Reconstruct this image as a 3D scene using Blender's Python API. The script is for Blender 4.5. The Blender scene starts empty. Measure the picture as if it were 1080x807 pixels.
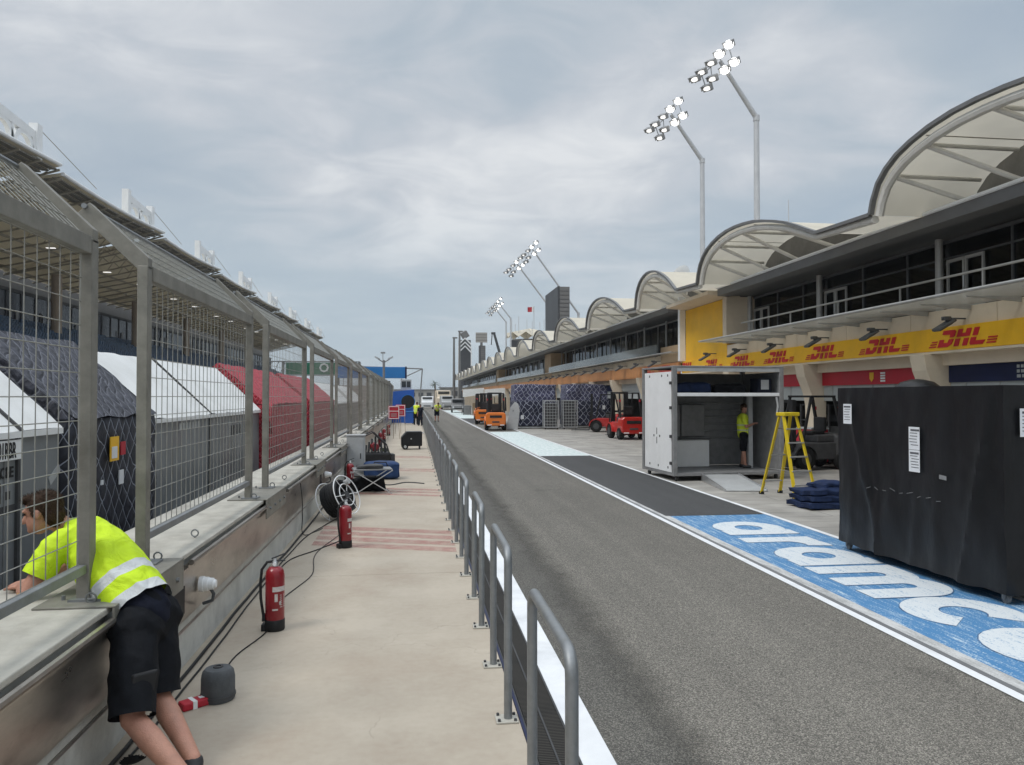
import bpy, bmesh, math, random
from mathutils import Vector, Matrix, noise as mnoise
R = random.Random(7)
C = bpy.context.scene.collection
rad = math.radians
scene = bpy.context.scene

# ------------------------------------------------------------------ materials
M = {}
def nodes_of(name):
    m = bpy.data.materials.new(name); m.use_nodes = True
    nt = m.node_tree
    return m, nt, nt.nodes, nt.links, nt.nodes['Principled BSDF']

def mat(key, col, rough=0.6, metal=0.0, var=0.18, scale=3.0, bump=0.0, bscale=40.0, stretch=(1, 1, 1), dirt=None, dirt_amt=0.5, spec=0.5, coat=0.0):
    """a principled surface with two scales of uneven colour, uneven gloss and an optional fine relief"""
    m, nt, n, l, b = nodes_of(key)
    tc = n.new('ShaderNodeTexCoord'); mp = n.new('ShaderNodeMapping'); mp.inputs['Scale'].default_value = stretch
    l.new(tc.outputs['Object'], mp.inputs['Vector'])
    n1 = n.new('ShaderNodeTexNoise'); n1.inputs['Scale'].default_value = scale; n1.inputs['Detail'].default_value = 6; n1.inputs['Roughness'].default_value = 0.65
    l.new(mp.outputs[0], n1.inputs['Vector'])
    rp = n.new('ShaderNodeMapRange'); rp.inputs['From Min'].default_value = 0.3; rp.inputs['From Max'].default_value = 0.7
    rp.inputs['To Min'].default_value = 1 - var; rp.inputs['To Max'].default_value = 1 + var
    l.new(n1.outputs['Fac'], rp.inputs['Value'])
    mx = n.new('ShaderNodeVectorMath'); mx.operation = 'SCALE'; mx.inputs[0].default_value = col[:3]
    l.new(rp.outputs[0], mx.inputs['Scale'])
    out = mx.outputs[0]
    if dirt:
        n2 = n.new('ShaderNodeTexNoise'); n2.inputs['Scale'].default_value = scale * 0.45; n2.inputs['Detail'].default_value = 8; n2.inputs['Roughness'].default_value = 0.7
        l.new(mp.outputs[0], n2.inputs['Vector'])
        cr = n.new('ShaderNodeMapRange'); cr.inputs['From Min'].default_value = 0.5; cr.inputs['From Max'].default_value = 0.72
        cr.inputs['To Max'].default_value = dirt_amt
        l.new(n2.outputs['Fac'], cr.inputs['Value'])
        mm = n.new('ShaderNodeMix'); mm.data_type = 'RGBA'; mm.inputs['B'].default_value = (*dirt[:3], 1)
        l.new(cr.outputs[0], mm.inputs['Factor']); l.new(out, mm.inputs['A']); out = mm.outputs['Result']
    l.new(out, b.inputs['Base Color'])
    rr = n.new('ShaderNodeMapRange'); rr.inputs['To Min'].default_value = max(0.02, rough - 0.1); rr.inputs['To Max'].default_value = min(1, rough + 0.12)
    l.new(n1.outputs['Fac'], rr.inputs['Value']); l.new(rr.outputs[0], b.inputs['Roughness'])
    b.inputs['Metallic'].default_value = metal
    b.inputs['Specular IOR Level'].default_value = spec
    b.inputs['Coat Weight'].default_value = coat
    if bump:
        n3 = n.new('ShaderNodeTexNoise'); n3.inputs['Scale'].default_value = bscale; n3.inputs['Detail'].default_value = 4
        l.new(mp.outputs[0], n3.inputs['Vector'])
        bp = n.new('ShaderNodeBump'); bp.inputs['Strength'].default_value = bump; bp.inputs['Distance'].default_value = 0.02
        l.new(n3.outputs['Fac'], bp.inputs['Height']); l.new(bp.outputs[0], b.inputs['Normal'])
    M[key] = m
    return m

def emit(key, col, s):
    m, nt, n, l, b = nodes_of(key)
    b.inputs['Base Color'].default_value = (0.8, 0.8, 0.8, 1)
    b.inputs['Emission Color'].default_value = (*col, 1); b.inputs['Emission Strength'].default_value = s
    M[key] = m

def math_node(nt, op, a, b=None):
    x = nt.nodes.new('ShaderNodeMath'); x.operation = op
    for i, v in enumerate((a, b)):
        if v is None: continue
        if isinstance(v, (int, float)): x.inputs[i].default_value = v
        else: nt.links.new(v, x.inputs[i])
    return x.outputs[0]

def net_mat(key, base, line, pitch, width=0.10, rough=0.7, puff=0.5, wob=0.12, lay=1.0):
    """cloth under a diamond cargo net"""
    m, nt, n, l, b = nodes_of(key)
    tc = n.new('ShaderNodeTexCoord')
    nz = n.new('ShaderNodeTexNoise'); nz.inputs['Scale'].default_value = 1.6; nz.inputs['Detail'].default_value = 3
    l.new(tc.outputs['Object'], nz.inputs['Vector'])
    sp = n.new('ShaderNodeSeparateXYZ'); l.new(tc.outputs['Object'], sp.inputs[0])
    u = math_node(nt, 'ADD', math_node(nt, 'ADD', sp.outputs['X'], sp.outputs['Y']), math_node(nt, 'MULTIPLY', nz.outputs['Fac'], wob * 2))
    v = math_node(nt, 'MULTIPLY', sp.outputs['Z'], 0.8)
    def lines(e):
        t = math_node(nt, 'FRACT', math_node(nt, 'DIVIDE', e, pitch))
        return math_node(nt, 'ABSOLUTE', math_node(nt, 'SUBTRACT', t, 0.5))
    a1 = lines(math_node(nt, 'ADD', u, v)); a2 = lines(math_node(nt, 'SUBTRACT', u, v))
    d = math_node(nt, 'MINIMUM', a1, a2)
    fac = math_node(nt, 'LESS_THAN', d, width / 2)
    n2 = n.new('ShaderNodeTexNoise'); n2.inputs['Scale'].default_value = 9; n2.inputs['Detail'].default_value = 6
    l.new(tc.outputs['Object'], n2.inputs['Vector'])
    sc = n.new('ShaderNodeMapRange'); sc.inputs['From Min'].default_value = 0.3; sc.inputs['From Max'].default_value = 0.7; sc.inputs['To Min'].default_value = 0.6; sc.inputs['To Max'].default_value = 1.5
    l.new(n2.outputs['Fac'], sc.inputs['Value'])
    vm = n.new('ShaderNodeVectorMath'); vm.operation = 'SCALE'; vm.inputs[0].default_value = base; l.new(sc.outputs[0], vm.inputs['Scale'])
    mm = n.new('ShaderNodeMix'); mm.data_type = 'RGBA'; mm.inputs['B'].default_value = (*line, 1)
    l.new(math_node(nt, 'MULTIPLY', fac, lay), mm.inputs['Factor']); l.new(vm.outputs[0], mm.inputs['A'])
    l.new(mm.outputs['Result'], b.inputs['Base Color'])
    b.inputs['Roughness'].default_value = rough
    bp = n.new('ShaderNodeBump'); bp.inputs['Strength'].default_value = puff; bp.inputs['Distance'].default_value = 0.08
    h = math_node(nt, 'ADD', math_node(nt, 'MINIMUM', d, 0.25), math_node(nt, 'MULTIPLY', n2.outputs['Fac'], 0.5))
    l.new(h, bp.inputs['Height']); l.new(bp.outputs[0], b.inputs['Normal'])
    M[key] = m

mat('galv', (0.245, 0.255, 0.26), 0.5, 0.55, 0.2, 6, 0.05, 60, dirt=(0.17, 0.16, 0.13), dirt_amt=0.5)
mat('fence_steel', (0.23, 0.22, 0.19), 0.6, 0.3, 0.24, 5, 0.05, 60, dirt=(0.13, 0.12, 0.095), dirt_amt=0.6)
mat('wire', (0.30, 0.295, 0.265), 0.55, 0.3, 0.15, 8)
mat('stainless', (0.42, 0.385, 0.345), 0.3, 0.85, 0.25, 1.6, 0.03, 30, stretch=(1, 1, 3), dirt=(0.10, 0.07, 0.055), dirt_amt=0.75)
mat('coping', (0.45, 0.43, 0.375), 0.75, 0.0, 0.16, 4, 0.12, 60, dirt=(0.25, 0.22, 0.18), dirt_amt=0.6)
mat('wall_concrete', (0.55, 0.55, 0.51), 0.85, 0, 0.14, 3, 0.15, 50, dirt=(0.2, 0.2, 0.18), dirt_amt=0.5)
mat('black_rubber', (0.018, 0.018, 0.019), 0.55, 0, 0.3, 10, spec=0.3)
mat('dark_grey', (0.06, 0.06, 0.062), 0.6, 0, 0.25, 6, spec=0.3)
mat('mid_grey', (0.22, 0.22, 0.22), 0.6, 0, 0.2, 5)
mat('light_grey', (0.42, 0.43, 0.43), 0.5, 0.0, 0.1, 4, dirt=(0.25, 0.25, 0.24), dirt_amt=0.4)
mat('white_paint', (0.82, 0.83, 0.83), 0.45, 0, 0.05, 2, dirt=(0.5, 0.5, 0.47), dirt_amt=0.22)
mat('white_fabric', (0.78, 0.78, 0.76), 0.8, 0, 0.05, 2, 0.2, 6, dirt=(0.55, 0.54, 0.5), dirt_amt=0.35)
mat('white_line', (0.72, 0.73, 0.74), 0.6, 0, 0.08, 3, 0.1, 90, dirt=(0.42, 0.42, 0.41), dirt_amt=0.45)
mat('beige_wall', (0.68, 0.585, 0.455), 0.75, 0, 0.06, 1.2, 0.05, 30, dirt=(0.38, 0.33, 0.26), dirt_amt=0.35)
mat('brown_panel', (0.42, 0.30, 0.185), 0.7, 0, 0.1, 1.5, 0.05, 30)
mat('yellow', (0.84, 0.47, 0.014), 0.45, 0, 0.08, 1.2, dirt=(0.55, 0.28, 0.02), dirt_amt=0.4)
mat('orange_band', (0.50, 0.225, 0.085), 0.6, 0, 0.2, 0.8, dirt=(0.6, 0.33, 0.16), dirt_amt=0.5)
mat('logo_red', (0.52, 0.012, 0.02), 0.5, 0, 0.08, 3)
mat('header_red', (0.45, 0.012, 0.03), 0.5, 0, 0.1, 2)
mat('header_navy', (0.012, 0.018, 0.06), 0.45, 0, 0.15, 2, spec=0.25)
mat('header_grey', (0.40, 0.43, 0.43), 0.5, 0, 0.08, 2)
mat('frame_grey', (0.40, 0.40, 0.39), 0.45, 0.3, 0.1, 4)
mat('beam_grey', (0.15, 0.152, 0.155), 0.6, 0.0, 0.12, 1.5)
mat('louvre_dark', (0.23, 0.225, 0.21), 0.7, 0, 0.2, 2)
mat('canopy_skin', (0.72, 0.70, 0.64), 0.7, 0, 0.05, 0.7, dirt=(0.55, 0.52, 0.45), dirt_amt=0.4)
mat('canopy_steel', (0.66, 0.645, 0.60), 0.5, 0.1, 0.08, 3)
mat('canopy_rim', (0.16, 0.16, 0.16), 0.5, 0.2, 0.1, 3)
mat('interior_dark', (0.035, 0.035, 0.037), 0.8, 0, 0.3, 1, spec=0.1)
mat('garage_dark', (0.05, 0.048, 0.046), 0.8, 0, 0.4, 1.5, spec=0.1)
mat('lamp_grey', (0.10, 0.105, 0.11), 0.5, 0.2, 0.15, 5)
mat('pole_grey', (0.52, 0.53, 0.54), 0.45, 0.2, 0.08, 2)
mat('black_cover', (0.0085, 0.009, 0.0105), 0.40, 0, 0.3, 2.5, 0.18, 18, dirt=(0.030, 0.031, 0.034), dirt_amt=0.35, stretch=(1, 1, 0.45), spec=0.32)
mat('paper', (0.72, 0.73, 0.75), 0.7, 0, 0.03, 20)
mat('ink', (0.10, 0.10, 0.11), 0.8, 0, 0.2, 20)
mat('ladder_yellow', (0.68, 0.50, 0.015), 0.4, 0, 0.1, 6, dirt=(0.35, 0.26, 0.06), dirt_amt=0.4)
mat('aluminium', (0.55, 0.56, 0.57), 0.35, 0.7, 0.1, 6)
mat('navy_cloth', (0.014, 0.025, 0.065), 0.75, 0, 0.35, 6, 0.5, 14, spec=0.15)
mat('ext_red', (0.235, 0.006, 0.013), 0.32, 0, 0.12, 6, coat=0.3, dirt=(0.16, 0.012, 0.015), dirt_amt=0.5)
mat('ext_label', (0.55, 0.50, 0.48), 0.5, 0, 0.25, 30)
mat('plug_grey', (0.085, 0.09, 0.095), 0.85, 0, 0.25, 8, 0.3, 30)
mat('blue_bag', (0.02, 0.045, 0.12), 0.55, 0, 0.3, 6, 0.3, 12, spec=0.2)
mat('blue_paint', (0.015, 0.10, 0.42), 0.45, 0, 0.1, 1)
mat('blue_board', (0.012, 0.17, 0.46), 0.5, 0, 0.08, 0.5)
mat('green_board', (0.012, 0.16, 0.085), 0.5, 0, 0.15, 0.3)
mat('fork_orange', (0.72, 0.17, 0.008), 0.35, 0, 0.08, 4, coat=0.3, dirt=(0.4, 0.12, 0.02), dirt_amt=0.4)
mat('fork_red', (0.44, 0.016, 0.012), 0.3, 0, 0.08, 4, coat=0.4, dirt=(0.3, 0.02, 0.015), dirt_amt=0.3)
mat('fork_yellow', (0.42, 0.22, 0.02), 0.45, 0, 0.2, 4)
mat('tyre', (0.016, 0.016, 0.016), 0.8, 0, 0.3, 12, 0.3, 40, spec=0.2)
mat('skin', (0.45, 0.225, 0.155), 0.5, 0, 0.16, 11, 0.25, 140, dirt=(0.40, 0.15, 0.10), dirt_amt=0.45)
mat('hair', (0.045, 0.026, 0.016), 0.7, 0, 0.35, 40, 0.6, 120, spec=0.2)
mat('shorts', (0.011, 0.012, 0.0145), 0.8, 0, 0.25, 12, 0.9, 9, spec=0.12)
mat('navy_shirt', (0.012, 0.014, 0.024), 0.8, 0, 0.25, 12, 0.3, 30, spec=0.12)
mat('shoe', (0.03, 0.03, 0.032), 0.6, 0, 0.2, 10)
mat('seat_blue', (0.035, 0.07, 0.125), 0.6, 0, 0.7, 1.5, 0.6, 2)
mat('booth', (0.012, 0.016, 0.028), 0.25, 0, 0.5, 0.4, spec=0.35)
mat('stand_soffit', (0.42, 0.385, 0.31), 0.8, 0, 0.1, 0.4)
mat('stand_steel', (0.33, 0.30, 0.24), 0.6, 0, 0.15, 1)
mat('stand_roof', (0.20, 0.19, 0.165), 0.7, 0, 0.15, 0.5)
mat('stand_column', (0.34, 0.27, 0.205), 0.7, 0, 0.1, 0.5)
mat('box_grey', (0.22, 0.235, 0.245), 0.45, 0.2, 0.16, 1.4, dirt=(0.20, 0.13, 0.13), dirt_amt=0.5)
mat('sand', (0.33, 0.29, 0.24), 0.95, 0, 0.15, 0.05)
mat('tarmac_far', (0.12, 0.12, 0.118), 0.9, 0, 0.15, 0.8)
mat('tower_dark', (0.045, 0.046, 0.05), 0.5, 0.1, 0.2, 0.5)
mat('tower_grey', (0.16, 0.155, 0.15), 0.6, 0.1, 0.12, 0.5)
mat('van_white', (0.72, 0.73, 0.74), 0.3, 0, 0.05, 2)
mat('glass_dark', (0.03, 0.035, 0.04), 0.08, 0, 0.2, 2)
mat('palm_green', (0.05, 0.065, 0.03), 0.8, 0, 0.3, 4)
mat('palm_trunk', (0.14, 0.10, 0.065), 0.9, 0, 0.3, 4)
mat('flag_red', (0.40, 0.02, 0.03), 0.8, 0, 0.1, 3)
mat('far_building', (0.36, 0.34, 0.31), 0.8, 0, 0.2, 0.1)
emit('lamp_on', (1.0, 0.98, 0.93), 4.0)
emit('lamp_dim', (1.0, 0.98, 0.94), 1.0)
emit('strip_on', (1.0, 0.97, 0.9), 2.5)
net_mat('net_navy', (0.012, 0.014, 0.036), (0.42, 0.44, 0.52), 0.40, 0.075, wob=0.2)
net_mat('net_navy_top', (0.05, 0.052, 0.105), (0.45, 0.46, 0.55), 0.33, 0.09, wob=0.25)
net_mat('net_black', (0.022, 0.024, 0.034), (0.26, 0.28, 0.33), 0.24, 0.06, wob=0.2)
net_mat('net_black_roof', (0.035, 0.037, 0.050), (0.12, 0.125, 0.15), 0.2, 0.1, puff=0.9, wob=0.25)
net_mat('net_red', (0.34, 0.012, 0.028), (0.55, 0.17, 0.19), 0.13, 0.13, puff=0.8, wob=0.25, lay=0.55)

def pane_mat():
    m, nt, n, l, b = nodes_of('pane')
    n.remove(b)
    fr = n.new('ShaderNodeFresnel'); fr.inputs['IOR'].default_value = 1.5
    tr = n.new('ShaderNodeBsdfTransparent'); tr.inputs['Color'].default_value = (0.34, 0.36, 0.37, 1)
    gl = n.new('ShaderNodeBsdfGlossy'); gl.inputs['Roughness'].default_value = 0.02; gl.inputs['Color'].default_value = (0.55, 0.57, 0.6, 1)
    mx = n.new('ShaderNodeMixShader')
    l.new(fr.outputs[0], mx.inputs[0]); l.new(tr.outputs[0], mx.inputs[1]); l.new(gl.outputs[0], mx.inputs[2])
    l.new(mx.outputs[0], n['Material Output'].inputs['Surface'])
    M['pane'] = m
pane_mat()
def balustrade_mat():
    m, nt, n, l, b = nodes_of('balustrade')
    n.remove(b)
    tr = n.new('ShaderNodeBsdfTransparent'); tr.inputs['Color'].default_value = (0.75, 0.8, 0.8, 1)
    gl = n.new('ShaderNodeBsdfGlossy'); gl.inputs['Roughness'].default_value = 0.05
    df = n.new('ShaderNodeBsdfDiffuse'); df.inputs['Color'].default_value = (0.55, 0.6, 0.6, 1)
    fr = n.new('ShaderNodeFresnel'); fr.inputs['IOR'].default_value = 1.5
    m1 = n.new('ShaderNodeMixShader'); m1.inputs[0].default_value = 0.3
    l.new(tr.outputs[0], m1.inputs[1]); l.new(df.outputs[0], m1.inputs[2])
    m2 = n.new('ShaderNodeMixShader'); l.new(fr.outputs[0], m2.inputs[0]); l.new(m1.outputs[0], m2.inputs[1]); l.new(gl.outputs[0], m2.inputs[2])
    l.new(m2.outputs[0], n['Material Output'].inputs['Surface'])
    M['balustrade'] = m
balustrade_mat()
def membrane(key, col, through, scale=0.7, clear=0.0):
    """tensioned cloth or opal sheet that lets part of the daylight through"""
    m, nt, n, l, b = nodes_of(key); n.remove(b)
    tc = n.new('ShaderNodeTexCoord'); nz = n.new('ShaderNodeTexNoise'); nz.inputs['Scale'].default_value = scale; nz.inputs['Detail'].default_value = 6; l.new(tc.outputs['Object'], nz.inputs['Vector'])
    mr = n.new('ShaderNodeMapRange'); mr.inputs['From Min'].default_value = 0.3; mr.inputs['From Max'].default_value = 0.7; mr.inputs['To Min'].default_value = 0.9; mr.inputs['To Max'].default_value = 1.06; l.new(nz.outputs['Fac'], mr.inputs['Value'])
    sc = n.new('ShaderNodeVectorMath'); sc.operation = 'SCALE'; sc.inputs[0].default_value = col; l.new(mr.outputs[0], sc.inputs['Scale'])
    df = n.new('ShaderNodeBsdfDiffuse'); l.new(sc.outputs[0], df.inputs['Color']); tl = n.new('ShaderNodeBsdfTranslucent'); l.new(sc.outputs[0], tl.inputs['Color'])
    mx = n.new('ShaderNodeMixShader'); mx.inputs[0].default_value = through; l.new(df.outputs[0], mx.inputs[1]); l.new(tl.outputs[0], mx.inputs[2])
    if clear:
        tp = n.new('ShaderNodeBsdfTransparent'); tp.inputs['Color'].default_value = (0.86, 0.88, 0.87, 1); m2 = n.new('ShaderNodeMixShader'); m2.inputs[0].default_value = clear
        l.new(mx.outputs[0], m2.inputs[1]); l.new(tp.outputs[0], m2.inputs[2]); mx = m2
    l.new(mx.outputs[0], n['Material Output'].inputs['Surface']); M[key] = m
membrane('canopy_skin', (0.74, 0.69, 0.585), 0.34)
membrane('ledge_sheet', (0.70, 0.67, 0.60), 0.5, 0.7, 0.66)
membrane('stand_soffit', (0.62, 0.57, 0.46), 0.30, 0.4)

# ------------------------------------------------------------------ mesh collecting
class MB:
    def __init__(s): s.v = []; s.f = []; s.mi = []; s.sm = []
    def add(s, vs, fs, mi=0, smooth=False):
        o = len(s.v); s.v += [tuple(v) for v in vs]
        for f in fs: s.f.append(tuple(i + o for i in f)); s.mi.append(mi); s.sm.append(smooth)
        return s
    def box(s, x0, x1, y0, y1, z0, z1, mi=0):
        vs = [(x, y, z) for z in (z0, z1) for y in (y0, y1) for x in (x0, x1)]
        return s.add(vs, [(0, 2, 3, 1), (4, 5, 7, 6), (0, 1, 5, 4), (2, 6, 7, 3), (0, 4, 6, 2), (1, 3, 7, 5)], mi)
    def obox(s, c, ax, ay, az, mi=0):
        c, ax, ay, az = Vector(c), Vector(ax), Vector(ay), Vector(az)
        vs = [c + ax * i + ay * j + az * k for k in (-1, 1) for j in (-1, 1) for i in (-1, 1)]
        return s.add(vs, [(0, 2, 3, 1), (4, 5, 7, 6), (0, 1, 5, 4), (2, 6, 7, 3), (0, 4, 6, 2), (1, 3, 7, 5)], mi)
    def bar(s, p0, p1, w, h, mi=0, up=(0, 0, 1)):
        p0, p1 = Vector(p0), Vector(p1); d = (p1 - p0); L = d.length; d = d / L
        upv = Vector(up)
        if abs(d.dot(upv)) > 0.98: upv = Vector((1, 0, 0))
        a = d.cross(upv).normalized(); b = a.cross(d).normalized()
        return s.obox((p0 + p1) / 2, d * L / 2, a * w / 2, b * h / 2, mi)
    def tube(s, pts, r, n=8, mi=0, closed=False, caps=True):
        pts = [Vector(p) for p in pts]; N = len(pts)
        rs = r if isinstance(r, (list, tuple)) else [r] * N
        vs = []; prev = None
        for i, p in enumerate(pts):
            if closed: t = pts[(i + 1) % N] - pts[i - 1]
            else: t = pts[min(i + 1, N - 1)] - pts[max(i - 1, 0)]
            t.normalize()
            if prev is None:
                u = Vector((0, 0, 1)) if abs(t.z) < 0.9 else Vector((1, 0, 0))
                a = t.cross(u).normalized()
            else:
                a = (prev - t * prev.dot(t)).normalized()
            prev = a; b = t.cross(a)
            for k in range(n):
                an = 2 * math.pi * k / n
                vs.append(p + (a * math.cos(an) + b * math.sin(an)) * rs[i])
        fs = []
        for i in range(N if closed else N - 1):
            j = (i + 1) % N
            for k in range(n):
                k2 = (k + 1) % n
                fs.append((i * n + k, i * n + k2, j * n + k2, j * n + k))
        if caps and not closed:
            fs.append(tuple(range(n - 1, -1, -1))); fs.append(tuple((N - 1) * n + k for k in range(n)))
        return s.add(vs, fs, mi, n >= 6)
    def lathe(s, prof, n=24, c=(0, 0, 0), mi=0, axis='z'):
        """prof: (radius, height)"""
        vs = []; P = len(prof)
        for r, z in prof:
            for k in range(n):
                a = 2 * math.pi * k / n
                q = (r * math.cos(a), r * math.sin(a), z)
                if axis == 'x': q = (q[2], q[0], q[1])
                if axis == 'y': q = (q[0], q[2], q[1])
                vs.append((q[0] + c[0], q[1] + c[1], q[2] + c[2]))
        fs = [(i * n + k, i * n + (k + 1) % n, (i + 1) * n + (k + 1) % n, (i + 1) * n + k) for i in range(P - 1) for k in range(n)]
        if prof[0][0] == prof[-1][0] or prof[0][0] < 1e-4:
            if prof[0][0] >= 1e-4 and abs(prof[0][1] - prof[-1][1]) < 0.25 and prof[0][0] < prof[1][0] + 1e-9:      # open ring: close it on itself
                fs += [((P - 1) * n + k, (P - 1) * n + (k + 1) % n, (k + 1) % n, k) for k in range(n)]
        return s.add(vs, fs, mi, True)
    def prism(s, pts, o, u, v, w, mi=0):
        """flat outline pts in (u, v) from o, thickness vector w"""
        o, u, v, w = Vector(o), Vector(u), Vector(v), Vector(w); N = len(pts)
        vs = [o + u * a + v * b for a, b in pts] + [o + u * a + v * b + w for a, b in pts]
        fs = [tuple(range(N - 1, -1, -1)), tuple(range(N, 2 * N))] + [(i, (i + 1) % N, N + (i + 1) % N, N + i) for i in range(N)]
        return s.add(vs, fs, mi)
    def ribbon(s, pts, w, o, u, v, t, mi=0, closed=False):
        """a stroke of width w drawn in the (u, v) plane, thickness vector t"""
        o, u, v, t = Vector(o), Vector(u), Vector(v), Vector(t); N = len(pts); L = []; Rr = []
        for i, p in enumerate(pts):
            q0 = pts[i - 1] if (closed or i) else pts[0]; q1 = pts[(i + 1) % N] if (closed or i < N - 1) else pts[-1]
            dx, dy = q1[0] - q0[0], q1[1] - q0[1]; m = math.hypot(dx, dy) or 1
            nx, ny = -dy / m * w / 2, dx / m * w / 2
            L.append((p[0] + nx, p[1] + ny)); Rr.append((p[0] - nx, p[1] - ny))
        top = [o + t + u * a + v * b for a, b in L + Rr]; bot = [o + u * a + v * b for a, b in L + Rr]
        fs = []
        for i in range(N if closed else N - 1):
            j = (i + 1) % N
            fs += [(i, j, N + j, N + i), (2 * N + i, 3 * N + i, 3 * N + j, 2 * N + j), (i, 2 * N + i, 2 * N + j, j), (N + i, N + j, 3 * N + j, 3 * N + i)]
        if not closed: fs += [(0, N, 3 * N, 2 * N), (N - 1, 3 * N - 1, 4 * N - 1, 2 * N - 1)]
        return s.add(top + bot, fs, mi)
    def build(s, name, mats, parent=None, loc=None, bevel=0.0, rot=None, seg=2):
        me = bpy.data.meshes.new(name); me.from_pydata(s.v, [], s.f)
        if not isinstance(mats, (list, tuple)): mats = [mats]
        for m in mats: me.materials.append(M[m] if isinstance(m, str) else m)
        me.polygons.foreach_set('material_index', s.mi); me.polygons.foreach_set('use_smooth', s.sm)
        bm = bmesh.new(); bm.from_mesh(me); bmesh.ops.recalc_face_normals(bm, faces=bm.faces)
        bm.to_mesh(me); bm.free()
        if any(s.sm) and hasattr(me, 'set_sharp_from_angle'): me.set_sharp_from_angle(angle=rad(40))
        me.update()
        o = bpy.data.objects.new(name, me); C.objects.link(o)
        if parent is not None: o.parent = parent
        if loc is not None: o.location = loc
        if rot is not None: o.rotation_euler = rot
        if bevel:
            b = o.modifiers.new('edge', 'BEVEL'); b.width = bevel; b.segments = seg; b.limit_method = 'ANGLE'; b.angle_limit = rad(35)
        return o

def tag(o, label, cat, group=None):
    o['label'] = label; o['category'] = cat
    if group: o['group'] = group
    return o
def thing(name, label, cat, loc=(0, 0, 0), rz=0.0, group=None):
    o = bpy.data.objects.new(name, None); C.objects.link(o); o.empty_display_size = 0.2
    o.location = loc; o.rotation_euler = (0, 0, rz)
    return tag(o, label, cat, group)
def struct(o): o['kind'] = 'structure'; return o
def kids(o): return [c for c in C.objects if c.parent == o]
def dup(root, loc, rz=None, label=None, scale=None):
    r = root.copy(); C.objects.link(r); r.location = loc
    if rz is not None: r.rotation_euler = (0, 0, rz)
    if scale: r.scale = scale
    if label: r['label'] = label
    def rec(a, b):
        for ch in kids(a):
            c = ch.copy(); C.objects.link(c); c.parent = b; rec(ch, c)
    rec(root, r)
    return r
_o1 = 'zeroth first second third fourth fifth sixth seventh eighth ninth tenth eleventh twelfth thirteenth fourteenth fifteenth sixteenth seventeenth eighteenth nineteenth'.split()
def nth(i):
    if i < 20: return _o1[i]
    t, u = divmod(i, 10); tens = {2: 'twent', 3: 'thirt', 4: 'fort', 5: 'fift', 6: 'sixt'}[t]
    return tens + 'ieth' if u == 0 else tens + 'y-' + _o1[u]

def text_mesh(txt, size, name, material, parent, loc, rot, bold=0.0, depth=0.002):
    cu = bpy.data.curves.new(name, 'FONT'); cu.body = txt; cu.size = size; cu.extrude = depth; cu.offset = bold
    t = bpy.data.objects.new(name + '_curve', cu); C.objects.link(t)
    dg = bpy.context.evaluated_depsgraph_get()
    me = bpy.data.meshes.new_from_object(t.evaluated_get(dg)); bpy.data.objects.remove(t)
    me.materials.clear(); me.materials.append(M[material])
    o = bpy.data.objects.new(name, me); C.objects.link(o); o.parent = parent; o.location = loc; o.rotation_euler = rot
    return o

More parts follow.
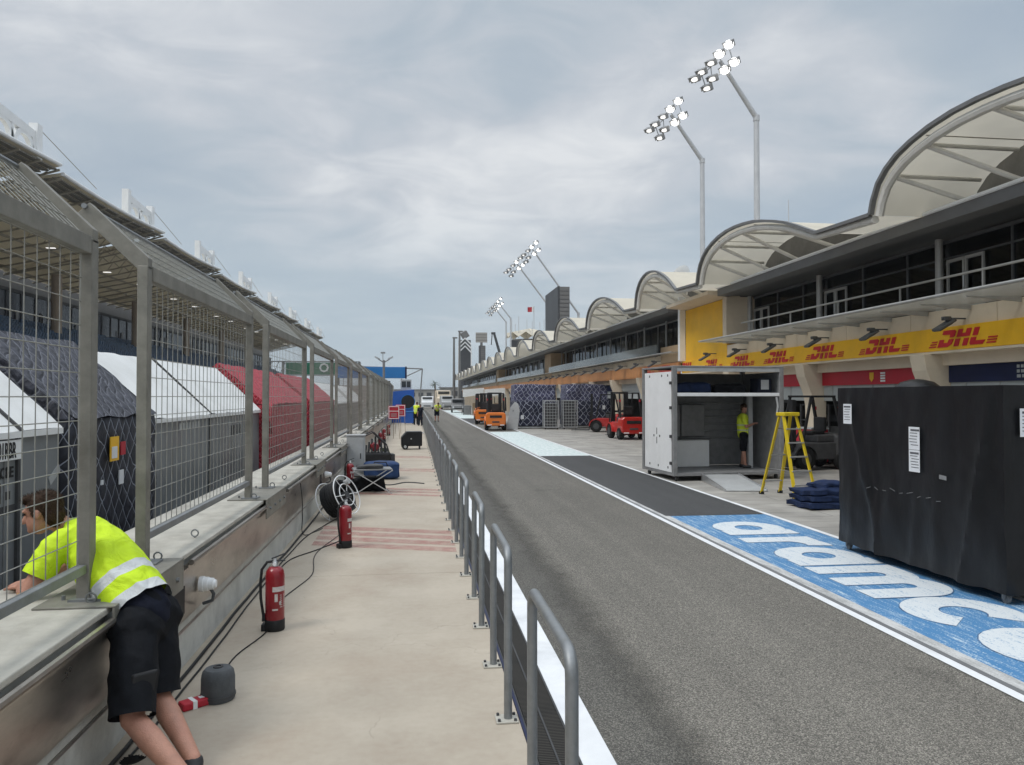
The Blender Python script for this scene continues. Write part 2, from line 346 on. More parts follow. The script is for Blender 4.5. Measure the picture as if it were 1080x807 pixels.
# blob bodies: tapered capsules and ellipsoids fused into one continuous skin
def blob(parts, name, mats, parent, voxel=0.014, smooth=4, relief=0.0, rscale=9.0, cuts=()):
    bm = bmesh.new()
    for p in parts:
        if p[0] == 'cap':
            a, b, r0, r1 = Vector(p[1]), Vector(p[2]), p[3], p[4]
            d = b - a; L = max(d.length, 1e-4); q = d.to_track_quat('Z', 'Y')
            prof = []
            for k in range(5):
                an = -math.pi / 2 + math.pi / 2 * k / 4; prof.append((r0 * math.cos(an), r0 * math.sin(an)))
            for k in range(5):
                an = math.pi / 2 * k / 4; prof.append((r1 * math.cos(an), L + r1 * math.sin(an)))
            fl = p[5] if len(p) > 5 else (1, 1)
            ring = []
            n = 16
            for r, z in prof:
                r = max(r, 1e-4)
                ring.append([bm.verts.new(a + q @ Vector((r * fl[0] * math.cos(2 * math.pi * i / n), r * fl[1] * math.sin(2 * math.pi * i / n), z))) for i in range(n)])
            for i in range(len(ring) - 1):
                for k in range(n): bm.faces.new((ring[i][k], ring[i][(k + 1) % n], ring[i + 1][(k + 1) % n], ring[i + 1][k]))
            bm.faces.new(list(reversed(ring[0]))); bm.faces.new(ring[-1])
        else:
            c, r, rot = Vector(p[1]), p[2], (p[3] if len(p) > 3 else Matrix.Identity(3))
            g = bmesh.ops.create_icosphere(bm, subdivisions=3, radius=1)
            for v in g['verts']: v.co = c + rot @ Vector((v.co.x * r[0], v.co.y * r[1], v.co.z * r[2]))
    me = bpy.data.meshes.new(name); bm.to_mesh(me); bm.free()
    o = bpy.data.objects.new(name, me); C.objects.link(o)
    rm = o.modifiers.new('r', 'REMESH'); rm.mode = 'VOXEL'; rm.voxel_size = voxel
    s = o.modifiers.new('s', 'SMOOTH'); s.factor = 0.5; s.iterations = smooth
    dg = bpy.context.evaluated_depsgraph_get()
    me2 = bpy.data.meshes.new_from_object(o.evaluated_get(dg)); bpy.data.objects.remove(o); bpy.data.meshes.remove(me)
    me2.name = name; me2.materials.clear()
    for m in (mats if isinstance(mats, (list, tuple)) else [mats]): me2.materials.append(M[m] if isinstance(m, str) else m)
    if relief:
        nrm = [v.normal.copy() for v in me2.vertices]
        for v, nn in zip(me2.vertices, nrm):
            c = v.co; q = Vector((c.x + c.z * 0.9, c.y + c.z * 0.4, c.z * 0.35)) * rscale
            v.co += nn * relief * (0.9 * (0.55 - 2 * abs(mnoise.noise(q))) + 0.6 * mnoise.noise(c * rscale * 0.8) + 0.3 * mnoise.noise(c * rscale * 2.6))
    if cuts:
        bm = bmesh.new(); bm.from_mesh(me2)
        for cp, cn, cr_ in cuts:
            cn = Vector(cn).normalized(); cp = Vector(cp)
            near = [f for f in bm.faces if (f.calc_center_median() - cp).length < cr_]
            geo = list({v for f in near for v in f.verts}) + list({e for f in near for e in f.edges}) + near
            bmesh.ops.bisect_plane(bm, geom=geo, plane_co=cp, plane_no=cn, dist=1e-5)
            dead = [f for f in bm.faces if (f.calc_center_median() - cp).dot(cn) > 1e-4 and (f.calc_center_median() - cp).length < cr_]
            bmesh.ops.delete(bm, geom=dead, context='FACES')
        bm.to_mesh(me2); bm.free()
    for p in me2.polygons: p.use_smooth = True
    o2 = bpy.data.objects.new(name, me2); C.objects.link(o2)
    if parent is not None: o2.parent = parent
    return o2

# ------------------------------------------------------------------ ground
def ground_mats():
    def edge_fade(key, x0, x1):
        nt = M[key].node_tree; tc = nt.nodes.new('ShaderNodeTexCoord'); sp = nt.nodes.new('ShaderNodeSeparateXYZ'); nt.links.new(tc.outputs['Object'], sp.inputs[0])
        nz = nt.nodes.new('ShaderNodeTexNoise'); nz.inputs['Scale'].default_value = 1.4; nz.inputs['Detail'].default_value = 9; nz.inputs['Roughness'].default_value = 0.75; nt.links.new(tc.outputs['Object'], nz.inputs['Vector'])
        v = math_node(nt, 'ADD', sp.outputs['X'], math_node(nt, 'MULTIPLY', math_node(nt, 'SUBTRACT', nz.outputs['Fac'], 0.5), 0.7))
        mr = nt.nodes.new('ShaderNodeMapRange'); mr.interpolation_type = 'SMOOTHSTEP'
        for k, q in zip(('From Min', 'From Max', 'To Min', 'To Max'), (x0, x1, 1, 0)): mr.inputs[k].default_value = q
        nt.links.new(v, mr.inputs['Value']); nt.links.new(mr.outputs[0], nt.nodes['Principled BSDF'].inputs['Alpha'])
    # pit lane asphalt: pale chippings in dark binder, long tyre-worn streaks
    def asphalt(key, lo, hi, streak=0.25):
        m, nt, n, l, b = nodes_of(key)
        tc = n.new('ShaderNodeTexCoord')
        v = n.new('ShaderNodeTexVoronoi'); v.inputs['Scale'].default_value = 145; l.new(tc.outputs['Object'], v.inputs['Vector'])
        bw = n.new('ShaderNodeSeparateColor'); l.new(v.outputs['Color'], bw.inputs[0])
        nz = n.new('ShaderNodeTexNoise'); nz.inputs['Scale'].default_value = 34; nz.inputs['Detail'].default_value = 5; nz.inputs['Roughness'].default_value = 0.8
        l.new(tc.outputs['Object'], nz.inputs['Vector'])
        s = math_node(nt, 'ADD', math_node(nt, 'MULTIPLY', math_node(nt, 'POWER', bw.outputs[0], 2.4), 0.95), math_node(nt, 'MULTIPLY', nz.outputs['Fac'], 0.42))
        mp = n.new('ShaderNodeMapping'); mp.inputs['Scale'].default_value = (2.4, 0.045, 1); l.new(tc.outputs['Object'], mp.inputs[0])
        n2 = n.new('ShaderNodeTexNoise'); n2.inputs['Scale'].default_value = 1.1; n2.inputs['Detail'].default_value = 5; l.new(mp.outputs[0], n2.inputs['Vector'])
        n3 = n.new('ShaderNodeTexNoise'); n3.inputs['Scale'].default_value = 0.45; n3.inputs['Detail'].default_value = 7; l.new(tc.outputs['Object'], n3.inputs['Vector'])
        n4 = n.new('ShaderNodeTexNoise'); n4.inputs['Scale'].default_value = 0.8; n4.inputs['Detail'].default_value = 3; n4.inputs['Roughness'].default_value = 0.4; l.new(tc.outputs['Object'], n4.inputs['Vector'])
        g = math_node(nt, 'ADD', math_node(nt, 'MULTIPLY', math_node(nt, 'SUBTRACT', n2.outputs['Fac'], 0.5), streak * 2), math_node(nt, 'SUBTRACT', math_node(nt, 'MULTIPLY', math_node(nt, 'SUBTRACT', n3.outputs['Fac'], 0.5), 0.35), math_node(nt, 'MULTIPLY', math_node(nt, 'GREATER_THAN', n4.outputs['Fac'], 0.69), 0.16)))
        cm = n.new('ShaderNodeMix'); cm.data_type = 'RGBA'; cm.inputs['A'].default_value = (*lo, 1); cm.inputs['B'].default_value = (*hi, 1)
        l.new(s, cm.inputs['Factor'])
        sc = n.new('ShaderNodeVectorMath'); sc.operation = 'SCALE'; l.new(cm.outputs['Result'], sc.inputs[0]); l.new(math_node(nt, 'ADD', g, 1.0), sc.inputs['Scale'])
        l.new(sc.outputs[0], b.inputs['Base Color']); b.inputs['Roughness'].default_value = 0.88
        bp = n.new('ShaderNodeBump'); bp.inputs['Strength'].default_value = 1.0; bp.inputs['Distance'].default_value = 0.012
        l.new(s, bp.inputs['Height']); l.new(bp.outputs[0], b.inputs['Normal'])
        M[key] = m
    asphalt('asphalt', (0.020, 0.0185, 0.016), (0.345, 0.318, 0.272), 0.24)
    asphalt('asphalt_dark', (0.015, 0.0145, 0.013), (0.245, 0.23, 0.20), 0.15)
    edge_fade('asphalt_dark', 1.45, 2.0)
    asphalt('asphalt_box', (0.035, 0.035, 0.036), (0.12, 0.12, 0.12), 0.3)
    # walkway concrete: sandy slab with stains, sawn joints
    m, nt, n, l, b = nodes_of('walk')
    tc = n.new('ShaderNodeTexCoord')
    n1 = n.new('ShaderNodeTexNoise'); n1.inputs['Scale'].default_value = 0.9; n1.inputs['Detail'].default_value = 9; n1.inputs['Roughness'].default_value = 0.62; l.new(tc.outputs['Object'], n1.inputs['Vector'])
    n2 = n.new('ShaderNodeTexNoise'); n2.inputs['Scale'].default_value = 16; n2.inputs['Detail'].default_value = 6; l.new(tc.outputs['Object'], n2.inputs['Vector'])
    n4 = n.new('ShaderNodeTexNoise'); n4.inputs['Scale'].default_value = 3.2; n4.inputs['Detail'].default_value = 4; l.new(tc.outputs['Object'], n4.inputs['Vector'])
    cr = n.new('ShaderNodeValToRGB'); e = cr.color_ramp.elements
    e[0].position = 0.3; e[0].color = (0.35, 0.285, 0.22, 1); e[1].position = 0.62; e[1].color = (0.455, 0.397, 0.318, 1)
    x = e.new(0.48); x.color = (0.405, 0.348, 0.276, 1)
    l.new(math_node(nt, 'ADD', math_node(nt, 'MULTIPLY', n1.outputs['Fac'], 0.8), math_node(nt, 'MULTIPLY', n2.outputs['Fac'], 0.2)), cr.inputs[0])
    spot = n.new('ShaderNodeMapRange'); spot.inputs['From Min'].default_value = 0.66; spot.inputs['From Max'].default_value = 0.74; spot.inputs['To Max'].default_value = 0.22
    l.new(n4.outputs['Fac'], spot.inputs['Value'])
    sm = n.new('ShaderNodeMix'); sm.data_type = 'RGBA'; sm.inputs['B'].default_value = (0.25, 0.2, 0.155, 1); l.new(spot.outputs[0], sm.inputs['Factor']); l.new(cr.outputs[0], sm.inputs['A'])
    nd = n.new('ShaderNodeTexNoise'); nd.inputs['Scale'].default_value = 2.2; nd.inputs['Detail'].default_value = 5; l.new(tc.outputs['Object'], nd.inputs['Vector'])
    va = n.new('ShaderNodeVectorMath'); va.operation = 'MULTIPLY_ADD'; l.new(nd.outputs['Color'], va.inputs[0]); va.inputs[1].default_value = (0.7, 0.7, 0.7); l.new(tc.outputs['Object'], va.inputs[2])
    vc = n.new('ShaderNodeTexVoronoi'); vc.feature = 'DISTANCE_TO_EDGE'; vc.inputs['Scale'].default_value = 0.42; l.new(va.outputs[0], vc.inputs['Vector'])
    ck = math_node(nt, 'MULTIPLY', math_node(nt, 'LESS_THAN', vc.outputs['Distance'], 0.0022), math_node(nt, 'GREATER_THAN', n1.outputs['Fac'], 0.5))
    ng = n.new('ShaderNodeTexNoise'); ng.inputs['Scale'].default_value = 75; ng.inputs['Detail'].default_value = 2; l.new(tc.outputs['Object'], ng.inputs['Vector'])
    gr = math_node(nt, 'GREATER_THAN', ng.outputs['Fac'], 0.715)
    cm_ = n.new('ShaderNodeMix'); cm_.data_type = 'RGBA'; cm_.inputs['B'].default_value = (0.16, 0.13, 0.10, 1)
    l.new(math_node(nt, 'MAXIMUM', math_node(nt, 'MULTIPLY', ck, 0.22), math_node(nt, 'MULTIPLY', gr, 0.5)), cm_.inputs['Factor']); l.new(sm.outputs['Result'], cm_.inputs['A'])
    l.new(cm_.outputs['Result'], b.inputs['Base Color']); b.inputs['Roughness'].default_value = 0.8
    bp = n.new('ShaderNodeBump'); bp.inputs['Strength'].default_value = 0.12; bp.inputs['Distance'].default_value = 0.02; l.new(n2.outputs['Fac'], bp.inputs['Height']); l.new(bp.outputs[0], b.inputs['Normal'])
    M['walk'] = m
    # apron: grey concrete pavers
    m, nt, n, l, b = nodes_of('apron')
    tc = n.new('ShaderNodeTexCoord')
    br = n.new('ShaderNodeTexBrick'); br.inputs['Scale'].default_value = 1.0; br.inputs['Brick Width'].default_value = 2.2; br.inputs['Row Height'].default_value = 0.55
    br.inputs['Color1'].default_value = (0.30, 0.285, 0.26, 1); br.inputs['Color2'].default_value = (0.37, 0.35, 0.315, 1); br.inputs['Mortar'].default_value = (0.17, 0.16, 0.15, 1); br.inputs['Mortar Size'].default_value = 0.012
    l.new(tc.outputs['Object'], br.inputs['Vector'])
    n1 = n.new('ShaderNodeTexNoise'); n1.inputs['Scale'].default_value = 1.2; n1.inputs['Detail'].default_value = 8; l.new(tc.outputs['Object'], n1.inputs['Vector'])
    mr = n.new('ShaderNodeMapRange'); mr.inputs['From Min'].default_value = 0.3; mr.inputs['From Max'].default_value = 0.7; mr.inputs['To Min'].default_value = 0.72; mr.inputs['To Max'].default_value = 1.15; l.new(n1.outputs['Fac'], mr.inputs['Value'])
    sc = n.new('ShaderNodeVectorMath'); sc.operation = 'SCALE'; l.new(br.outputs['Color'], sc.inputs[0]); l.new(mr.outputs[0], sc.inputs['Scale'])
    l.new(sc.outputs[0], b.inputs['Base Color']); b.inputs['Roughness'].default_value = 0.75
    M['apron'] = m
    # scuffed paints on asphalt
    def paint(key, a, c, lo=0.55, hi=0.75, ang=0.12, sc=(2.2, 0.5, 1), grit=0.35):
        m, nt, n, l, b = nodes_of(key)
        tc = n.new('ShaderNodeTexCoord'); mp = n.new('ShaderNodeMapping'); mp.inputs['Scale'].default_value = sc; mp.inputs['Rotation'].default_value = (0, 0, ang)
        l.new(tc.outputs['Object'], mp.inputs[0])
        n1 = n.new('ShaderNodeTexNoise'); n1.inputs['Scale'].default_value = 3.5; n1.inputs['Detail'].default_value = 9; n1.inputs['Roughness'].default_value = 0.78; l.new(mp.outputs[0], n1.inputs['Vector'])
        n2 = n.new('ShaderNodeTexNoise'); n2.inputs['Scale'].default_value = 60; n2.inputs['Detail'].default_value = 3; l.new(tc.outputs['Object'], n2.inputs['Vector'])
        mr = n.new('ShaderNodeMapRange'); mr.inputs['From Min'].default_value = lo; mr.inputs['From Max'].default_value = hi
        l.new(math_node(nt, 'ADD', n1.outputs['Fac'], math_node(nt, 'MULTIPLY', math_node(nt, 'SUBTRACT', n2.outputs['Fac'], 0.5), grit)), mr.inputs['Value'])
        mm = n.new('ShaderNodeMix'); mm.data_type = 'RGBA'; mm.inputs['A'].default_value = (*a, 1); mm.inputs['B'].default_value = (*c, 1); l.new(mr.outputs[0], mm.inputs['Factor'])
        l.new(mm.outputs['Result'], b.inputs['Base Color']); b.inputs['Roughness'].default_value = 0.7
        bp = n.new('ShaderNodeBump'); bp.inputs['Strength'].default_value = 0.4; bp.inputs['Distance'].default_value = 0.01; l.new(n2.outputs['Fac'], bp.inputs['Height']); l.new(bp.outputs[0], b.inputs['Normal'])
        M[key] = m
    paint('paint_blue', (0.06, 0.20, 0.395), (0.50, 0.60, 0.66), 0.52, 0.66, sc=(5.5, 0.55, 1), ang=0.25, grit=0.6)
    paint('paint_letter', (0.62, 0.655, 0.67), (0.17, 0.31, 0.46), 0.56, 0.70, sc=(4.5, 0.7, 1), ang=0.25, grit=0.7)
    paint('paint_pale', (0.47, 0.56, 0.545), (0.66, 0.70, 0.69), 0.42, 0.6)
    paint('paint_worn', (0.55, 0.55, 0.54), (0.26, 0.26, 0.25), 0.42, 0.66)
    paint('paint_edge', (0.02, 0.05, 0.12), (0.10, 0.24, 0.42), 0.40, 0.60)
    paint('paint_drip', (0.52, 0.55, 0.57), (0.06, 0.19, 0.40), 0.45, 0.56)
    # red hatching worn into the walkway
    m, nt, n, l, b = nodes_of('paint_red')
    tc = n.new('ShaderNodeTexCoord')
    n1 = n.new('ShaderNodeTexNoise'); n1.inputs['Scale'].default_value = 5; n1.inputs['Detail'].default_value = 8; n1.inputs['Roughness'].default_value = 0.7; l.new(tc.outputs['Object'], n1.inputs['Vector'])
    mr = n.new('ShaderNodeMapRange'); mr.inputs['From Min'].default_value = 0.32; mr.inputs['From Max'].default_value = 0.62; mr.inputs['To Min'].default_value = 0.5; mr.inputs['To Max'].default_value = 0.12; l.new(n1.outputs['Fac'], mr.inputs['Value'])
    b.inputs['Base Color'].default_value = (0.47, 0.15, 0.145, 1); b.inputs['Roughness'].default_value = 0.8
    l.new(mr.outputs[0], b.inputs['Alpha'])
    M['paint_red'] = m
    # drain grating: thin bars over a dark slot
    m, nt, n, l, b = nodes_of('grating')
    tc = n.new('ShaderNodeTexCoord'); sp = n.new('ShaderNodeSeparateXYZ'); l.new(tc.outputs['Object'], sp.inputs[0])
    t = math_node(nt, 'FRACT', math_node(nt, 'MULTIPLY', sp.outputs['Y'], 45))
    f = math_node(nt, 'GREATER_THAN', t, 0.55)
    mm = n.new('ShaderNodeMix'); mm.data_type = 'RGBA'; mm.inputs['A'].default_value = (0.006, 0.006, 0.006, 1); mm.inputs['B'].default_value = (0.06, 0.055, 0.048, 1); l.new(f, mm.inputs['Factor'])
    l.new(mm.outputs['Result'], b.inputs['Base Color']); b.inputs['Roughness'].default_value = 0.8; b.inputs['Specular IOR Level'].default_value = 0.2
    M['grating'] = m
ground_mats()

def sheet(name, x0, x1, y0, y1, z, m, parts=1):
    mb = MB(); mb.add([(x0, y0, z), (x1, y0, z), (x1, y1, z), (x0, y1, z)], [(0, 1, 2, 3)])
    return struct(mb.build(name, m))
sheet('ground', -3000, 3000, -3000, 3000, -0.4, 'sand')
struct(MB().box(-18.5, -2.62, -8, 420, -0.7, -0.3).build('race_track', 'tarmac_far'))
struct(MB().box(0.74, 30, -6, 420, -0.39, -0.024).build('pit_lane', 'asphalt'))
sheet('apron', 6.62, 30, -6, 215, -0.016, 'apron')
w = MB()
w.box(-2.3, 0.71, -4, 200, -0.385, -0.012)
for y0, y1 in [(-4, 4.2), (4.21, 9.54), (9.55, 14.6), (14.61, 19.7), (19.71, 24.7), (24.71, 30), (30.01, 36), (36.01, 44), (44.01, 60), (60.01, 90), (90.01, 200)]:
    w.box(-2.3, 0.715, y0, y1 - 0.002, -0.38, 0.0)
struct(w.build('walkway', 'walk', bevel=0.006))
sheet('seam_strip', 1.22, 2.3, -6, 120, -0.0195, 'asphalt_dark')
d = MB(); d.box(0.755, 1.0, -4, 90, -0.03, -0.012)
struct(d.build('drain_channel', 'grating'))
d = MB()
for x in (0.742, 0.872, 1.0): d.box(x - 0.006, x + 0.006, -4, 90, -0.03, -0.006)
struct(d.build('drain_frame', 'dark_grey'))
struct(MB().box(0.7165, 0.734, -4, 90, -0.03, 0.0045).build('kerb_line', 'header_navy'))
sheet('lane_line', 1.012, 1.215, -6, 200, -0.016, 'white_line')
sheet('lane_line', 4.385, 4.485, -6, 215, -0.0155, 'white_line')
struct(MB().box(4.488, 4.545, -6, 200, -0.03, -0.014).build('drain_slot', 'beam_grey'))
sheet('lane_line', 4.55, 4.69, -6, 13.6, -0.0155, 'paint_worn')
sheet('lane_line', 4.55, 4.62, 13.6, 200, -0.0155, 'paint_worn')
sheet('lane_line', 6.53, 6.63, -6, 200, -0.0115, 'white_line')
sheet('painted_box', 4.69, 6.53, -2, 13.57, -0.0155, 'paint_blue')
sheet('asphalt_box', 4.62, 6.53, 13.6, 27.8, -0.0155, 'asphalt_box')
sheet('painted_box', 4.62, 6.53, 27.81, 47.0, -0.0155, 'paint_pale')
sheet('asphalt_box', 4.62, 6.53, 62, 76, -0.0155, 'asphalt_box')
sheet('painted_box', 4.62, 6.53, 76.01, 120, -0.0155, 'paint_pale')
# pale drips at the far edge of the blue box
# lettering: reads towards the camera, letter tops towards the garages
def arc(cx, cy, rx, ry, a0, a1, n=26): return [(cx + rx * math.cos(rad(a0 + (a1 - a0) * i / n)), cy + ry * math.sin(rad(a0 + (a1 - a0) * i / n))) for i in range(n + 1)]
def lettering(S, zz, name, m):
    mb = MB(); H = 1.17
    def put(strokes, y0):
        for q_, (pts, cl) in enumerate(strokes): mb.ribbon(pts, S, (5.0, y0, zz + 0.0012 * q_), (0, -1, 0), (1, 0, 0), (0, 0, 0.002), 0, cl)
    st = 0.36; h = st / 2
    def a(wd): return [(arc(wd / 2 - 0.02, H / 2, wd / 2 - h, H / 2 - h, 0, 360)[:-1], True), ([(wd - h, 0), (wd - h, H)], False)]
    put(a(1.2), 12.78)
    put([([(h, 0), (h, H * 0.98)], False), (arc(h + 0.42, H * 0.52, 0.42, H * 0.48 - h, 175, 75, 12), False)], 11.32)
    put(a(1.15), 10.52)
    put([([(h, 0), (h, H)], False), (arc(h + 0.29, H * 0.6, 0.29, H * 0.4 - h, 180, 0, 14) + [(h + 0.58, 0)], False), (arc(h + 0.87, H * 0.6, 0.29, H * 0.4 - h, 180, 0, 14) + [(h + 1.16, 0)], False)], 9.28)
    put([(arc(0.58, H / 2, 0.58 - h, H / 2 - h, 42, 318), False)], 7.74)
    put([(arc(0.62, H / 2, 0.62 - h, H / 2 - h, 0, 360)[:-1], True)], 6.62)
    o = struct(mb.build(name, m))
    return o
lettering(0.385, -0.0148, 'lettering_outline', 'paint_edge')  # slightly wider dark blue strokes underneath, edging the letters all round
lettering(0.36, -0.0115, 'painted_lettering', 'paint_letter')
# worn red hatching on the walkway
hb = MB()
for y, n_, sp in [(10.75, 4, 0.46), (16.7, 3, 0.5), (22.2, 2, 0.5), (27, 2, 0.5)]:
    for k in range(n_):
        ya = y + k * sp
        hb.add([(-1.5, ya + 0.75, 0.004), (0.6, ya, 0.004), (0.6, ya + 0.33, 0.004), (-1.5, ya + 1.08, 0.004)], [(0, 1, 2, 3)])
struct(hb.build('red_hatching', 'paint_red'))

# ------------------------------------------------------------------ pit wall
wall = thing('pit_wall', 'long low concrete pit wall clad in stained steel sheets under a pale coping', 'wall', (0, 0, 0))
MB().box(-2.5, -1.86, -4, 190, -0.38, 0.93).build('wall_body', 'wall_concrete', wall)
PAN0, PITCH, PLEN = 5.9, 4.68, 3.75
posts = []
for k in range(-1, 15):
    posts.append((PAN0 + PITCH * k, PAN0 + PITCH * k + PLEN))
def steel_panel(y0, y1, px=-1.862):
    mb = MB(); mb.box(px, px + 0.035, y0, y1 - 0.008, 0.40, 0.80)
    mb.box(px, px + 0.06, y0, y1 - 0.008, 0.80, 0.82)
    return mb
yy = -2.0
edges = [-2.0] + [PAN0 + PITCH * k - 0.45 for k in range(-1, 17)] + [120]
for a, b_ in zip(edges[:-1], edges[1:]): steel_panel(a, b_).build('steel_sheet', 'stainless', wall)
MB().box(-2.66, -1.80, -4, 190, 0.905, 0.945).build('coping', 'coping', wall, bevel=0.008)
for a, b_ in zip(edges[:-1], edges[1:]):
    MB().tube([(-1.775, a + 0.95, 0.865), (-1.775, b_ - 0.5, 0.865)], 0.024, 8).build('conduit', 'stainless', wall)
    MB().box(-1.83, -1.795, a + 0.95, b_ - 0.5, 0.82, 0.842).build('drip_rail', 'stainless', wall)
for k in range(-1, 15):
    yc = PAN0 + PITCH * k - 0.44
    mb = MB(); mb.box(-2.22, -1.755, yc - 0.68, yc + 0.68, 0.9455, 0.958); mb.box(-1.772, -1.757, yc - 0.68, yc + 0.68, 0.72, 0.945)
    mb.build('cap_plate', 'fence_steel', wall, bevel=0.004)
    mb = MB()
    for dy in (-0.5, -0.17, 0.17, 0.5):
        mb.tube([(-1.757, yc + dy, 0.83), (-1.735, yc + dy, 0.83)], 0.018, 6)
        mb.tube([(-2.12, yc + dy, 0.957), (-2.12, yc + dy, 0.985)], 0.012, 6)
    mb.build('bolt', 'galv', wall)
    mb = MB()
    for dy in (-0.58, 0.62, 1.6): mb.tube([(-1.93 + 0.03 * math.cos(a / 10 * 6.28), yc + dy, 0.985 + 0.03 * math.sin(a / 10 * 6.28)) for a in range(10)], 0.007, 5, closed=True); mb.tube([(-1.93, yc + dy, 0.945), (-1.93, yc + dy, 0.96)], 0.008, 5)
    mb.build('lifting_eye', 'galv', wall)
mb = MB(); mb.box(-1.832, -1.822, 6.12, 6.40, 0.46, 0.68); mb.build('socket_hole', 'black_rubber', wall)
MB().box(-1.832, -1.822, 15.2, 15.5, 0.44, 0.66).build('socket_hole', 'black_rubber', wall)
MB().tube([(-1.80, -2, 0.36), (-1.80, 120, 0.36)], 0.012, 6).build('edge_bead', 'stainless', wall)
# white cable hoods on the steel sheets
def hood(y, label):
    t = thing('cable_hood', label, 'cable hood', (-1.81, y, 0.60), 0, 'white cable hoods on the pit wall')
    mb = MB(); mb.lathe([(0.0, 0), (0.088, 0), (0.092, 0.05), (0.083, 0.052), (0.082, 0.1), (0.072, 0.104), (0.068, 0.16), (0.05, 0.165), (0.045, 0.19), (0, 0.19)], 18, axis='x')
    mb.build('hood_shell', 'white_paint', t)
    MB().tube([(0.12, 0, -0.05), (0.16, 0.0, -0.12), (0.14, 0.02, -0.2), (0.03, 0.04, -0.24)], 0.02, 8).build('cable_tail', 'plug_grey', t)
    t.scale = (0.72,) * 3
hood(6.78, 'white ribbed cable hood beside the square hole above the nearest red extinguisher')
hood(15.9, 'white ribbed cable hood on the wall just before the white-rimmed cable reel')

# ------------------------------------------------------------------ debris fence
def wire_grid(y0, y1, z0, z1, py, pz, r, x=0.0, slope=0.0):
    """welded wires; slope leans the sheet towards the race track"""
    mb = MB()
    def P(y, z): return (x - (z - z0) * slope, y, z)
    ny = int((y1 - y0) / py)
    for i in range(ny + 1):
        y = y0 + (y1 - y0) * i / ny
        mb.tube([P(y, z0), P(y, z1)], r, 4)
    nz = max(1, int((z1 - z0) / pz))
    for i in range(nz + 1):
        z = z0 + (z1 - z0) * i / nz
        q = P(0, z); mb.tube([(q[0] + r * 1.5, y0, z), (q[0] + r * 1.5, y1, z)], r, 4)
    return mb
PX = -2.0; PT = 3.17; RZ = 1.15
panel0 = thing('fence_panel', '', 'fence panel', (PX, posts[0][0] + 0.07, 0), 0, 'debris fence panels along the pit wall')
L = PLEN
for y in (0.06, L - 0.06):
    mb = MB(); mb.box(-0.038, 0.038, y - 0.05, y + 0.05, 0.958, PT); mb.build('post', 'fence_steel', panel0, bevel=0.006)
    mb = MB(); mb.prism([(0.038, PT - 0.02), (0.038, PT + 0.06), (-0.38, PT + 0.46), (-0.46, PT + 0.38), (-0.045, PT - 0.02)], (0, y - 0.04, 0), (1, 0, 0), (0, 0, 1), (0, 0.08, 0))
    mb.build('brace', 'fence_steel', panel0, bevel=0.004)
    mb = MB(); mb.box(-0.07, 0.12, y - 0.085, y + 0.085, 0.958, 0.972); mb.build('base_plate', 'galv', panel0)
MB().box(-0.04, 0.04, 0.12, L - 0.12, PT - 0.10, PT + 0.01).build('rail', 'fence_steel', panel0, bevel=0.005)
MB().box(-0.028, 0.028, 0.12, L - 0.12, RZ - 0.028, RZ + 0.028).build('rail', 'galv', panel0, bevel=0.005)
MB().tube([(-0.41, 0.0, PT + 0.43), (-0.41, L, PT + 0.43)], 0.02, 8).build('rail', 'galv', panel0)
wire_grid(0.13, L - 0.13, RZ + 0.03, PT - 0.1, 0.132, 0.145, 0.0033, x=-0.02).build('wire_mesh', 'wire', panel0)
wire_grid(0.13, L - 0.13, PT + 0.03, PT + 0.40, 0.085, 0.075, 0.0034, x=-0.02, slope=0.98).build('upper_mesh', 'wire', panel0)
panel0['label'] = 'galvanised mesh fence panel nearest the camera, in front of the leaning man'
for k in range(1, 15):
    lab = 'galvanised mesh fence panel on the pit wall, %s from the leaning man' % nth(k)
    dup(panel0, (PX, posts[k][0], 0), label=lab)

# ------------------------------------------------------------------ hoop barriers along the walkway edge
hoop0 = thing('hoop_barrier', '', 'barrier', (0.64, 3.06, 0), 0, 'grey hoop barriers along the pit lane')
HL, HZ, HR = 1.05, 1.145, 0.028
def hoop_pts():
    pts = [(0, 0, 0.012), (0, 0, HZ - 0.1)]
    for a in range(1, 6): an = rad(90 * a / 6); pts.append((0, 0.1 - 0.1 * math.cos(an), HZ - 0.1 + 0.1 * math.sin(an)))
    pts += [(0, 0.1, HZ), (0, HL - 0.1, HZ)]
    for a in range(1, 6): an = rad(90 * a / 6); pts.append((0, HL - 0.1 + 0.1 * math.sin(an), HZ - 0.1 + 0.1 * math.cos(an)))
    pts += [(0, HL, HZ - 0.1), (0, HL, 0.012)]
    return pts
MB().tube(hoop_pts(), HR, 14).build('hoop_tube', 'galv', hoop0)
for y in (0, HL):
    mb = MB(); mb.box(-0.085, 0.065, y - 0.07, y + 0.07, 0.001, 0.013); mb.build('foot_plate', 'coping', hoop0, bevel=0.003)
    mb = MB()
    for dx in (-0.065, 0.045):
        for dy in (-0.05, 0.05): mb.tube([(dx, y + dy, 0.012), (dx, y + dy, 0.028)], 0.011, 6)
    mb.build('bolt', 'dark_grey', hoop0)
hoop0['label'] = 'grey tubular hoop barrier nearest the camera at the walkway edge'
for k in range(1, 33):
    dup(hoop0, (0.64 + R.uniform(-0.008, 0.008), 3.06 + 2.1 * k, 0), rz=R.uniform(-0.012, 0.012), label='grey tubular hoop barrier, %s behind the one nearest the camera' % nth(k))

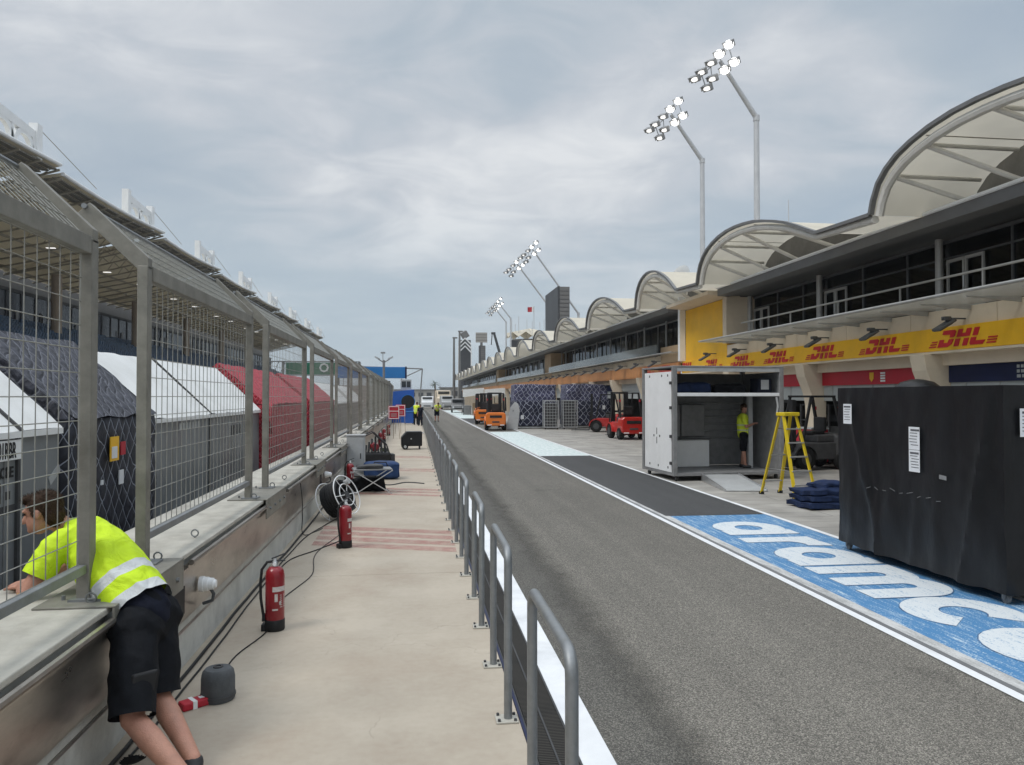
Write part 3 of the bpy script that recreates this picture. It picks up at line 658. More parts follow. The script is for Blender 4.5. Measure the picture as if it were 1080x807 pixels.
# ------------------------------------------------------------------ pit building
PROF = [(0, 0), (0.012, 0.22), (0.035, 0.46), (0.07, 0.64), (0.115, 0.78), (0.17, 0.88), (0.24, 0.96), (0.32, 1.0), (0.40, 0.995), (0.48, 0.96), (0.56, 0.90), (0.64, 0.80), (0.72, 0.68), (0.8, 0.54), (0.88, 0.36), (0.94, 0.21), (1.0, 0.07)]
ZS, ZH = 6.6, 1.45
def canopy(par, yf, yn, ynext, detail=True, back=18.0):
    pr = [(yf - (yf - yn) * u, ZS + ZH * s) for u, s in PROF] + [(ynext + 0.01, ZS)]
    N = len(pr); mb = MB(); X0, X1 = 11.0, back
    vs = []
    for x in (X0, X1):
        for y, z in pr: vs.append((x, y, z))
    fs = [(i, i + 1, N + i + 1, N + i) for i in range(N - 1)]
    mb.add(vs, fs, 0, True)
    can = mb.build('canopy', 'canopy_skin', par)
    rim = MB(); rim.ribbon([(-y, z + 0.015) for y, z in pr], 0.085, (10.93, 0, 0), (0, -1, 0), (0, 0, 1), (0.12, 0, 0))
    rim.build('canopy_rim', 'canopy_rim', can)
    tb = MB(); ins = []
    cy = (yf + yn) / 2
    for y, z in pr[:-1]:
        ins.append((11.12, cy + (y - cy) * 0.965, ZS - 0.05 + (z - ZS) * 0.90))
    ins.append((11.12, ynext, ZS - 0.1))
    tb.tube(ins, 0.10, 8); tb.build('rim_tube', 'canopy_steel', can)
    if detail:
        st = MB()
        for u0, du in ((0.07, 0.10), (0.20, 0.2), (0.42, 0.22), (0.68, 0.2)):
            y = yf - (yf - yn) * u0
            s = 0
            for (ua, sa), (ub, sb) in zip(PROF[:-1], PROF[1:]):
                if ua <= u0 <= ub: s = sa + (sb - sa) * (u0 - ua) / (ub - ua)
            z = ZS - 0.05 + ZH * s * 0.90
            st.tube([(11.12, y, z), (12.6, y - (yf - yn) * du * 0.55, 6.74)], 0.06, 8)
            st.tube([(11.12, y, z), (13.5, y + 0.10, z + 0.02)], 0.05, 8)
        st.build('strut', 'canopy_steel', can)
        for u0 in (0.22, 0.55):
            sm = MB()
            y = yf - (yf - yn) * u0
            sm.box(11.05, 13.6, y - 0.012, y + 0.012, ZS + ZH * (0.94 if u0 < .4 else 0.905) - 0.085, ZS + ZH * (0.94 if u0 < .4 else 0.905) - 0.068)
            sm.build('seam', 'stand_steel', can)
    inf = MB(); low = [(-y, z - 0.06) for y, z in pr]
    inf.prism([(low[0][0], 6.6)] + low + [(low[-1][0], 6.6)], (13.6, 0, 0), (0, -1, 0), (0, 0, 1), (0.1, 0, 0))
    inf.build('louvre_panel', 'louvre_dark', can)
    return can

def logo(parent, y, z0, hgt):
    """three slanted split letters with speed stripes, flat on the band"""
    mb = MB(); s = hgt; sl = 0.34
    def q(pts, mi=0): mb.prism([(x * s * 1.42 + (yv * s) * sl * 1.3, yv * s) for x, yv in pts], (12.888, y + 0.42, z0), (0, -1, 0), (0, 0, 1), (-0.012, 0, 0), mi)
    # D: upper stroke with shoulder, lower bowl, slit between
    q([(0.10, 1.0), (0.78, 1.0), (0.90, 0.9), (0.90, 0.62), (0.84, 0.56), (0.60, 0.56), (0.60, 0.72), (0.10, 0.76)])
    q([(0.0, 0.0), (0.62, 0.0), (0.84, 0.16), (0.88, 0.46), (0.60, 0.46), (0.56, 0.26), (0.30, 0.26), (0.30, 0.46), (0.02, 0.46)])
    # H
    q([(1.02, 1.0), (1.28, 1.0), (1.28, 0.76), (1.50, 0.76), (1.50, 1.0), (1.78, 1.0), (1.78, 0.54), (1.02, 0.54)])
    q([(1.0, 0.0), (1.28, 0.0), (1.28, 0.44), (1.0, 0.44)]); q([(1.50, 0.0), (1.78, 0.0), (1.78, 0.44), (1.50, 0.44)])
    # L
    q([(1.94, 1.0), (2.22, 1.0), (2.22, 0.54), (1.94, 0.54)]); q([(1.90, 0.44), (2.20, 0.44), (2.20, 0.24), (2.74, 0.24), (2.66, 0.0), (1.98, 0.0), (1.90, 0.12)])
    for k, z in enumerate((0.02, 0.17, 0.32)):
        q([(-0.55 + 0.05 * k, z), (-0.10, z), (-0.10, z + 0.08), (-0.55 + 0.05 * k, z + 0.08)])
        q([(2.86 - 0.0 * k, z), (3.35, z), (3.35, z + 0.08), (2.86, z + 0.08)])
    return mb.build('logo', 'logo_red', parent)

def segment(y0, y1, label, opts):
    t = thing('pit_building', label, 'pit building', (0, 0, 0))
    det = opts.get('detail', 2); gy0, gy1 = opts.get('glaze', (y0, y1 - 3.0))
    # upper wall with panel joints
    mb = MB(); y = y0
    while y < y1 - 0.01:
        e = min(y + 3.0, y1); mb.box(13.0, 13.35, y + 0.008, e - 0.008, 3.9, 4.34); y = e
    mb.box(13.03, 13.4, y0, y1, 3.86, 4.3)
    mb.build('wall', 'beige_wall', t)
    MB().box(13.25, 13.75, y0, y1, 2.975, 3.33).build('lintel', 'beige_wall', t)
    fas = MB().box(12.89, 13.03, y0, y1, 3.32, 3.89).build('fascia', opts['fascia'], t, bevel=0.01)
    MB().box(12.9, 14.2, y0, y1, 3.26, 3.318).build('soffit', opts.get('soffit', 'beige_wall'), t)
    # columns that widen upwards
    cy = opts['col0']; k = 0
    hdr = opts['headers']
    while cy < y1:
        mb = MB(); mb.prism([(13.55, -0.02), (13.55, 3.26), (12.72, 3.26), (12.80, 2.85), (13.02, 2.3), (13.10, 1.9), (13.14, -0.02)], (0, cy - 0.28, 0), (1, 0, 0), (0, 0, 1), (0, 0.56, 0))
        mb.build('column', 'beige_wall', t, bevel=0.015)
        a, b_ = cy + 0.3, min(cy + 5.7, y1)
        if b_ - a > 0.5:
            h = hdr[k % len(hdr)]
            MB().box(13.40, 13.52, a, b_, 2.55, 2.974).build('garage_header', h, t)
            g = MB().box(13.46, 13.50, a, b_, 2.05, 2.549).build('garage_door', 'header_grey', t)
            if det > 1:
                mb = MB()
                for q in range(5): mb.box(13.44, 13.459, a + (b_ - a) * (q + 0.5) / 5 - 0.012, a + (b_ - a) * (q + 0.5) / 5 + 0.012, 2.05, 2.549)
                mb.build('door_seam', 'frame_grey', g)
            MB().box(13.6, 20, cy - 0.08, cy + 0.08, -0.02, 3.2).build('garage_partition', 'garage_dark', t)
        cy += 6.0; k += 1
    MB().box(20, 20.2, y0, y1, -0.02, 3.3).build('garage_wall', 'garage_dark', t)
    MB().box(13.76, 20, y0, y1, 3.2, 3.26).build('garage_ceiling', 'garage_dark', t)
    # floor slab, projecting ledge on brackets
    MB().box(13.36, 20, y0, y1, 4.28, 4.40).build('floor_slab', 'beam_grey', t)
    ly1 = opts.get('ledge_end', y1)
    lx = 11.3 if opts.get('rail', True) else 12.55
    MB().box(lx, 13.0, y0, ly1, 4.352, 4.40).build('ledge', 'ledge_sheet', t)
    MB().tube([(lx - 0.02, y0, 4.385), (lx - 0.02, ly1, 4.385)], 0.032, 8).build('ledge_edge', 'frame_grey', t)
    y = y0 + 0.8; step = 1.5 if det > 1 else 3.0
    br0 = MB().prism([(0, 0), (12.98 - lx - 0.4, 0), (12.98 - lx - 0.4, -0.11), (0, -0.03)], (lx + 0.4, -0.025, 4.35), (1, 0, 0), (0, 0, 1), (0, 0.05, 0))
    br = br0.build('bracket', 'frame_grey', t); br.location.y = y
    while y + step < ly1:
        y += step; c = br.copy(); C.objects.link(c); c.location.y = y
    # railing or pale glass upstand
    if opts.get('rail', True):
        MB().tube([(12.95, gy0, 5.12), (12.95, min(gy1, ly1) - 0.3, 5.12)], 0.03, 8).build('rail', 'frame_grey', t)
        y = gy0 + 0.4
        while y < min(gy1, ly1): MB().box(12.93, 12.97, y - 0.015, y + 0.015, 4.40, 5.1).build('rail_post', 'frame_grey', t); y += 3.0
    else:
        MB().box(12.66, 12.69, y0 + 2.6, y1, 4.40, 4.93).build('balustrade', 'balustrade', t)
    # glazing
    bay = 6.0 if det > 1 else 4.0
    y = gy0; first = True
    while y < gy1 - 0.3:
        e = min(y + bay, gy1)
        win = MB().box(14.0, 14.03, y + 0.02, e - 0.02, 4.42, 6.3).build('window', 'pane', t)
        fr = MB()
        fr.box(13.95, 14.06, y + 0.02, e - 0.02, 4.40, 4.47); fr.box(13.95, 14.06, y + 0.02, e - 0.02, 6.24, 6.32)
        if det > 1:
            for q in (0.26, 0.62): fr.box(13.96, 14.05, y + (e - y) * q - 0.025, y + (e - y) * q + 0.025, 4.47, 6.24)
            fr.box(13.97, 14.04, y + 0.02, e - 0.02, 5.82, 5.86)
        else:
            fr.box(13.96, 14.05, (y + e) / 2 - 0.02, (y + e) / 2 + 0.02, 4.47, 6.24)
        fr.build('window_frame', 'lamp_grey' if det > 1 else 'frame_grey', win)
        MB().tube([(13.8, e, 4.4), (13.8, e, 6.35)], 0.10 if det > 1 else 0.06, 10).build('glazing_post', 'frame_grey', t)
        if det > 1:
            dr = MB()
            for ya in (e - 1.45, e - 0.78):
                dr.box(13.90, 13.95, ya, ya + 0.06, 4.42, 5.78); dr.box(13.90, 13.95, ya + 0.58, ya + 0.64, 4.42, 5.78)
                dr.box(13.90, 13.95, ya + 0.06, ya + 0.58, 5.70, 5.78); dr.box(13.90, 13.95, ya + 0.06, ya + 0.58, 4.42, 4.52)
            do = dr.build('door', 'frame_grey', t)
            MB().tube([(13.87, e - 0.80, 5.0), (13.87, e - 0.80, 5.3)], 0.015, 6).build('handle', 'aluminium', do)
            MB().box(15.6, 15.75, y + 0.8, e - 1.4, 6.12, 6.15).build('ceiling_light', 'strip_on', t)
        y = e
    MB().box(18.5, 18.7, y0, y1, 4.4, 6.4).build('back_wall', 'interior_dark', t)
    if det > 1:
        mb = MB(); rr = random.Random(3)
        for q in range(16):
            yy = gy0 + (gy1 - gy0) * (q + 0.3) / 16; xx = rr.uniform(14.8, 16.5)
            mb.box(xx, xx + 0.5, yy, yy + 0.5, 4.8, 4.85); mb.box(xx, xx + 0.05, yy, yy + 0.5, 4.85, 5.35)
            mb.box(xx + 0.2, xx + 0.3, yy + 0.2, yy + 0.3, 4.4, 4.8)
        mb.build('lounge_chair', 'mid_grey', t)
    MB().box(12.9, 20, y0, y1, 6.36, 6.5).build('ceiling_slab', 'lamp_grey', t)
    # roof edge beam
    by1 = opts.get('beam_end', y1)
    MB().box(12.4, 12.9, y0, by1, 6.33, 6.62).build('roof_beam', 'beam_grey', t)
    MB().tube([(12.38, y0, 6.655), (12.38, by1, 6.655)], 0.05, 8).build('beam_cap', 'white_paint', t)
    MB().box(14.8, 30, y0, y1, 6.55, 6.72).build('roof', 'far_building', t)
    return t, fas

A, fasA = segment(0.5, 35.5, 'near pit building with yellow logo band, dark upper glazing and red and navy garage headers', dict(
    fascia='yellow', col0=5.9, headers=['header_navy', 'header_navy', 'header_red', 'header_red', 'header_grey'], glaze=(0.45, 29.9), ledge_end=29.1, beam_end=29.9))
MB().box(12.99, 13.4, 30.35, 35.2, 3.895, 6.32).build('yellow_panel', 'yellow', A)
MB().box(12.8, 14.1, 29.95, 30.33, 4.41, 6.32).build('end_pier', 'beige_wall', A)
mb = MB(); mb.prism([(12.0, 6.40), (13.4, 6.32), (13.4, 6.55), (12.0, 6.55)], (0, 29.95, 0), (1, 0, 0), (0, 0, 1), (0, 5.2, 0)); mb.build('end_soffit', 'beige_wall', A)
MB().box(12.7, 12.98, 35.22, 35.48, 3.9, 7.0).build('end_post', 'white_paint', A)
for k in range(10): logo(fasA, 13.85 + 3.05 * k, 3.40, 0.40)
for (a, b_, c) in ((8.2 + 8.9, 8.2, 5.8), (28.5, 19.6, 17.1), (36.9, 30.9, 28.5)): canopy(A, a, b_, c)
canopy(A, 5.8, -3.0, -5)
# small crests and a name block on the garage headers
cr = MB(); cr.prism([(0, 0.28), (0.2, 0.28), (0.2, 0.1), (0.1, 0), (0, 0.1)], (13.39, 20.95, 2.62), (0, -1, 0), (0, 0, 1), (-0.006, 0, 0)); cr.build('crest', 'yellow', A)
cr = MB()
for k in range(4): cr.box(13.384, 13.39, 20.2, 20.42, 2.62 + k * 0.075, 2.67 + k * 0.075)
cr.build('crest', 'white_paint', A)
cr = MB(); rr = random.Random(5)
for row in range(3):
    y = 15.4
    while y > 13.6:
        w_ = rr.uniform(0.06, 0.13); cr.box(13.384, 13.39, y - w_, y, 2.62 + row * 0.11, 2.69 + row * 0.11); y -= w_ + 0.04
cr.build('name_block', 'header_grey', A)
B, fasB = segment(36.0, 71.0, 'second pit building past the yellow wall, with orange underlit band and glass balcony', dict(
    fascia='orange_band', soffit='orange_band', col0=36.4, headers=['header_navy', 'header_grey'], glaze=(36.4, 70.4), rail=False, detail=1))
for (a, b_, c) in ((47.9, 39.0, 36.9), (59.1, 50.2, 47.9), (70.4, 61.5, 59.1)): canopy(B, a, b_, c)
MB().box(12.9, 13.6, 36.02, 38.7, 3.92, 4.75).build('stair_block', 'brown_panel', B)
for k in range(4): MB().box(13.3, 13.9, 41.5 + 6 * k, 42.1 + 6 * k, 3.235, 3.258).build('soffit_lamp', 'strip_on', B)
Cc, fasC = segment(71.3, 116.0, 'third pit building beyond the brown stair block, over the orange forklifts', dict(
    fascia='orange_band', soffit='orange_band', col0=71.8, headers=['header_grey', 'header_navy'], glaze=(75, 115.0), rail=False, detail=1))
MB().box(12.9, 14.6, 71.32, 74.6, 3.92, 6.3).build('stair_block', 'brown_panel', Cc)
y = 70.4
for k in range(4): canopy(Cc, y + 11.3, y + 2.4, y, detail=False); y += 11.3
D, fasD = segment(116.4, 207.0, 'farthest pit building at the end of the lane, its canopies shrinking to white teeth', dict(
    fascia='orange_band', soffit='orange_band', col0=117, headers=['header_grey'], glaze=(120, 206.0), rail=False, detail=1))
MB().box(12.9, 14.6, 116.42, 119.6, 3.92, 6.3).build('stair_block', 'brown_panel', D)
for k in range(8): canopy(D, y + 11.3, y + 2.4, y, detail=False); y += 11.3

# floodlights hung on the fascia
am = thing('antenna_mast', 'thin antenna mast on the roof right of the tall floodlight mast', 'antenna', (20, 38.5, 6.7))
MB().tube([(0, 0, 0), (0, 0, 6.1)], [0.05, 0.02], 6).build('mast', 'pole_grey', am); MB().box(-0.15, 0.15, -0.15, 0.15, 0, 0.1).build('base', 'mid_grey', am)
sdh = thing('roof_dish', 'small white satellite dish on a post over the yellow wall', 'satellite dish', (17.6, 48.2, 6.7))
MB().tube([(0, 0, 0), (0, 0, 3.3)], 0.06, 8).build('post', 'pole_grey', sdh)
db = MB().lathe([(0, 0), (0.3, 0.03), (0.55, 0.12), (0.72, 0.26), (0.70, 0.28), (0.5, 0.15), (0, 0.04)], 20).build('dish', 'white_paint', sdh, loc=(0, 0, 3.4), rot=(rad(-50), rad(-30), 0))
wl = thing('wall_floodlight', '', 'floodlight', (12.95, 13.5, 3.93), 0, 'floodlights along the pit building fascia')
mb = MB(); mb.box(-0.55, 0.05, -0.03, 0.03, 0.10, 0.135); mb.box(-0.52, -0.36, -0.07, 0.07, 0.07, 0.16); mb.box(-0.46, -0.42, -0.025, 0.025, 0.0, 0.09); mb.build('arm', 'lamp_grey', wl, bevel=0.006)
mb = MB(); c = Vector((-0.52, 0, -0.06)); ax = Vector((-0.86, 0, -0.5)).normalized(); up = Vector((-0.5, 0, 0.86))
mb.obox(c, ax * 0.22, Vector((0, 0.15, 0)), up * 0.035); mb.obox(c - ax * 0.24, ax * 0.07, Vector((0, 0.10, 0)), up * 0.05)
mb.build('lamp_head', 'lamp_grey', wl, bevel=0.02)
mb = MB(); mb.obox(c - up * 0.04 + ax * 0.02, ax * 0.18, Vector((0, 0.12, 0)), up * 0.005); mb.build('lens', 'glass_dark', wl)
wl['label'] = 'dark floodlight on the yellow band farthest right in the photo'
wl.location.y = 10.5
n_ = 1
for yv in [13.5, 16.5, 19.5, 22.5, 25.5, 28.5, 31.5]:
    dup(wl, (12.95, yv, 3.93), label='dark floodlight over the yellow logo band, %s from the right-hand end' % nth(n_ + 1)); n_ += 1
for k in range(14):
    dup(wl, (12.95, 38.8 + 3.3 * k, 3.93), label='dark floodlight over the orange band, %s beyond the yellow wall' % nth(k + 1))

# ------------------------------------------------------------------ black covered crate
cr = thing('covered_crate', 'large crate under a black tarpaulin on casters, standing on the blue painted lettering', 'covered crate', (6.2, 7.32, 0), rad(0.8))
def tarp(w, d, h, z0=0.10, n=44, m=30):
    """cloth over a box: sides sag, gather in folds near corners and bottom hem"""
    mb = MB(); rr = random.Random(11)
    per = [(0, 0), (w, 0), (w, d), (0, d)]
    loop = []
    for i in range(4):
        a, b_ = per[i], per[(i + 1) % 4]
        L_ = math.hypot(b_[0] - a[0], b_[1] - a[1]); k = int(L_ / 0.055)
        nx, ny = (b_[1] - a[1]) / L_, -(b_[0] - a[0]) / L_
        for j in range(k): loop.append((a[0] + (b_[0] - a[0]) * j / k, a[1] + (b_[1] - a[1]) * j / k, nx, ny, j / k, L_))
    N = len(loop); rows = m; vs = []
    for r in range(rows + 1):
        t = r / rows; z = h - (h - z0) * t
        for i, (x, y, nx, ny, s, L_) in enumerate(loop):
            q = Vector((x * 1.0, y * 1.0, z))
            edge = min(s, 1 - s)
            fold = 0.036 * (mnoise.noise(Vector((x * 2.6 + z * 0.55, y * 2.6 + z * 0.35, z * 0.5)))) * (0.35 + t)
            diag = 0.045 * max(0, 1 - abs((s * L_) * 1.0 - 0.25 - (h - z) * 0.35) / 0.10) * min(1, t * 4) * (1 - 0.3 * t)
            diag += 0.04 * max(0, 1 - abs((1 - s) * L_ - 0.12 - (h - z) * 0.22) / 0.08) * min(1, t * 4)
            diag += 0.03 * max(0, 1 - abs((s) * L_ - 0.75 - (h - z) * 0.12) / 0.06) * t
            fine = 0.008 * mnoise.noise(q * 7) + 0.012 * mnoise.noise(Vector((x * 7 + z * 1.2, y * 7 + z * 0.8, z * 0.7)))
            off = fold + diag + fine + 0.04 * t * math.sin(math.pi * s)
            zz = z
            off += 0.010 * (0.4 - abs(mnoise.noise(Vector((x * 4.5 + z * 2.2, y * 4.5 + z * 1.7, z * 0.9))))) * 2 * min(1, t * 5)
            if r == rows: zz += 0.03 * mnoise.noise(Vector((x * 3, y * 3, 7)))
            vs.append((x + nx * off, y + ny * off, zz))
    fs = [(r * N + i, r * N + (i + 1) % N, (r + 1) * N + (i + 1) % N, (r + 1) * N + i) for r in range(rows) for i in range(N)]
    fs.append(tuple(range(N)))
    mb.add(vs, fs, 0, True)
    return mb
tarp(2.0, 3.1, 2.32).build('cover', 'black_cover', cr)
mb = MB(); mb.box(0.05, 1.95, 0.05, 3.05, 0.14, 0.22); mb.build('base_frame', 'dark_grey', cr)
for x in (0.1, 1.9):
    for y in (0.1, 3.0):
        mb = MB(); mb.lathe([(0.0, -0.02), (0.045, -0.02), (0.05, 0), (0.045, 0.02), (0, 0.02)], 16, (x, y, 0.03), axis='x')
        mb.box(x - 0.045, x - 0.03, y - 0.02, y + 0.02, 0.03, 0.14); mb.box(x + 0.03, x + 0.045, y - 0.02, y + 0.02, 0.03, 0.14); mb.build('caster', 'mid_grey', cr)
def sheet_paper(y, z, w_, h_, face='x', off=-0.05):
    p = MB(); ink = MB()
    if face == 'x':
        p.obox((off, y, z), (0.0015, 0, 0.0), (0, w_ / 2, 0), (0.0, 0, h_ / 2))
        for k in range(6): ink.obox((off - 0.003, y + R.uniform(-0.02, 0.02), z + h_ * (0.36 - 0.13 * k)), (0.001, 0, 0), (0, w_ * (0.34 if k else 0.4), 0), (0, 0, 0.004 if k else 0.012))
    else:
        p.obox((y, off, z), (w_ / 2, 0, 0), (0, 0.0015, 0), (0, 0, h_ / 2))
        for k in range(6): ink.obox((y, off - 0.003, z + h_ * (0.36 - 0.13 * k)), (w_ * 0.36, 0, 0), (0, 0.001, 0), (0, 0, 0.004 if k else 0.012))
    o = p.build('paper_sheet', 'paper', cr); ink.build('print', 'ink', o)
sheet_paper(2.78, 1.95, 0.20, 0.28)
sheet_paper(1.36, 1.68, 0.20, 0.28); sheet_paper(1.36, 1.40, 0.20, 0.27)
sheet_paper(0.24, 1.92, 0.18, 0.3, 'y')
sk = MB()
for k in range(9):
    y = 2.3 - 0.17 * k
    sk.obox((-0.052, y, 0.98 + R.uniform(-0.02, 0.02)), (0.001, 0, 0), (0, R.uniform(0.02, 0.06), R.uniform(-0.02, 0.02)), (0, 0, 0.003))
sk.build('scuff', 'mid_grey', cr)
MB().obox((-0.06, 0.85, 1.25), (0.001, 0, 0), (0, 0.06, 0.004), (0, 0, 0.025)).build('tape_strip', 'mid_grey', cr)
# dark domed cover standing behind the crate
dm = thing('domed_case', 'black domed cover peeking over the top of the tarpaulin crate', 'case', (9.86, 13.85, 0))
mb = MB(); mb.lathe([(0, 0.0), (0.42, 0.0), (0.43, 2.0), (0.46, 2.2), (0.42, 2.38), (0.30, 2.48), (0.12, 2.53), (0, 2.54)], 28); mb.build('dome_cover', 'black_cover', dm)
mb = MB(); mb.lathe([(0.44, 2.16), (0.475, 2.16), (0.475, 2.21), (0.44, 2.21)], 28); mb.build('rim_band', 'black_rubber', dm)

# ------------------------------------------------------------------ open freight box
fb = thing('freight_box', 'tall open freight box with white side panel, shelf loft and a man inside', 'freight box', (6.72, 19.07, 0), rad(4.5))
W, D_, H = 3.06, 2.05, 2.95
for i, (x, y) in enumerate(((0, 0), (W, 0), (0, D_), (W, D_))):
    MB().box(x - 0.06, x + 0.06, y - 0.06, y + 0.06, 0.12, H).build('corner_post', 'mid_grey', fb, bevel=0.012)
mb = MB(); mb.box(-0.03, 0.02, 0.13, D_ - 0.08, 0.2, H - 0.1); sp = mb.build('side_panel', 'white_paint', fb, bevel=0.01)
mb = MB()
for y, z in ((0.35, 2.75), (0.75, 2.75), (1.6, 2.75), (0.35, 0.32), (1.0, 0.32), (1.6, 0.32), (0.9, 1.12), (1.3, 1.12)): mb.box(-0.034, -0.03, y - 0.03, y + 0.03, z - 0.03, z + 0.03)
for z in (1.0, 1.25): mb.box(-0.034, -0.03, 1.08, 1.12, z - 0.09, z + 0.09)
mb.build('fixing_point', 'dark_grey', sp)
mb = MB()
for z in (0.45, 1.15, 1.9, 2.55): mb.box(-0.09, -0.03, 0.02, 0.14, z - 0.04, z + 0.04)
mb.build('latch', 'dark_grey', sp, bevel=0.008)
MB().box(W - 0.02, W + 0.03, 0.08, D_ - 0.08, 0.2, H - 0.1).build('side_panel', 'mid_grey', fb)
MB().box(0.06, W - 0.06, D_ - 0.02, D_ + 0.03, 0.2, H - 0.1).build('back_panel', 'mid_grey', fb)
MB().box(-0.06, W + 0.06, -0.06, D_ + 0.06, H, H + 0.05).build('roof', 'mid_grey', fb, bevel=0.01)
MB().box(0.06, W - 0.06, -0.05, 0.04, H - 0.10, H - 0.001).build('header_beam', 'light_grey', fb)
MB().box(-0.04, W + 0.04, -0.04, D_ + 0.04, 0.12, 0.19).build('floor_deck', 'mid_grey', fb)
MB().box(0.06, W - 0.06, -0.04, 0.05, 2.20, 2.29).build('loft_beam', 'white_paint', fb, bevel=0.008)
MB().box(0.03, W - 0.03, 0.05, D_ - 0.03, 2.22, 2.26).build('loft_shelf', 'mid_grey', fb)
mb = MB()
for k in range(6): mb.tube([(0.1 + W * 0.0, D_ - 0.10, 1.0 + k * 0.2), (W - 0.1, D_ - 0.10, 1.0 + k * 0.2)], 0.011, 5)
mb.build('lashing_rail', 'aluminium', fb)
MB().box(0.15, 1.75, D_ - 0.5, D_ - 0.06, 0.2, 0.95).build('cabinet', 'white_paint', fb, bevel=0.015)
MB().box(0.15, 1.0, D_ - 0.2, D_ - 0.05, 1.05, 1.95).build('cupboard', 'mid_grey', fb, bevel=0.012)
MB().box(1.04, 1.75, D_ - 0.2, D_ - 0.05, 1.05, 1.95).build('cupboard', 'mid_grey', fb, bevel=0.012)
MB().box(2.62, 2.74, 0.9, 1.02, 0.2, 2.2).build('upright', 'light_grey', fb)
MB().tube([(W - 0.14, -0.02, 2.18), (W - 0.10, -0.03, 1.95), (W - 0.12, 0, 1.7)], 0.03, 8).build('hose', 'light_grey', fb)
for x in (0.1, W - 0.1):
    for y in (0.1, D_ - 0.1):
        MB().lathe([(0, -0.03), (0.06, -0.03), (0.065, 0), (0.06, 0.03), (0, 0.03)], 14, (x, y, 0.05), axis='x').build('caster', 'dark_grey', fb)
# rolled navy covers in the loft
def soft_pile(name, label, loc, rz, items, group=None, cat='cover', matk='navy_cloth'):
    t = thing(name, label, cat, loc, rz, group)
    for (c, s, rel) in items:
        bm = bmesh.new(); bmesh.ops.create_cube(bm, size=1); bmesh.ops.subdivide_edges(bm, edges=bm.edges, cuts=14, use_grid_fill=True)
        for v in bm.verts:
            p = Vector((v.co.x * s[0], v.co.y * s[1], v.co.z * s[2]))
            k = Vector((abs(v.co.x), abs(v.co.y), abs(v.co.z))) * 2
            # round off the rim
            p.z *= 1 - 0.35 * max(k.x ** 6, k.y ** 6)
            p += Vector((mnoise.noise(p * 4 + Vector(c)), mnoise.noise(p * 4 + Vector((9, 2, 1))), mnoise.noise(p * 3.1 + Vector((3, 7, 1))))) * rel
            v.co = p
        me = bpy.data.meshes.new('fold'); bm.to_mesh(me); bm.free(); me.materials.append(M[matk])
        for q in me.polygons: q.use_smooth = True
        o = bpy.data.objects.new('fold', me); C.objects.link(o); o.parent = t; o.location = c
    return t
soft_pile('rolled_cover', 'rolled navy cover lying in the loft of the freight box, left end', (7.35, 19.75, 2.262), rad(5), [((0, 0, 0.16), (1.0, 0.7, 0.30), 0.05)])
soft_pile('rolled_cover', 'folded dark cover in the loft of the freight box, middle', (8.45, 19.9, 2.262), rad(3), [((0, 0, 0.14), (0.9, 0.7, 0.26), 0.05)], matk='shorts')
lb = thing('loft_carton', 'grey printed carton in the loft of the freight box, right end', 'carton', (9.35, 19.62, 2.262), rad(8))
MB().box(-0.2, 0.2, -0.2, 0.2, 0, 0.42).build('carton_body', 'navy_shirt', lb, bevel=0.01)
MB().box(-0.12, 0.12, -0.206, -0.201, 0.12, 0.38).build('label_sheet', 'light_grey', lb)
# ramp plate
rp = thing('ramp_plate', 'pale grey ramp plate lying in front of the freight box', 'ramp', (7.35, 18.1, -0.01), rad(-8))
mb = MB(); mb.prism([(-1.25, 0), (1.1, 0), (1.1, 0.16), (-1.25, 0.03)], (0, 0, 0), (0, 1, 0), (0, 0, 1), (0.95, 0, 0)); mb.build('ramp_deck', 'light_grey', rp, bevel=0.008)
mb = MB()
for x in (-0.02, 0.95): mb.prism([(-1.25, 0), (1.1, 0), (1.1, 0.20), (-1.25, 0.06)], (x, 0, 0), (0, 1, 0), (0, 0, 1), (0.02, 0, 0))
mb.build('side_lip', 'aluminium', rp)

# ------------------------------------------------------------------ step ladder
ld = thing('step_ladder', 'yellow fibreglass step ladder standing open beside the freight box', 'ladder', (8.2, 15.9, -0.016), math.atan2(-1.08, 0.26) + math.pi / 2)
TZ = 1.80
def lrail(y0, x0, x1, name):
    for s in (-1, 1):
        MB().bar((s * x0, y0, 0.03), (s * x1, math.copysign(0.08, y0), TZ - 0.03), 0.075, 0.03).build(name, 'ladder_yellow', ld, bevel=0.004)
        MB().box(s * x0 - 0.035, s * x0 + 0.035, y0 - 0.05, y0 + 0.05, 0, 0.06).build('rubber_foot', 'black_rubber', ld)
lrail(-0.56, 0.29, 0.17, 'front_rail'); lrail(0.56, 0.26, 0.15, 'rear_rail')
for k in range(1, 6):
    t = k / 6; z = TZ * t; y = -0.56 + 0.48 * t; x = 0.29 + (0.17 - 0.29) * t
    MB().box(-x, x, y - 0.045, y + 0.045, z - 0.015, z + 0.012).build('step', 'aluminium', ld, bevel=0.003)
    x2 = 0.26 + (0.15 - 0.26) * t
    if k in (1, 3, 5): MB().bar((-x2, 0.56 - 0.48 * t, z), (x2, 0.56 - 0.48 * t, z), 0.03, 0.03).build('rear_bar', 'aluminium', ld)
MB().box(-0.21, 0.21, -0.15, 0.13, TZ - 0.02, TZ + 0.06).build('top_cap', 'ladder_yellow', ld, bevel=0.012)
for s in (-1, 1): MB().bar((s * 0.24, -0.40, 0.6), (s * 0.22, 0.40, 0.6), 0.02, 0.006).build('spreader', 'aluminium', ld)
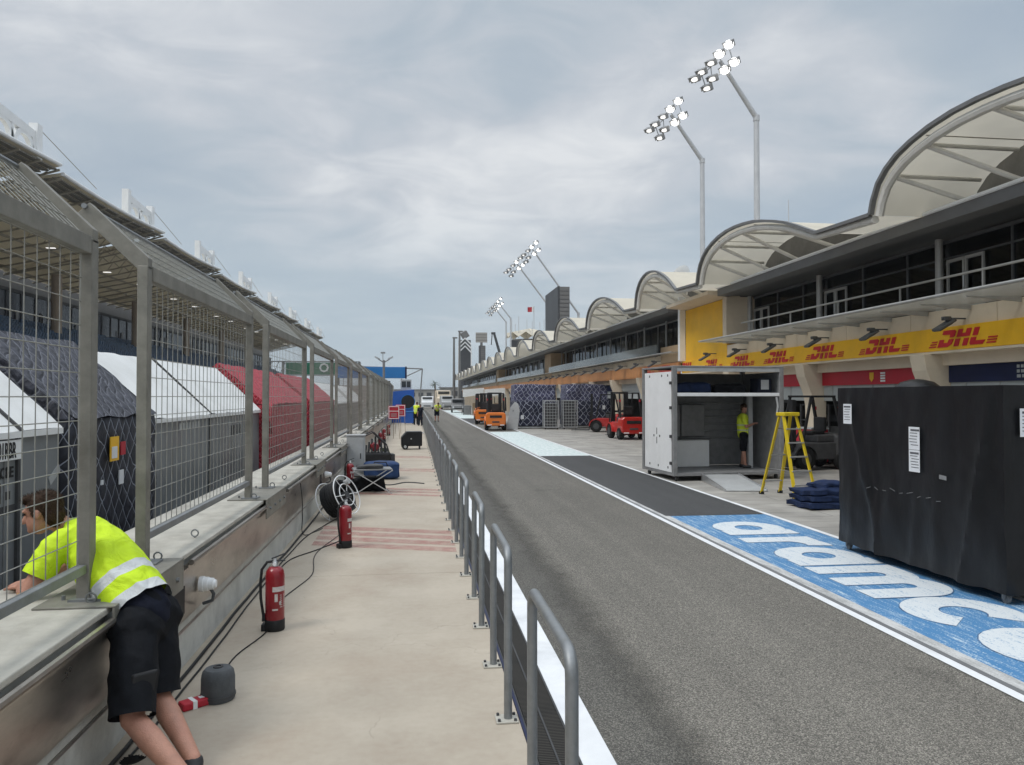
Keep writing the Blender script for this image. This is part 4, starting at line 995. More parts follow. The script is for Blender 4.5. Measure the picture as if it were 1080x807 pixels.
# navy blankets
soft_pile('folded_blankets', 'pile of folded navy moving blankets at the foot of the yellow ladder', (8.15, 14.3, -0.016), rad(6),
          [((0, 0, 0.075), (1.15, 0.8, 0.15), 0.05), ((0.04, 0.02, 0.20), (1.1, 0.75, 0.14), 0.06), ((-0.02, 0.05, 0.32), (0.95, 0.7, 0.14), 0.07), ((0.12, 0.1, 0.43), (0.6, 0.55, 0.12), 0.08)], cat='blankets')

# ------------------------------------------------------------------ forklifts
def forklift(name, label, loc, rz, body, group, scale=1.0, mast_h=2.15):
    t = thing(name, label, 'forklift', loc, rz, group)
    mb = MB()   # counterweight with rounded shoulders
    mb.prism([(-0.55, 0.34), (-0.40, 0.26), (0.40, 0.26), (0.55, 0.34), (0.58, 0.62), (0.56, 0.92), (0.46, 1.02), (-0.46, 1.02), (-0.56, 0.92), (-0.58, 0.62)], (0, -1.12, 0), (1, 0, 0), (0, 0, 1), (0, 0.62, 0))
    mb.build('counterweight', body, t, bevel=0.05, seg=3)
    MB().box(-0.34, 0.34, -1.135, -1.115, 0.72, 0.86).build('grille', 'black_rubber', t)
    MB().box(-0.2, 0.2, -1.135, -1.115, 0.45, 0.53).build('tow_plate', 'dark_grey', t)
    mb = MB()
    for s in (-1, 1): mb.box(s * 0.36 - 0.12, s * 0.36 + 0.12, -1.13, -1.118, 0.29, 0.34)
    mb.build('warning_strip', 'white_paint', t)
    MB().box(-0.5, 0.5, -0.5, 0.55, 0.30, 0.78).build('chassis', body, t, bevel=0.03)
    MB().box(-0.42, 0.42, -0.55, 0.05, 0.78, 1.0).build('hood', 'dark_grey', t, bevel=0.04)
    mb = MB(); mb.box(-0.24, 0.24, -0.35, 0.08, 1.0, 1.1); mb.box(-0.23, 0.23, -0.42, -0.32, 1.08, 1.5); mb.build('seat', 'black_rubber', t, bevel=0.03)
    mb = MB()
    for s in (-1, 1):
        mb.bar((s * 0.50, -0.72, 0.98), (s * 0.46, -0.48, 2.08), 0.07, 0.07); mb.bar((s * 0.48, 0.62, 0.75), (s * 0.46, 0.30, 2.08), 0.06, 0.06)
        mb.bar((s * 0.46, -0.52, 2.1), (s * 0.46, 0.36, 2.1), 0.06, 0.06)
    for k in range(6): mb.bar((-0.46, -0.5 + 0.16 * k, 2.1), (0.46, -0.5 + 0.16 * k, 2.1), 0.025, 0.04)
    mb.build('overhead_guard', 'black_rubber', t)
    MB().tube([(0.05, 0.5, 0.8), (0.02, 0.28, 1.15)], 0.025, 6).build('steering_column', 'black_rubber', t)
    MB().tube([(0.17 * math.cos(a) + 0.02, 0.26 + 0.08 * math.sin(a), 1.18 + 0.14 * math.sin(a)) for a in [k * 6.283 / 14 for k in range(14)]], 0.014, 5, closed=True).build('steering_wheel', 'black_rubber', t)
    mb = MB()
    for s in (-1, 1): mb.box(s * 0.36 - 0.06, s * 0.36 + 0.06, 0.78, 0.90, 0.12, mast_h); mb.box(s * 0.26 - 0.04, s * 0.26 + 0.04, 0.80, 0.89, 0.14, mast_h - 0.05)
    for z in (0.5, 1.2, mast_h - 0.08): mb.box(-0.40, 0.40, 0.80, 0.88, z, z + 0.09)
    mb.build('mast', 'black_rubber', t)
    mb = MB(); mb.box(-0.48, 0.48, 0.91, 0.96, 0.25, 0.33); mb.box(-0.48, 0.48, 0.91, 0.96, 0.6, 0.68)
    for k in range(5): mb.box(-0.46 + 0.23 * k - 0.02, -0.46 + 0.23 * k + 0.02, 0.915, 0.95, 0.33, 1.1)
    mb.build('carriage', 'black_rubber', t)
    for s in (-1, 1): MB().prism([(0.96, 0.08), (0.96, 0.6), (1.0, 0.6), (1.0, 0.13), (2.0, 0.10), (2.0, 0.08)], (s * 0.28 - 0.06, 0, 0), (0, 1, 0), (0, 0, 1), (0.12, 0, 0)).build('fork', 'dark_grey', t)
    for s in (-1, 1):
        for y, r in ((-0.72, 0.27), (0.58, 0.33)):
            mb = MB(); mb.lathe([(0.1, -0.11), (r * 0.6, -0.11), (r * 0.94, -0.10), (r, -0.06), (r, 0.06), (r * 0.94, 0.10), (r * 0.6, 0.11), (0.1, 0.11)], 22, (s * 0.50, y, r), axis='x')
            wh = mb.build('wheel', 'tyre', t)
            MB().lathe([(0, -0.115), (r * 0.5, -0.115), (r * 0.55, -0.09), (r * 0.55, 0.09), (r * 0.5, 0.115), (0, 0.115)], 18, (s * 0.50, y, r), axis='x').build('rim', body if body == 'fork_orange' else 'dark_grey', wh)
    mb = MB(); mb.prism([(0.98 * math.cos(rad(a)) * 0.42, math.sin(rad(a)) * 0.42) for a in range(0, 181, 15)] + [(math.cos(rad(a)) * 0.37, math.sin(rad(a)) * 0.37) for a in range(180, -1, -15)], (-0.61, 0.58, 0.33), (0, 1, 0), (0, 0, 1), (1.22, 0, 0))
    mb.build('mudguard', body, t)
    mb = MB()
    for s in (-1, 1): mb.box(s * 0.47 - 0.03, s * 0.47 + 0.03, -0.62, -0.56, 1.7, 1.8)
    mb.build('tail_lamp', 'header_red', t)
    t.scale = (scale,) * 3
    return t
forklift('forklift', 'orange forklift seen from behind, nearest one beside the leaning grey panel', (5.3, 49.9, -0.012), rad(-4), 'fork_orange', 'forklifts on the apron', 1.14)
f2 = forklift('forklift', 'orange forklift parked behind the nearest orange forklift, half hidden', (5.6, 60.5, -0.012), rad(-10), 'fork_orange', 'forklifts on the apron', 1.14)
f3 = dup(f2, (6.3, 71.5, -0.012), rad(-2), label='farthest orange forklift, darker and just left of the white awning')
forklift('forklift', 'red forklift facing away on the apron left of the freight box', (10.95, 38.6, -0.012), rad(4), 'fork_red', 'forklifts on the apron', 1.13)
forklift('forklift', 'red forklift farther back, partly behind the nearer red forklift', (11.9, 46.2, -0.012), rad(75), 'fork_red', 'forklifts on the apron', 1.1)
forklift('forklift', 'dark grey forklift standing side-on by the garages behind the step ladder', (12.0, 21.9, -0.012), rad(100), 'dark_grey', 'forklifts on the apron', 1.05, 2.0)

# ------------------------------------------------------------------ netted freight and cages
def netted(label, loc, sx, sy, h, rz=0):
    t = thing('netted_pallet', label, 'freight pallet', loc, rz, 'netted freight pallets')
    def soft(name, z0, z1, m, ins):
        bm = bmesh.new(); bmesh.ops.create_cube(bm, size=1); bmesh.ops.subdivide_edges(bm, edges=bm.edges, cuts=16, use_grid_fill=True)
        for v in bm.verts:
            p = Vector((v.co.x * (sx - ins), v.co.y * (sy - ins), z0 + (v.co.z + 0.5) * (z1 - z0)))
            p += Vector((mnoise.noise(p * 1.7), mnoise.noise(p * 1.7 + Vector((5, 5, 5))), mnoise.noise(p * 1.5 + Vector((9, 0, 5))) * (0.6 if v.co.z > 0 else 0))) * 0.09
            v.co = p
        me = bpy.data.meshes.new(name); bm.to_mesh(me); bm.free(); me.materials.append(M[m])
        for q in me.polygons: q.use_smooth = True
        o = bpy.data.objects.new(name, me); C.objects.link(o); o.parent = t
    soft('load_cover', 0.18, h - 1.1, 'net_navy', 0.0); soft('top_cover', h - 1.15, h, 'net_navy_top', 0.08)
    MB().box(-sx / 2 - 0.08, sx / 2 + 0.08, -sy / 2 - 0.08, sy / 2 + 0.08, 0.05, 0.13).build('pallet_base', 'aluminium', t)
    mb = MB()
    for x in (-0.35, 0.3): mb.box(x * sx, x * sx + 0.2, -sy / 2 - 0.13, -sy / 2 - 0.12, 1.0 + x, 1.28 + x)
    mb.build('tag_sheet', 'paper', t)
    return t
netted('navy freight load under a white diamond net, left one between forklift and cages', (8.25, 52.6, -0.016), 2.95, 2.4, 3.02)
netted('navy freight load under a white diamond net, right one behind the red forklifts', (12.1, 53.2, -0.016), 3.2, 2.4, 3.05)
def cage(label, loc):
    t = thing('mesh_cage', label, 'roll cage', loc, rad(-3), 'grey roll cages')
    mb = MB()
    for x in (-0.48, 0.48):
        for y in (-0.4, 0.4): mb.box(x - 0.03, x + 0.03, y - 0.03, y + 0.03, 0.12, 1.95)
    for z in (0.14, 1.92):
        for y in (-0.4, 0.4): mb.box(-0.48, 0.48, y - 0.025, y + 0.025, z - 0.03, z + 0.03)
        for x in (-0.48, 0.48): mb.box(x - 0.025, x + 0.025, -0.4, 0.4, z - 0.03, z + 0.03)
    mb.build('cage_frame', 'aluminium', t)
    mb = MB()
    for k in range(1, 9):
        z = 0.14 + 0.2 * k
        for y in (-0.4, 0.4): mb.box(-0.46, 0.46, y - 0.012, y + 0.012, z - 0.012, z + 0.012)
        for x in (-0.48, 0.48): mb.box(x - 0.01, x + 0.01, -0.4, 0.4, z - 0.012, z + 0.012)
    for k in range(1, 5):
        x = -0.48 + 0.19 * k; mb.box(x - 0.01, x + 0.01, -0.41, -0.39, 0.14, 1.92)
    mb.build('cage_bars', 'light_grey', t)
    mb = MB(); rr = random.Random(len(label))
    z = 0.18
    while z < 1.7:
        h_ = rr.uniform(0.18, 0.35); mb.box(-0.40 + rr.uniform(0, .05), 0.40 - rr.uniform(0, .08), -0.33, 0.33, z, z + h_ - 0.02); z += h_
    mb.build('load_box', 'dark_grey', t, bevel=0.01)
    for x in (-0.4, 0.4): MB().lathe([(0, -0.03), (0.06, -0.03), (0.06, 0.03), (0, 0.03)], 12, (x, -0.33, 0.06), axis='x').build('caster', 'black_rubber', t)
cage('grey roll cage of flat loads, left of the pair before the netted freight', (9.12, 50.4, -0.016))
cage('grey roll cage of flat loads, right of the pair before the netted freight', (10.42, 50.5, -0.016))
lp = thing('curved_board', 'grey curved panel leaning upright beside the nearest orange forklift', 'panel', (6.45, 50.2, -0.016), rad(-12))
mb = MB(); mb.prism([(-0.42, 0), (0.40, 0), (0.52, 1.3), (0.42, 1.7), (0.2, 1.85), (-0.1, 1.5)], (0, 0, 0), (1, 0, 0), (0, 0.10, 1), (0, 0.06, 0)); mb.build('panel_sheet', 'light_grey', lp, bevel=0.015)
MB().bar((-0.3, 0.3, 0.02), (0.1, 0.12, 1.3), 0.04, 0.04).build('prop', 'mid_grey', lp)
# garage clutter by the ladder: dark racks, red tool chest, blue screen
for k, (x, y, lab) in enumerate([(13.9, 21.6, 'dark equipment rack in the garage mouth behind the yellow ladder'), (13.9, 24.3, 'dark equipment rack in the garage mouth right behind the freight box'), (14.3, 18.6, 'dark equipment rack in the garage behind the black crate')]):
    t = thing('equipment_rack', lab, 'rack', (x, y, -0.016), rad(4 * k))
    mb = MB()
    for xx in (-0.4, 0.4):
        for yy in (-0.8, 0.8): mb.box(xx - 0.03, xx + 0.03, yy - 0.03, yy + 0.03, 0, 1.95)
    for z in (0.3, 0.85, 1.4, 1.92): mb.box(-0.4, 0.4, -0.8, 0.8, z - 0.02, z + 0.02)
    mb.build('rack_frame', 'dark_grey', t)
    rr = random.Random(k + 2); mats_ = ['dark_grey', 'shorts', 'mid_grey', 'light_grey', 'header_red']
    for z in (0.32, 0.87, 1.42):
        y_ = -0.75
        while y_ < 0.6:
            w_ = rr.uniform(0.15, 0.4); MB().box(-0.35, 0.3, y_, y_ + w_ - 0.03, z, z + rr.uniform(0.15, 0.42)).build('stored_box', mats_[min(4, int(rr.random() ** 1.6 * 5))], t, bevel=0.01); y_ += w_
tc = thing('tool_chest', 'red tool chest in the garage mouth seen through the yellow ladder', 'tool chest', (12.9, 23.4, -0.016), rad(5))
MB().box(-0.3, 0.3, -0.45, 0.45, 0.1, 1.15).build('chest_body', 'header_red', tc, bevel=0.02)
mb = MB()
for z in (0.3, 0.5, 0.7, 0.9): mb.box(-0.306, -0.30, -0.42, 0.42, z, z + 0.012)
mb.build('drawer_line', 'black_rubber', tc)
MB().box(-0.32, 0.32, -0.47, 0.47, 1.151, 1.2).build('chest_top', 'light_grey', tc)
bs = thing('blue_screen', 'blue fabric screen standing in the garage mouth behind the red forklift', 'screen', (13.35, 39.3, -0.016))
MB().box(-0.03, 0.03, -0.9, 0.9, 0.05, 2.1).build('screen_cloth', 'blue_paint', bs)
for y in (-0.9, 0.9): MB().box(-0.25, 0.25, y - 0.03, y + 0.03, 0, 0.05).build('foot', 'dark_grey', bs)

# ------------------------------------------------------------------ things on the walkway
def extinguisher(loc, label, s=1.0, rz=0.0):
    t = thing('fire_extinguisher', label, 'fire extinguisher', loc, rz, 'red fire extinguishers along the pit wall')
    MB().lathe([(0, 0.04), (0.080, 0.04), (0.086, 0.06), (0.086, 0.50), (0.078, 0.545), (0.055, 0.575), (0.03, 0.585), (0, 0.585)], 28).build('cylinder', 'ext_red', t)
    mb = MB(); mb.lathe([(0, 0), (0.084, 0), (0.090, 0.01), (0.090, 0.10), (0.087, 0.105), (0, 0.105)], 28); mb.box(-0.115, -0.07, -0.05, 0.05, 0, 0.06); mb.build('base_boot', 'black_rubber', t, bevel=0.004)
    mb = MB(); mb.lathe([(0, 0.58), (0.026, 0.58), (0.026, 0.63), (0.018, 0.64), (0.018, 0.66), (0, 0.66)], 14); mb.build('valve', 'aluminium', t)
    mb = MB(); mb.bar((-0.03, 0, 0.655), (0.09, 0, 0.70), 0.022, 0.012); mb.bar((-0.03, 0, 0.635), (0.09, 0, 0.635), 0.022, 0.012); mb.build('lever', 'dark_grey', t)
    MB().lathe([(0, -0.008), (0.017, -0.008), (0.017, 0.008), (0, 0.008)], 12, (0.0, -0.03, 0.61), axis='y').build('gauge', 'white_paint', t)
    pts = [(-0.02, 0, 0.63), (-0.07, -0.01, 0.625), (-0.115, -0.02, 0.56), (-0.125, -0.03, 0.44), (-0.12, -0.035, 0.3), (-0.105, -0.035, 0.2), (-0.095, -0.03, 0.13)]
    MB().tube(pts, 0.0125, 8).build('hose', 'black_rubber', t)
    MB().tube([(-0.095, -0.03, 0.16), (-0.092, -0.03, 0.09)], [0.014, 0.02], 8).build('nozzle', 'black_rubber', t)
    def wrap(a0, a1, z0, z1, m, name):
        mb = MB(); n = 8
        vs = [(0.0872 * math.cos(rad(a0 + (a1 - a0) * i / n)), 0.0872 * math.sin(rad(a0 + (a1 - a0) * i / n)), z) for z in (z0, z1) for i in range(n + 1)]
        mb.add(vs, [(i, i + 1, n + 2 + i, n + 1 + i) for i in range(n)], 0, True); return mb.build(name, m, t)
    wrap(-95, -5, 0.365, 0.41, 'ext_label', 'label_sheet')
    wrap(-82, -64, 0.275, 0.345, 'ext_label', 'label_sheet'); wrap(-55, -42, 0.245, 0.275, 'ext_label', 'label_sheet'); wrap(-95, -62, 0.195, 0.21, 'ext_label', 'label_sheet')
    mb = MB()
    for k in range(7):
        z = 0.22 + 0.018 * k
        for i in range(2):
            a = -50 + i * 26; x0, y0 = 0.0875 * math.cos(rad(a)), 0.0875 * math.sin(rad(a)); x1, y1 = 0.0875 * math.cos(rad(a + 18 - k)), 0.0875 * math.sin(rad(a + 18 - k))
            mb.add([(x0, y0, z), (x1, y1, z), (x1, y1, z + 0.006), (x0, y0, z + 0.006)], [(0, 1, 2, 3)])
    mb.build('label_print', 'ext_label', t)
    t.scale = (s,) * 3
    return t
e0 = extinguisher((-1.30, 7.42, 0), 'nearest red fire extinguisher with black hose, on the concrete behind the grey weight', 1.02, 0.0)
dup(e0, (-0.99, 11.3, 0), 0.5, 'red fire extinguisher in front of the white-rimmed cable reel', scale=(1.05,) * 3)
dup(e0, (-1.50, 18.3, 0), 0.2, 'red fire extinguisher between the cable reel and the grey wall cabinet', scale=(1.05,) * 3)
dup(e0, (-1.47, 33.5, 0), 0.9, 'red fire extinguisher behind the black bags, first of the far row', scale=(1.05,) * 3)
dup(e0, (-1.45, 37.2, 0), 0.2, 'red fire extinguisher behind the black bags, second of the far row', scale=(1.05,) * 3)
dup(e0, (-1.42, 43.0, 0), 0.1, 'red fire extinguisher farthest along the wall, by the red boards', scale=(1.05,) * 3)
# grey weight and small red tool box
wt = thing('barrier_weight', 'round grey plastic weight on the concrete beside the wall', 'weight', (-1.41, 5.78, 0))
mb = MB(); mb.lathe([(0, 0), (0.110, 0), (0.118, 0.012), (0.117, 0.16), (0.108, 0.205), (0.09, 0.225), (0.04, 0.232), (0, 0.233)], 30); mb.build('weight_body', 'plug_grey', wt)
mb = MB(); mb.lathe([(0.116, 0.03), (0.124, 0.03), (0.124, 0.045), (0.116, 0.045)], 30); mb.lathe([(0.02, 0.232), (0.035, 0.232), (0.035, 0.240), (0.02, 0.240)], 18); mb.build('rim', 'dark_grey', wt)
tb = thing('tool_case', 'small red and white box lying by the grey weight', 'box', (-1.54, 5.66, 0), rad(-52))
MB().box(-0.05, 0.05, -0.10, 0.10, 0, 0.055).build('case_body', 'header_red', tb, bevel=0.012)
mb = MB(); mb.box(-0.052, 0.052, -0.03, 0.0, 0.001, 0.0565); mb.box(-0.02, 0.02, 0.03, 0.09, 0.055, 0.0575); mb.build('label_band', 'white_paint', tb)
MB().box(-0.035, 0.035, 0.10, 0.13, 0.01, 0.045).build('cap', 'light_grey', tb, bevel=0.006)
# cables
def cable(name, label, pts, r=0.011, m='black_rubber', wob=0.02):
    P = [Vector(p) for p in pts]; out = []
    for i in range(len(P) - 1):
        p0, p1, p2, p3 = P[max(i - 1, 0)], P[i], P[i + 1], P[min(i + 2, len(P) - 1)]
        for k in range(8):
            t = k / 8
            q = 0.5 * ((2 * p1) + (p2 - p0) * t + (2 * p0 - 5 * p1 + 4 * p2 - p3) * t * t + (3 * p1 - p0 - 3 * p2 + p3) * t ** 3)
            q += Vector((mnoise.noise(q * 1.3) * wob, 0, 0)); out.append(q)
    out.append(P[-1])
    o = MB().tube(out, r, 7).build(name, m); return tag(o, label, 'cable')
cable('power_cable', 'thick black cable bundle lying along the foot of the pit wall', [(-1.80, 2, 0.02), (-1.77, 5, 0.02), (-1.79, 9, 0.02), (-1.76, 13, 0.02), (-1.8, 20, 0.02), (-1.78, 35, 0.02), (-1.8, 70, 0.02)], 0.014)
cable('power_cable', 'thinner black cable looping beside the thick bundle at the wall foot', [(-1.73, 3, 0.013), (-1.70, 6, 0.013), (-1.73, 9.5, 0.013), (-1.68, 12, 0.013), (-1.5, 13.2, 0.013), (-1.3, 14.0, 0.05), (-1.25, 14.2, 0.2)], 0.008)
cable('power_cable', 'thin black cable running out from the grey weight behind the nearest extinguisher', [(-1.45, 5.9, 0.008), (-1.50, 6.6, 0.008), (-1.36, 7.4, 0.008), (-1.42, 8.4, 0.008), (-1.25, 9.6, 0.008), (-1.35, 11, 0.008), (-1.15, 12.6, 0.008), (-1.3, 13.9, 0.03)], 0.006)
cable('power_cable', 'thin black cable curling over the red hatching before the reel', [(-1.7, 9.9, 0.008), (-1.62, 10.6, 0.008), (-1.35, 11.2, 0.008), (-1.02, 12.2, 0.008), (-1.1, 13.2, 0.008), (-1.3, 13.8, 0.06)], 0.008)
cable('power_cable', 'reddish cable snaking from the blue bag across the walkway', [(-1.0, 19.4, 0.012), (-0.6, 19.0, 0.012), (-0.2, 19.5, 0.012), (0.25, 19.2, 0.012)], 0.015, 'dark_grey', 0.0)
cable('power_cable', 'long black drop cable hanging over the wall front near the cable reel', [(-1.79, 12.3, 0.9), (-1.74, 12.2, 0.6), (-1.76, 12.4, 0.3), (-1.72, 12.3, 0.02), (-1.5, 12.9, 0.015)], 0.007)
# cable reel
rl = thing('cable_reel', 'black cable wound on a reel with white wire rims, leaning by the wall', 'cable reel', (-1.35, 13.9, 0.37), 0)
rl.rotation_euler = (0.0, rad(-24), rad(-28))
def ring(x, r, tr): return [(x, r * math.cos(a), r * math.sin(a)) for a in [k * 2 * math.pi / 36 for k in range(36)]], tr
for x in (-0.20, 0.20):
    mb = MB(); p, tr = ring(x, 0.36, 0.010); mb.tube(p, tr, 8, closed=True); p, tr = ring(x, 0.20, 0.010); mb.tube(p, tr, 6, closed=True)
    for k in range(6):
        a = k * math.pi / 3; mb.tube([(x, 0.05 * math.cos(a), 0.05 * math.sin(a)), (x, 0.36 * math.cos(a), 0.36 * math.sin(a))], 0.007, 6)
    mb.build('rim', 'white_paint', rl)
MB().lathe([(0, -0.21), (0.07, -0.21), (0.07, 0.21), (0, 0.21)], 18, axis='x').build('hub', 'dark_grey', rl)
pts = []; rr = random.Random(4)
for k in range(900):
    a = k * 2 * math.pi / 22; lay = k // 300
    x = -0.17 + 0.34 * abs(((k / 150) % 2) - 1); r_ = 0.20 + 0.045 * lay + rr.uniform(-0.006, 0.006)
    pts.append((x, r_ * math.cos(a), r_ * math.sin(a)))
MB().tube(pts, 0.020, 6).build('cable_winding', 'black_rubber', rl)
mb = MB(); mb.lathe([(0, 0.18), (0.05, 0.18), (0.05, 0.27), (0, 0.27)], 12, (0, 0.1, 0.22), axis='x'); mb.build('plug', 'light_grey', rl)
# wall cabinet
cb = thing('power_cabinet', 'pale grey upright power cabinet against the pit wall', 'cabinet', (-1.58, 21.2, 0))
MB().box(-0.24, 0.24, -0.2, 0.2, 0.03, 1.12).build('cabinet_body', 'light_grey', cb, bevel=0.012)
MB().box(-0.26, 0.26, -0.22, 0.22, 1.121, 1.15).build('cabinet_top', 'light_grey', cb, bevel=0.006)
MB().box(-0.20, 0.20, -0.212, -0.201, 0.12, 1.05).build('cabinet_door', 'light_grey', cb, bevel=0.004)
MB().box(0.12, 0.15, -0.225, -0.213, 0.5, 0.65).build('handle', 'dark_grey', cb)
# folding trestle with black gear
tr = thing('folding_stand', 'folding silver cross-legged stand loaded with black gear', 'stand', (-0.95, 17.6, 0), rad(8))
for y in (-0.28, 0.28):
    for s in (-1, 1): MB().bar((s * 0.42, y, 0.0), (-s * 0.42, y, 0.52), 0.03, 0.018).build('leg', 'aluminium', tr)
for s in (-1, 1): MB().tube([(s * 0.42, -0.34, 0.53), (s * 0.42, 0.34, 0.53)], 0.017, 8).build('side_bar', 'aluminium', tr)
MB().box(-0.43, 0.43, -0.3, 0.3, 0.535, 0.56).build('stand_top', 'mid_grey', tr)
soft_pile('gear_bag', 'black gear bag slumped under the folding stand', (-1.05, 18.0, 0), 0.2, [((0, 0, 0.17), (0.75, 0.5, 0.34), 0.08)], cat='bag', matk='shorts')
soft_pile('gear_cover', 'crumpled dark grey cover lying on the folding stand', (-1.0, 17.6, 0.56), 0.1, [((0, 0, 0.04), (0.6, 0.42, 0.07), 0.04)], cat='cover', matk='dark_grey')
# blue bag on the ground behind: box-ended holdall
bb = soft_pile('blue_holdall', 'long navy blue holdall lying behind the folding stand', (-0.86, 20.6, 0), rad(4), [((0, 0, 0.24), (0.92, 0.7, 0.46), 0.03)], cat='bag', matk='blue_bag')
MB().tube([(-0.25, -0.36, 0.35), (-0.2, -0.43, 0.47), (0.1, -0.43, 0.47), (0.15, -0.36, 0.35)], 0.015, 6).build('strap', 'black_rubber', bb)
# engine-like black and red machine behind the holdall
gm = thing('cart_machine', 'black and dark red small machine with bars standing behind the blue holdall', 'machine', (-1.15, 23.4, 0), rad(10))
MB().box(-0.42, 0.42, -0.3, 0.3, 0.12, 0.5).build('machine_base', 'black_rubber', gm, bevel=0.05)
MB().lathe([(0, -0.16), (0.11, -0.16), (0.14, -0.1), (0.14, 0.1), (0.11, 0.16), (0, 0.16)], 18, (-0.05, 0, 0.66), axis='y').build('motor', 'ext_red', gm)
mb = MB()
for q_ in range(7): mb.bar((-0.35 + 0.1 * q_, -0.2, 0.5), (-0.3 + 0.09 * q_, -0.1 + 0.05 * (q_ % 3), 0.72 + 0.09 * (q_ % 4)), 0.05, 0.06)
mb.build('linkage', 'black_rubber', gm)
MB().tube([(-0.4, -0.25, 0.4), (-0.42, -0.25, 0.98), (-0.1, -0.25, 1.12), (0.28, -0.25, 0.75), (0.38, -0.25, 0.45)], 0.022, 8).build('frame_bar', 'dark_grey', gm)
MB().tube([(-0.4, 0.25, 0.4), (-0.42, 0.25, 0.98), (-0.1, 0.25, 1.12), (0.28, 0.25, 0.75), (0.38, 0.25, 0.45)], 0.022, 8).build('frame_bar', 'dark_grey', gm)
for x in (-0.3, 0.3): MB().lathe([(0, -0.04), (0.12, -0.04), (0.13, 0), (0.12, 0.04), (0, 0.04)], 16, (x, -0.33, 0.125), axis='y').build('wheel', 'tyre', gm)
MB().box(0.3, 0.55, -0.2, 0.2, 0.1, 0.45).build('battery', 'dark_grey', gm, bevel=0.02)
bu = thing('paint_bucket', 'small dark olive bucket standing by the wall beyond the machine', 'bucket', (-1.1, 28.2, 0))
MB().lathe([(0, 0), (0.13, 0), (0.15, 0.3), (0.14, 0.3), (0.125, 0.03), (0, 0.03)], 18).build('bucket_body', 'palm_green', bu)
MB().tube([(-0.15, 0, 0.28), (-0.1, -0.03, 0.38), (0.1, -0.03, 0.38), (0.15, 0, 0.28)], 0.006, 5).build('handle', 'aluminium', bu)
# wheeled black flight case with slanted front
fc = thing('wheeled_case', 'black wheeled case with slanted front standing mid walkway', 'case', (-0.12, 31.9, 0), rad(4))
mb = MB(); mb.prism([(-0.42, 0.14), (0.43, 0.14), (0.43, 0.74), (-0.20, 0.74), (-0.42, 0.50)], (0, -0.3, 0), (1, 0, 0), (0, 0, 1), (0, 0.6, 0)); mb.build('case_body', 'black_cover', fc, bevel=0.03)
for y in (-0.33, 0.33):
    wh = MB().lathe([(0.03, -0.03), (0.11, -0.03), (0.125, -0.015), (0.125, 0.015), (0.11, 0.03), (0.03, 0.03)], 20, (-0.27, y, 0.125), axis='y').build('wheel', 'tyre', fc)
    MB().lathe([(0, -0.034), (0.06, -0.034), (0.06, 0.034), (0, 0.034)], 16, (-0.27, y, 0.125), axis='y').build('rim', 'light_grey', wh)
MB().tube([(0.43, -0.2, 0.66), (0.50, -0.2, 0.68), (0.50, 0.2, 0.68), (0.43, 0.2, 0.66)], 0.015, 6).build('handle', 'aluminium', fc)
for y in (-0.22, 0.22): MB().box(0.32, 0.36, y - 0.02, y + 0.02, 0, 0.14).build('leg', 'dark_grey', fc)
MB().box(-0.05, 0.0, -0.312, -0.301, 0.42, 0.47).build('catch', 'aluminium', fc)
# red boards on stands
def board(label, loc, rz=0):
    t = thing('board_stand', label, 'sign board', loc, rz, 'red signal boards on stands')
    MB().box(-0.28, 0.28, -0.10, 0.10, 1.02, 1.70).build('board_box', 'header_red', t, bevel=0.02)
    mb = MB()
    for z in (1.04, 1.42, 1.65): mb.box(-0.26, 0.26, -0.112, -0.101, z, z + 0.03)
    for x in (-0.265, 0.235): mb.box(x, x + 0.03, -0.113, -0.102, 1.04, 1.68)
    mb.build('white_border', 'white_paint', t)
    mb = MB()
    for z in (1.16, 1.22, 1.28): mb.box(-0.15, 0.15, -0.112, -0.101, z, z + 0.02)
    mb.build('print_line', 'light_grey', t)
    for x, y in ((-0.3, -0.12), (0.3, -0.12), (0.0, 0.3)): MB().tube([(x * 0.8, y * 0.3, 1.03), (x, y, 0)], 0.016, 6).build('leg', 'stand_column', t)
    return t
board('red white-edged board on a stand, nearer of the pair by the fence', (-1.05, 39.6, 0), rad(4))
board('red white-edged board on a stand, behind and right of the nearer one', (-0.80, 45.0, 0), rad(-3))

# ------------------------------------------------------------------ blue timing hut and blue bin, lamp mast
hut = thing('timing_hut', 'bright blue hut with a round dark opening at the end of the walkway', 'hut', (-0.95, 63.6, 0))
mb = MB(); mb.prism([(-0.9, 0), (0.85, 0), (0.95, 2.75), (-0.8, 2.6)], (0, 0, 0), (1, 0, 0), (0, 0, 1), (0, 2.0, 0)); mb.build('hut_wall', 'blue_paint', hut, bevel=0.02)
mb = MB(); mb.lathe([(0, -0.03), (0.55, -0.03), (0.55, 0.03), (0, 0.03)], 24, (0.42, -0.02, 1.75), axis='y'); mb.build('opening', 'black_rubber', hut)
mb = MB(); mb.lathe([(0.55, -0.05), (0.60, -0.05), (0.60, 0.03), (0.55, 0.03)], 24, (0.42, -0.02, 1.75), axis='y'); mb.build('opening_rim', 'blue_board', hut)
MB().box(-0.2, 0.7, 0.6, 1.6, 2.72, 3.6).build('roof_cabin', 'light_grey', hut)
mb = MB(); mb.box(-0.1, 0.25, 0.58, 0.599, 2.95, 3.45); mb.box(0.32, 0.62, 0.58, 0.599, 2.95, 3.45); mb.build('cabin_pane', 'glass_dark', hut)
bn = thing('blue_bin', 'blue wheeled bin beside the blue hut', 'bin', (-0.42, 60.6, 0))
mb = MB(); mb.prism([(-0.38, 0.08), (0.38, 0.08), (0.46, 0.95), (-0.46, 0.95)], (0, -0.35, 0), (1, 0, 0), (0, 0, 1), (0, 0.7, 0)); mb.build('bin_body', 'blue_paint', bn, bevel=0.02)
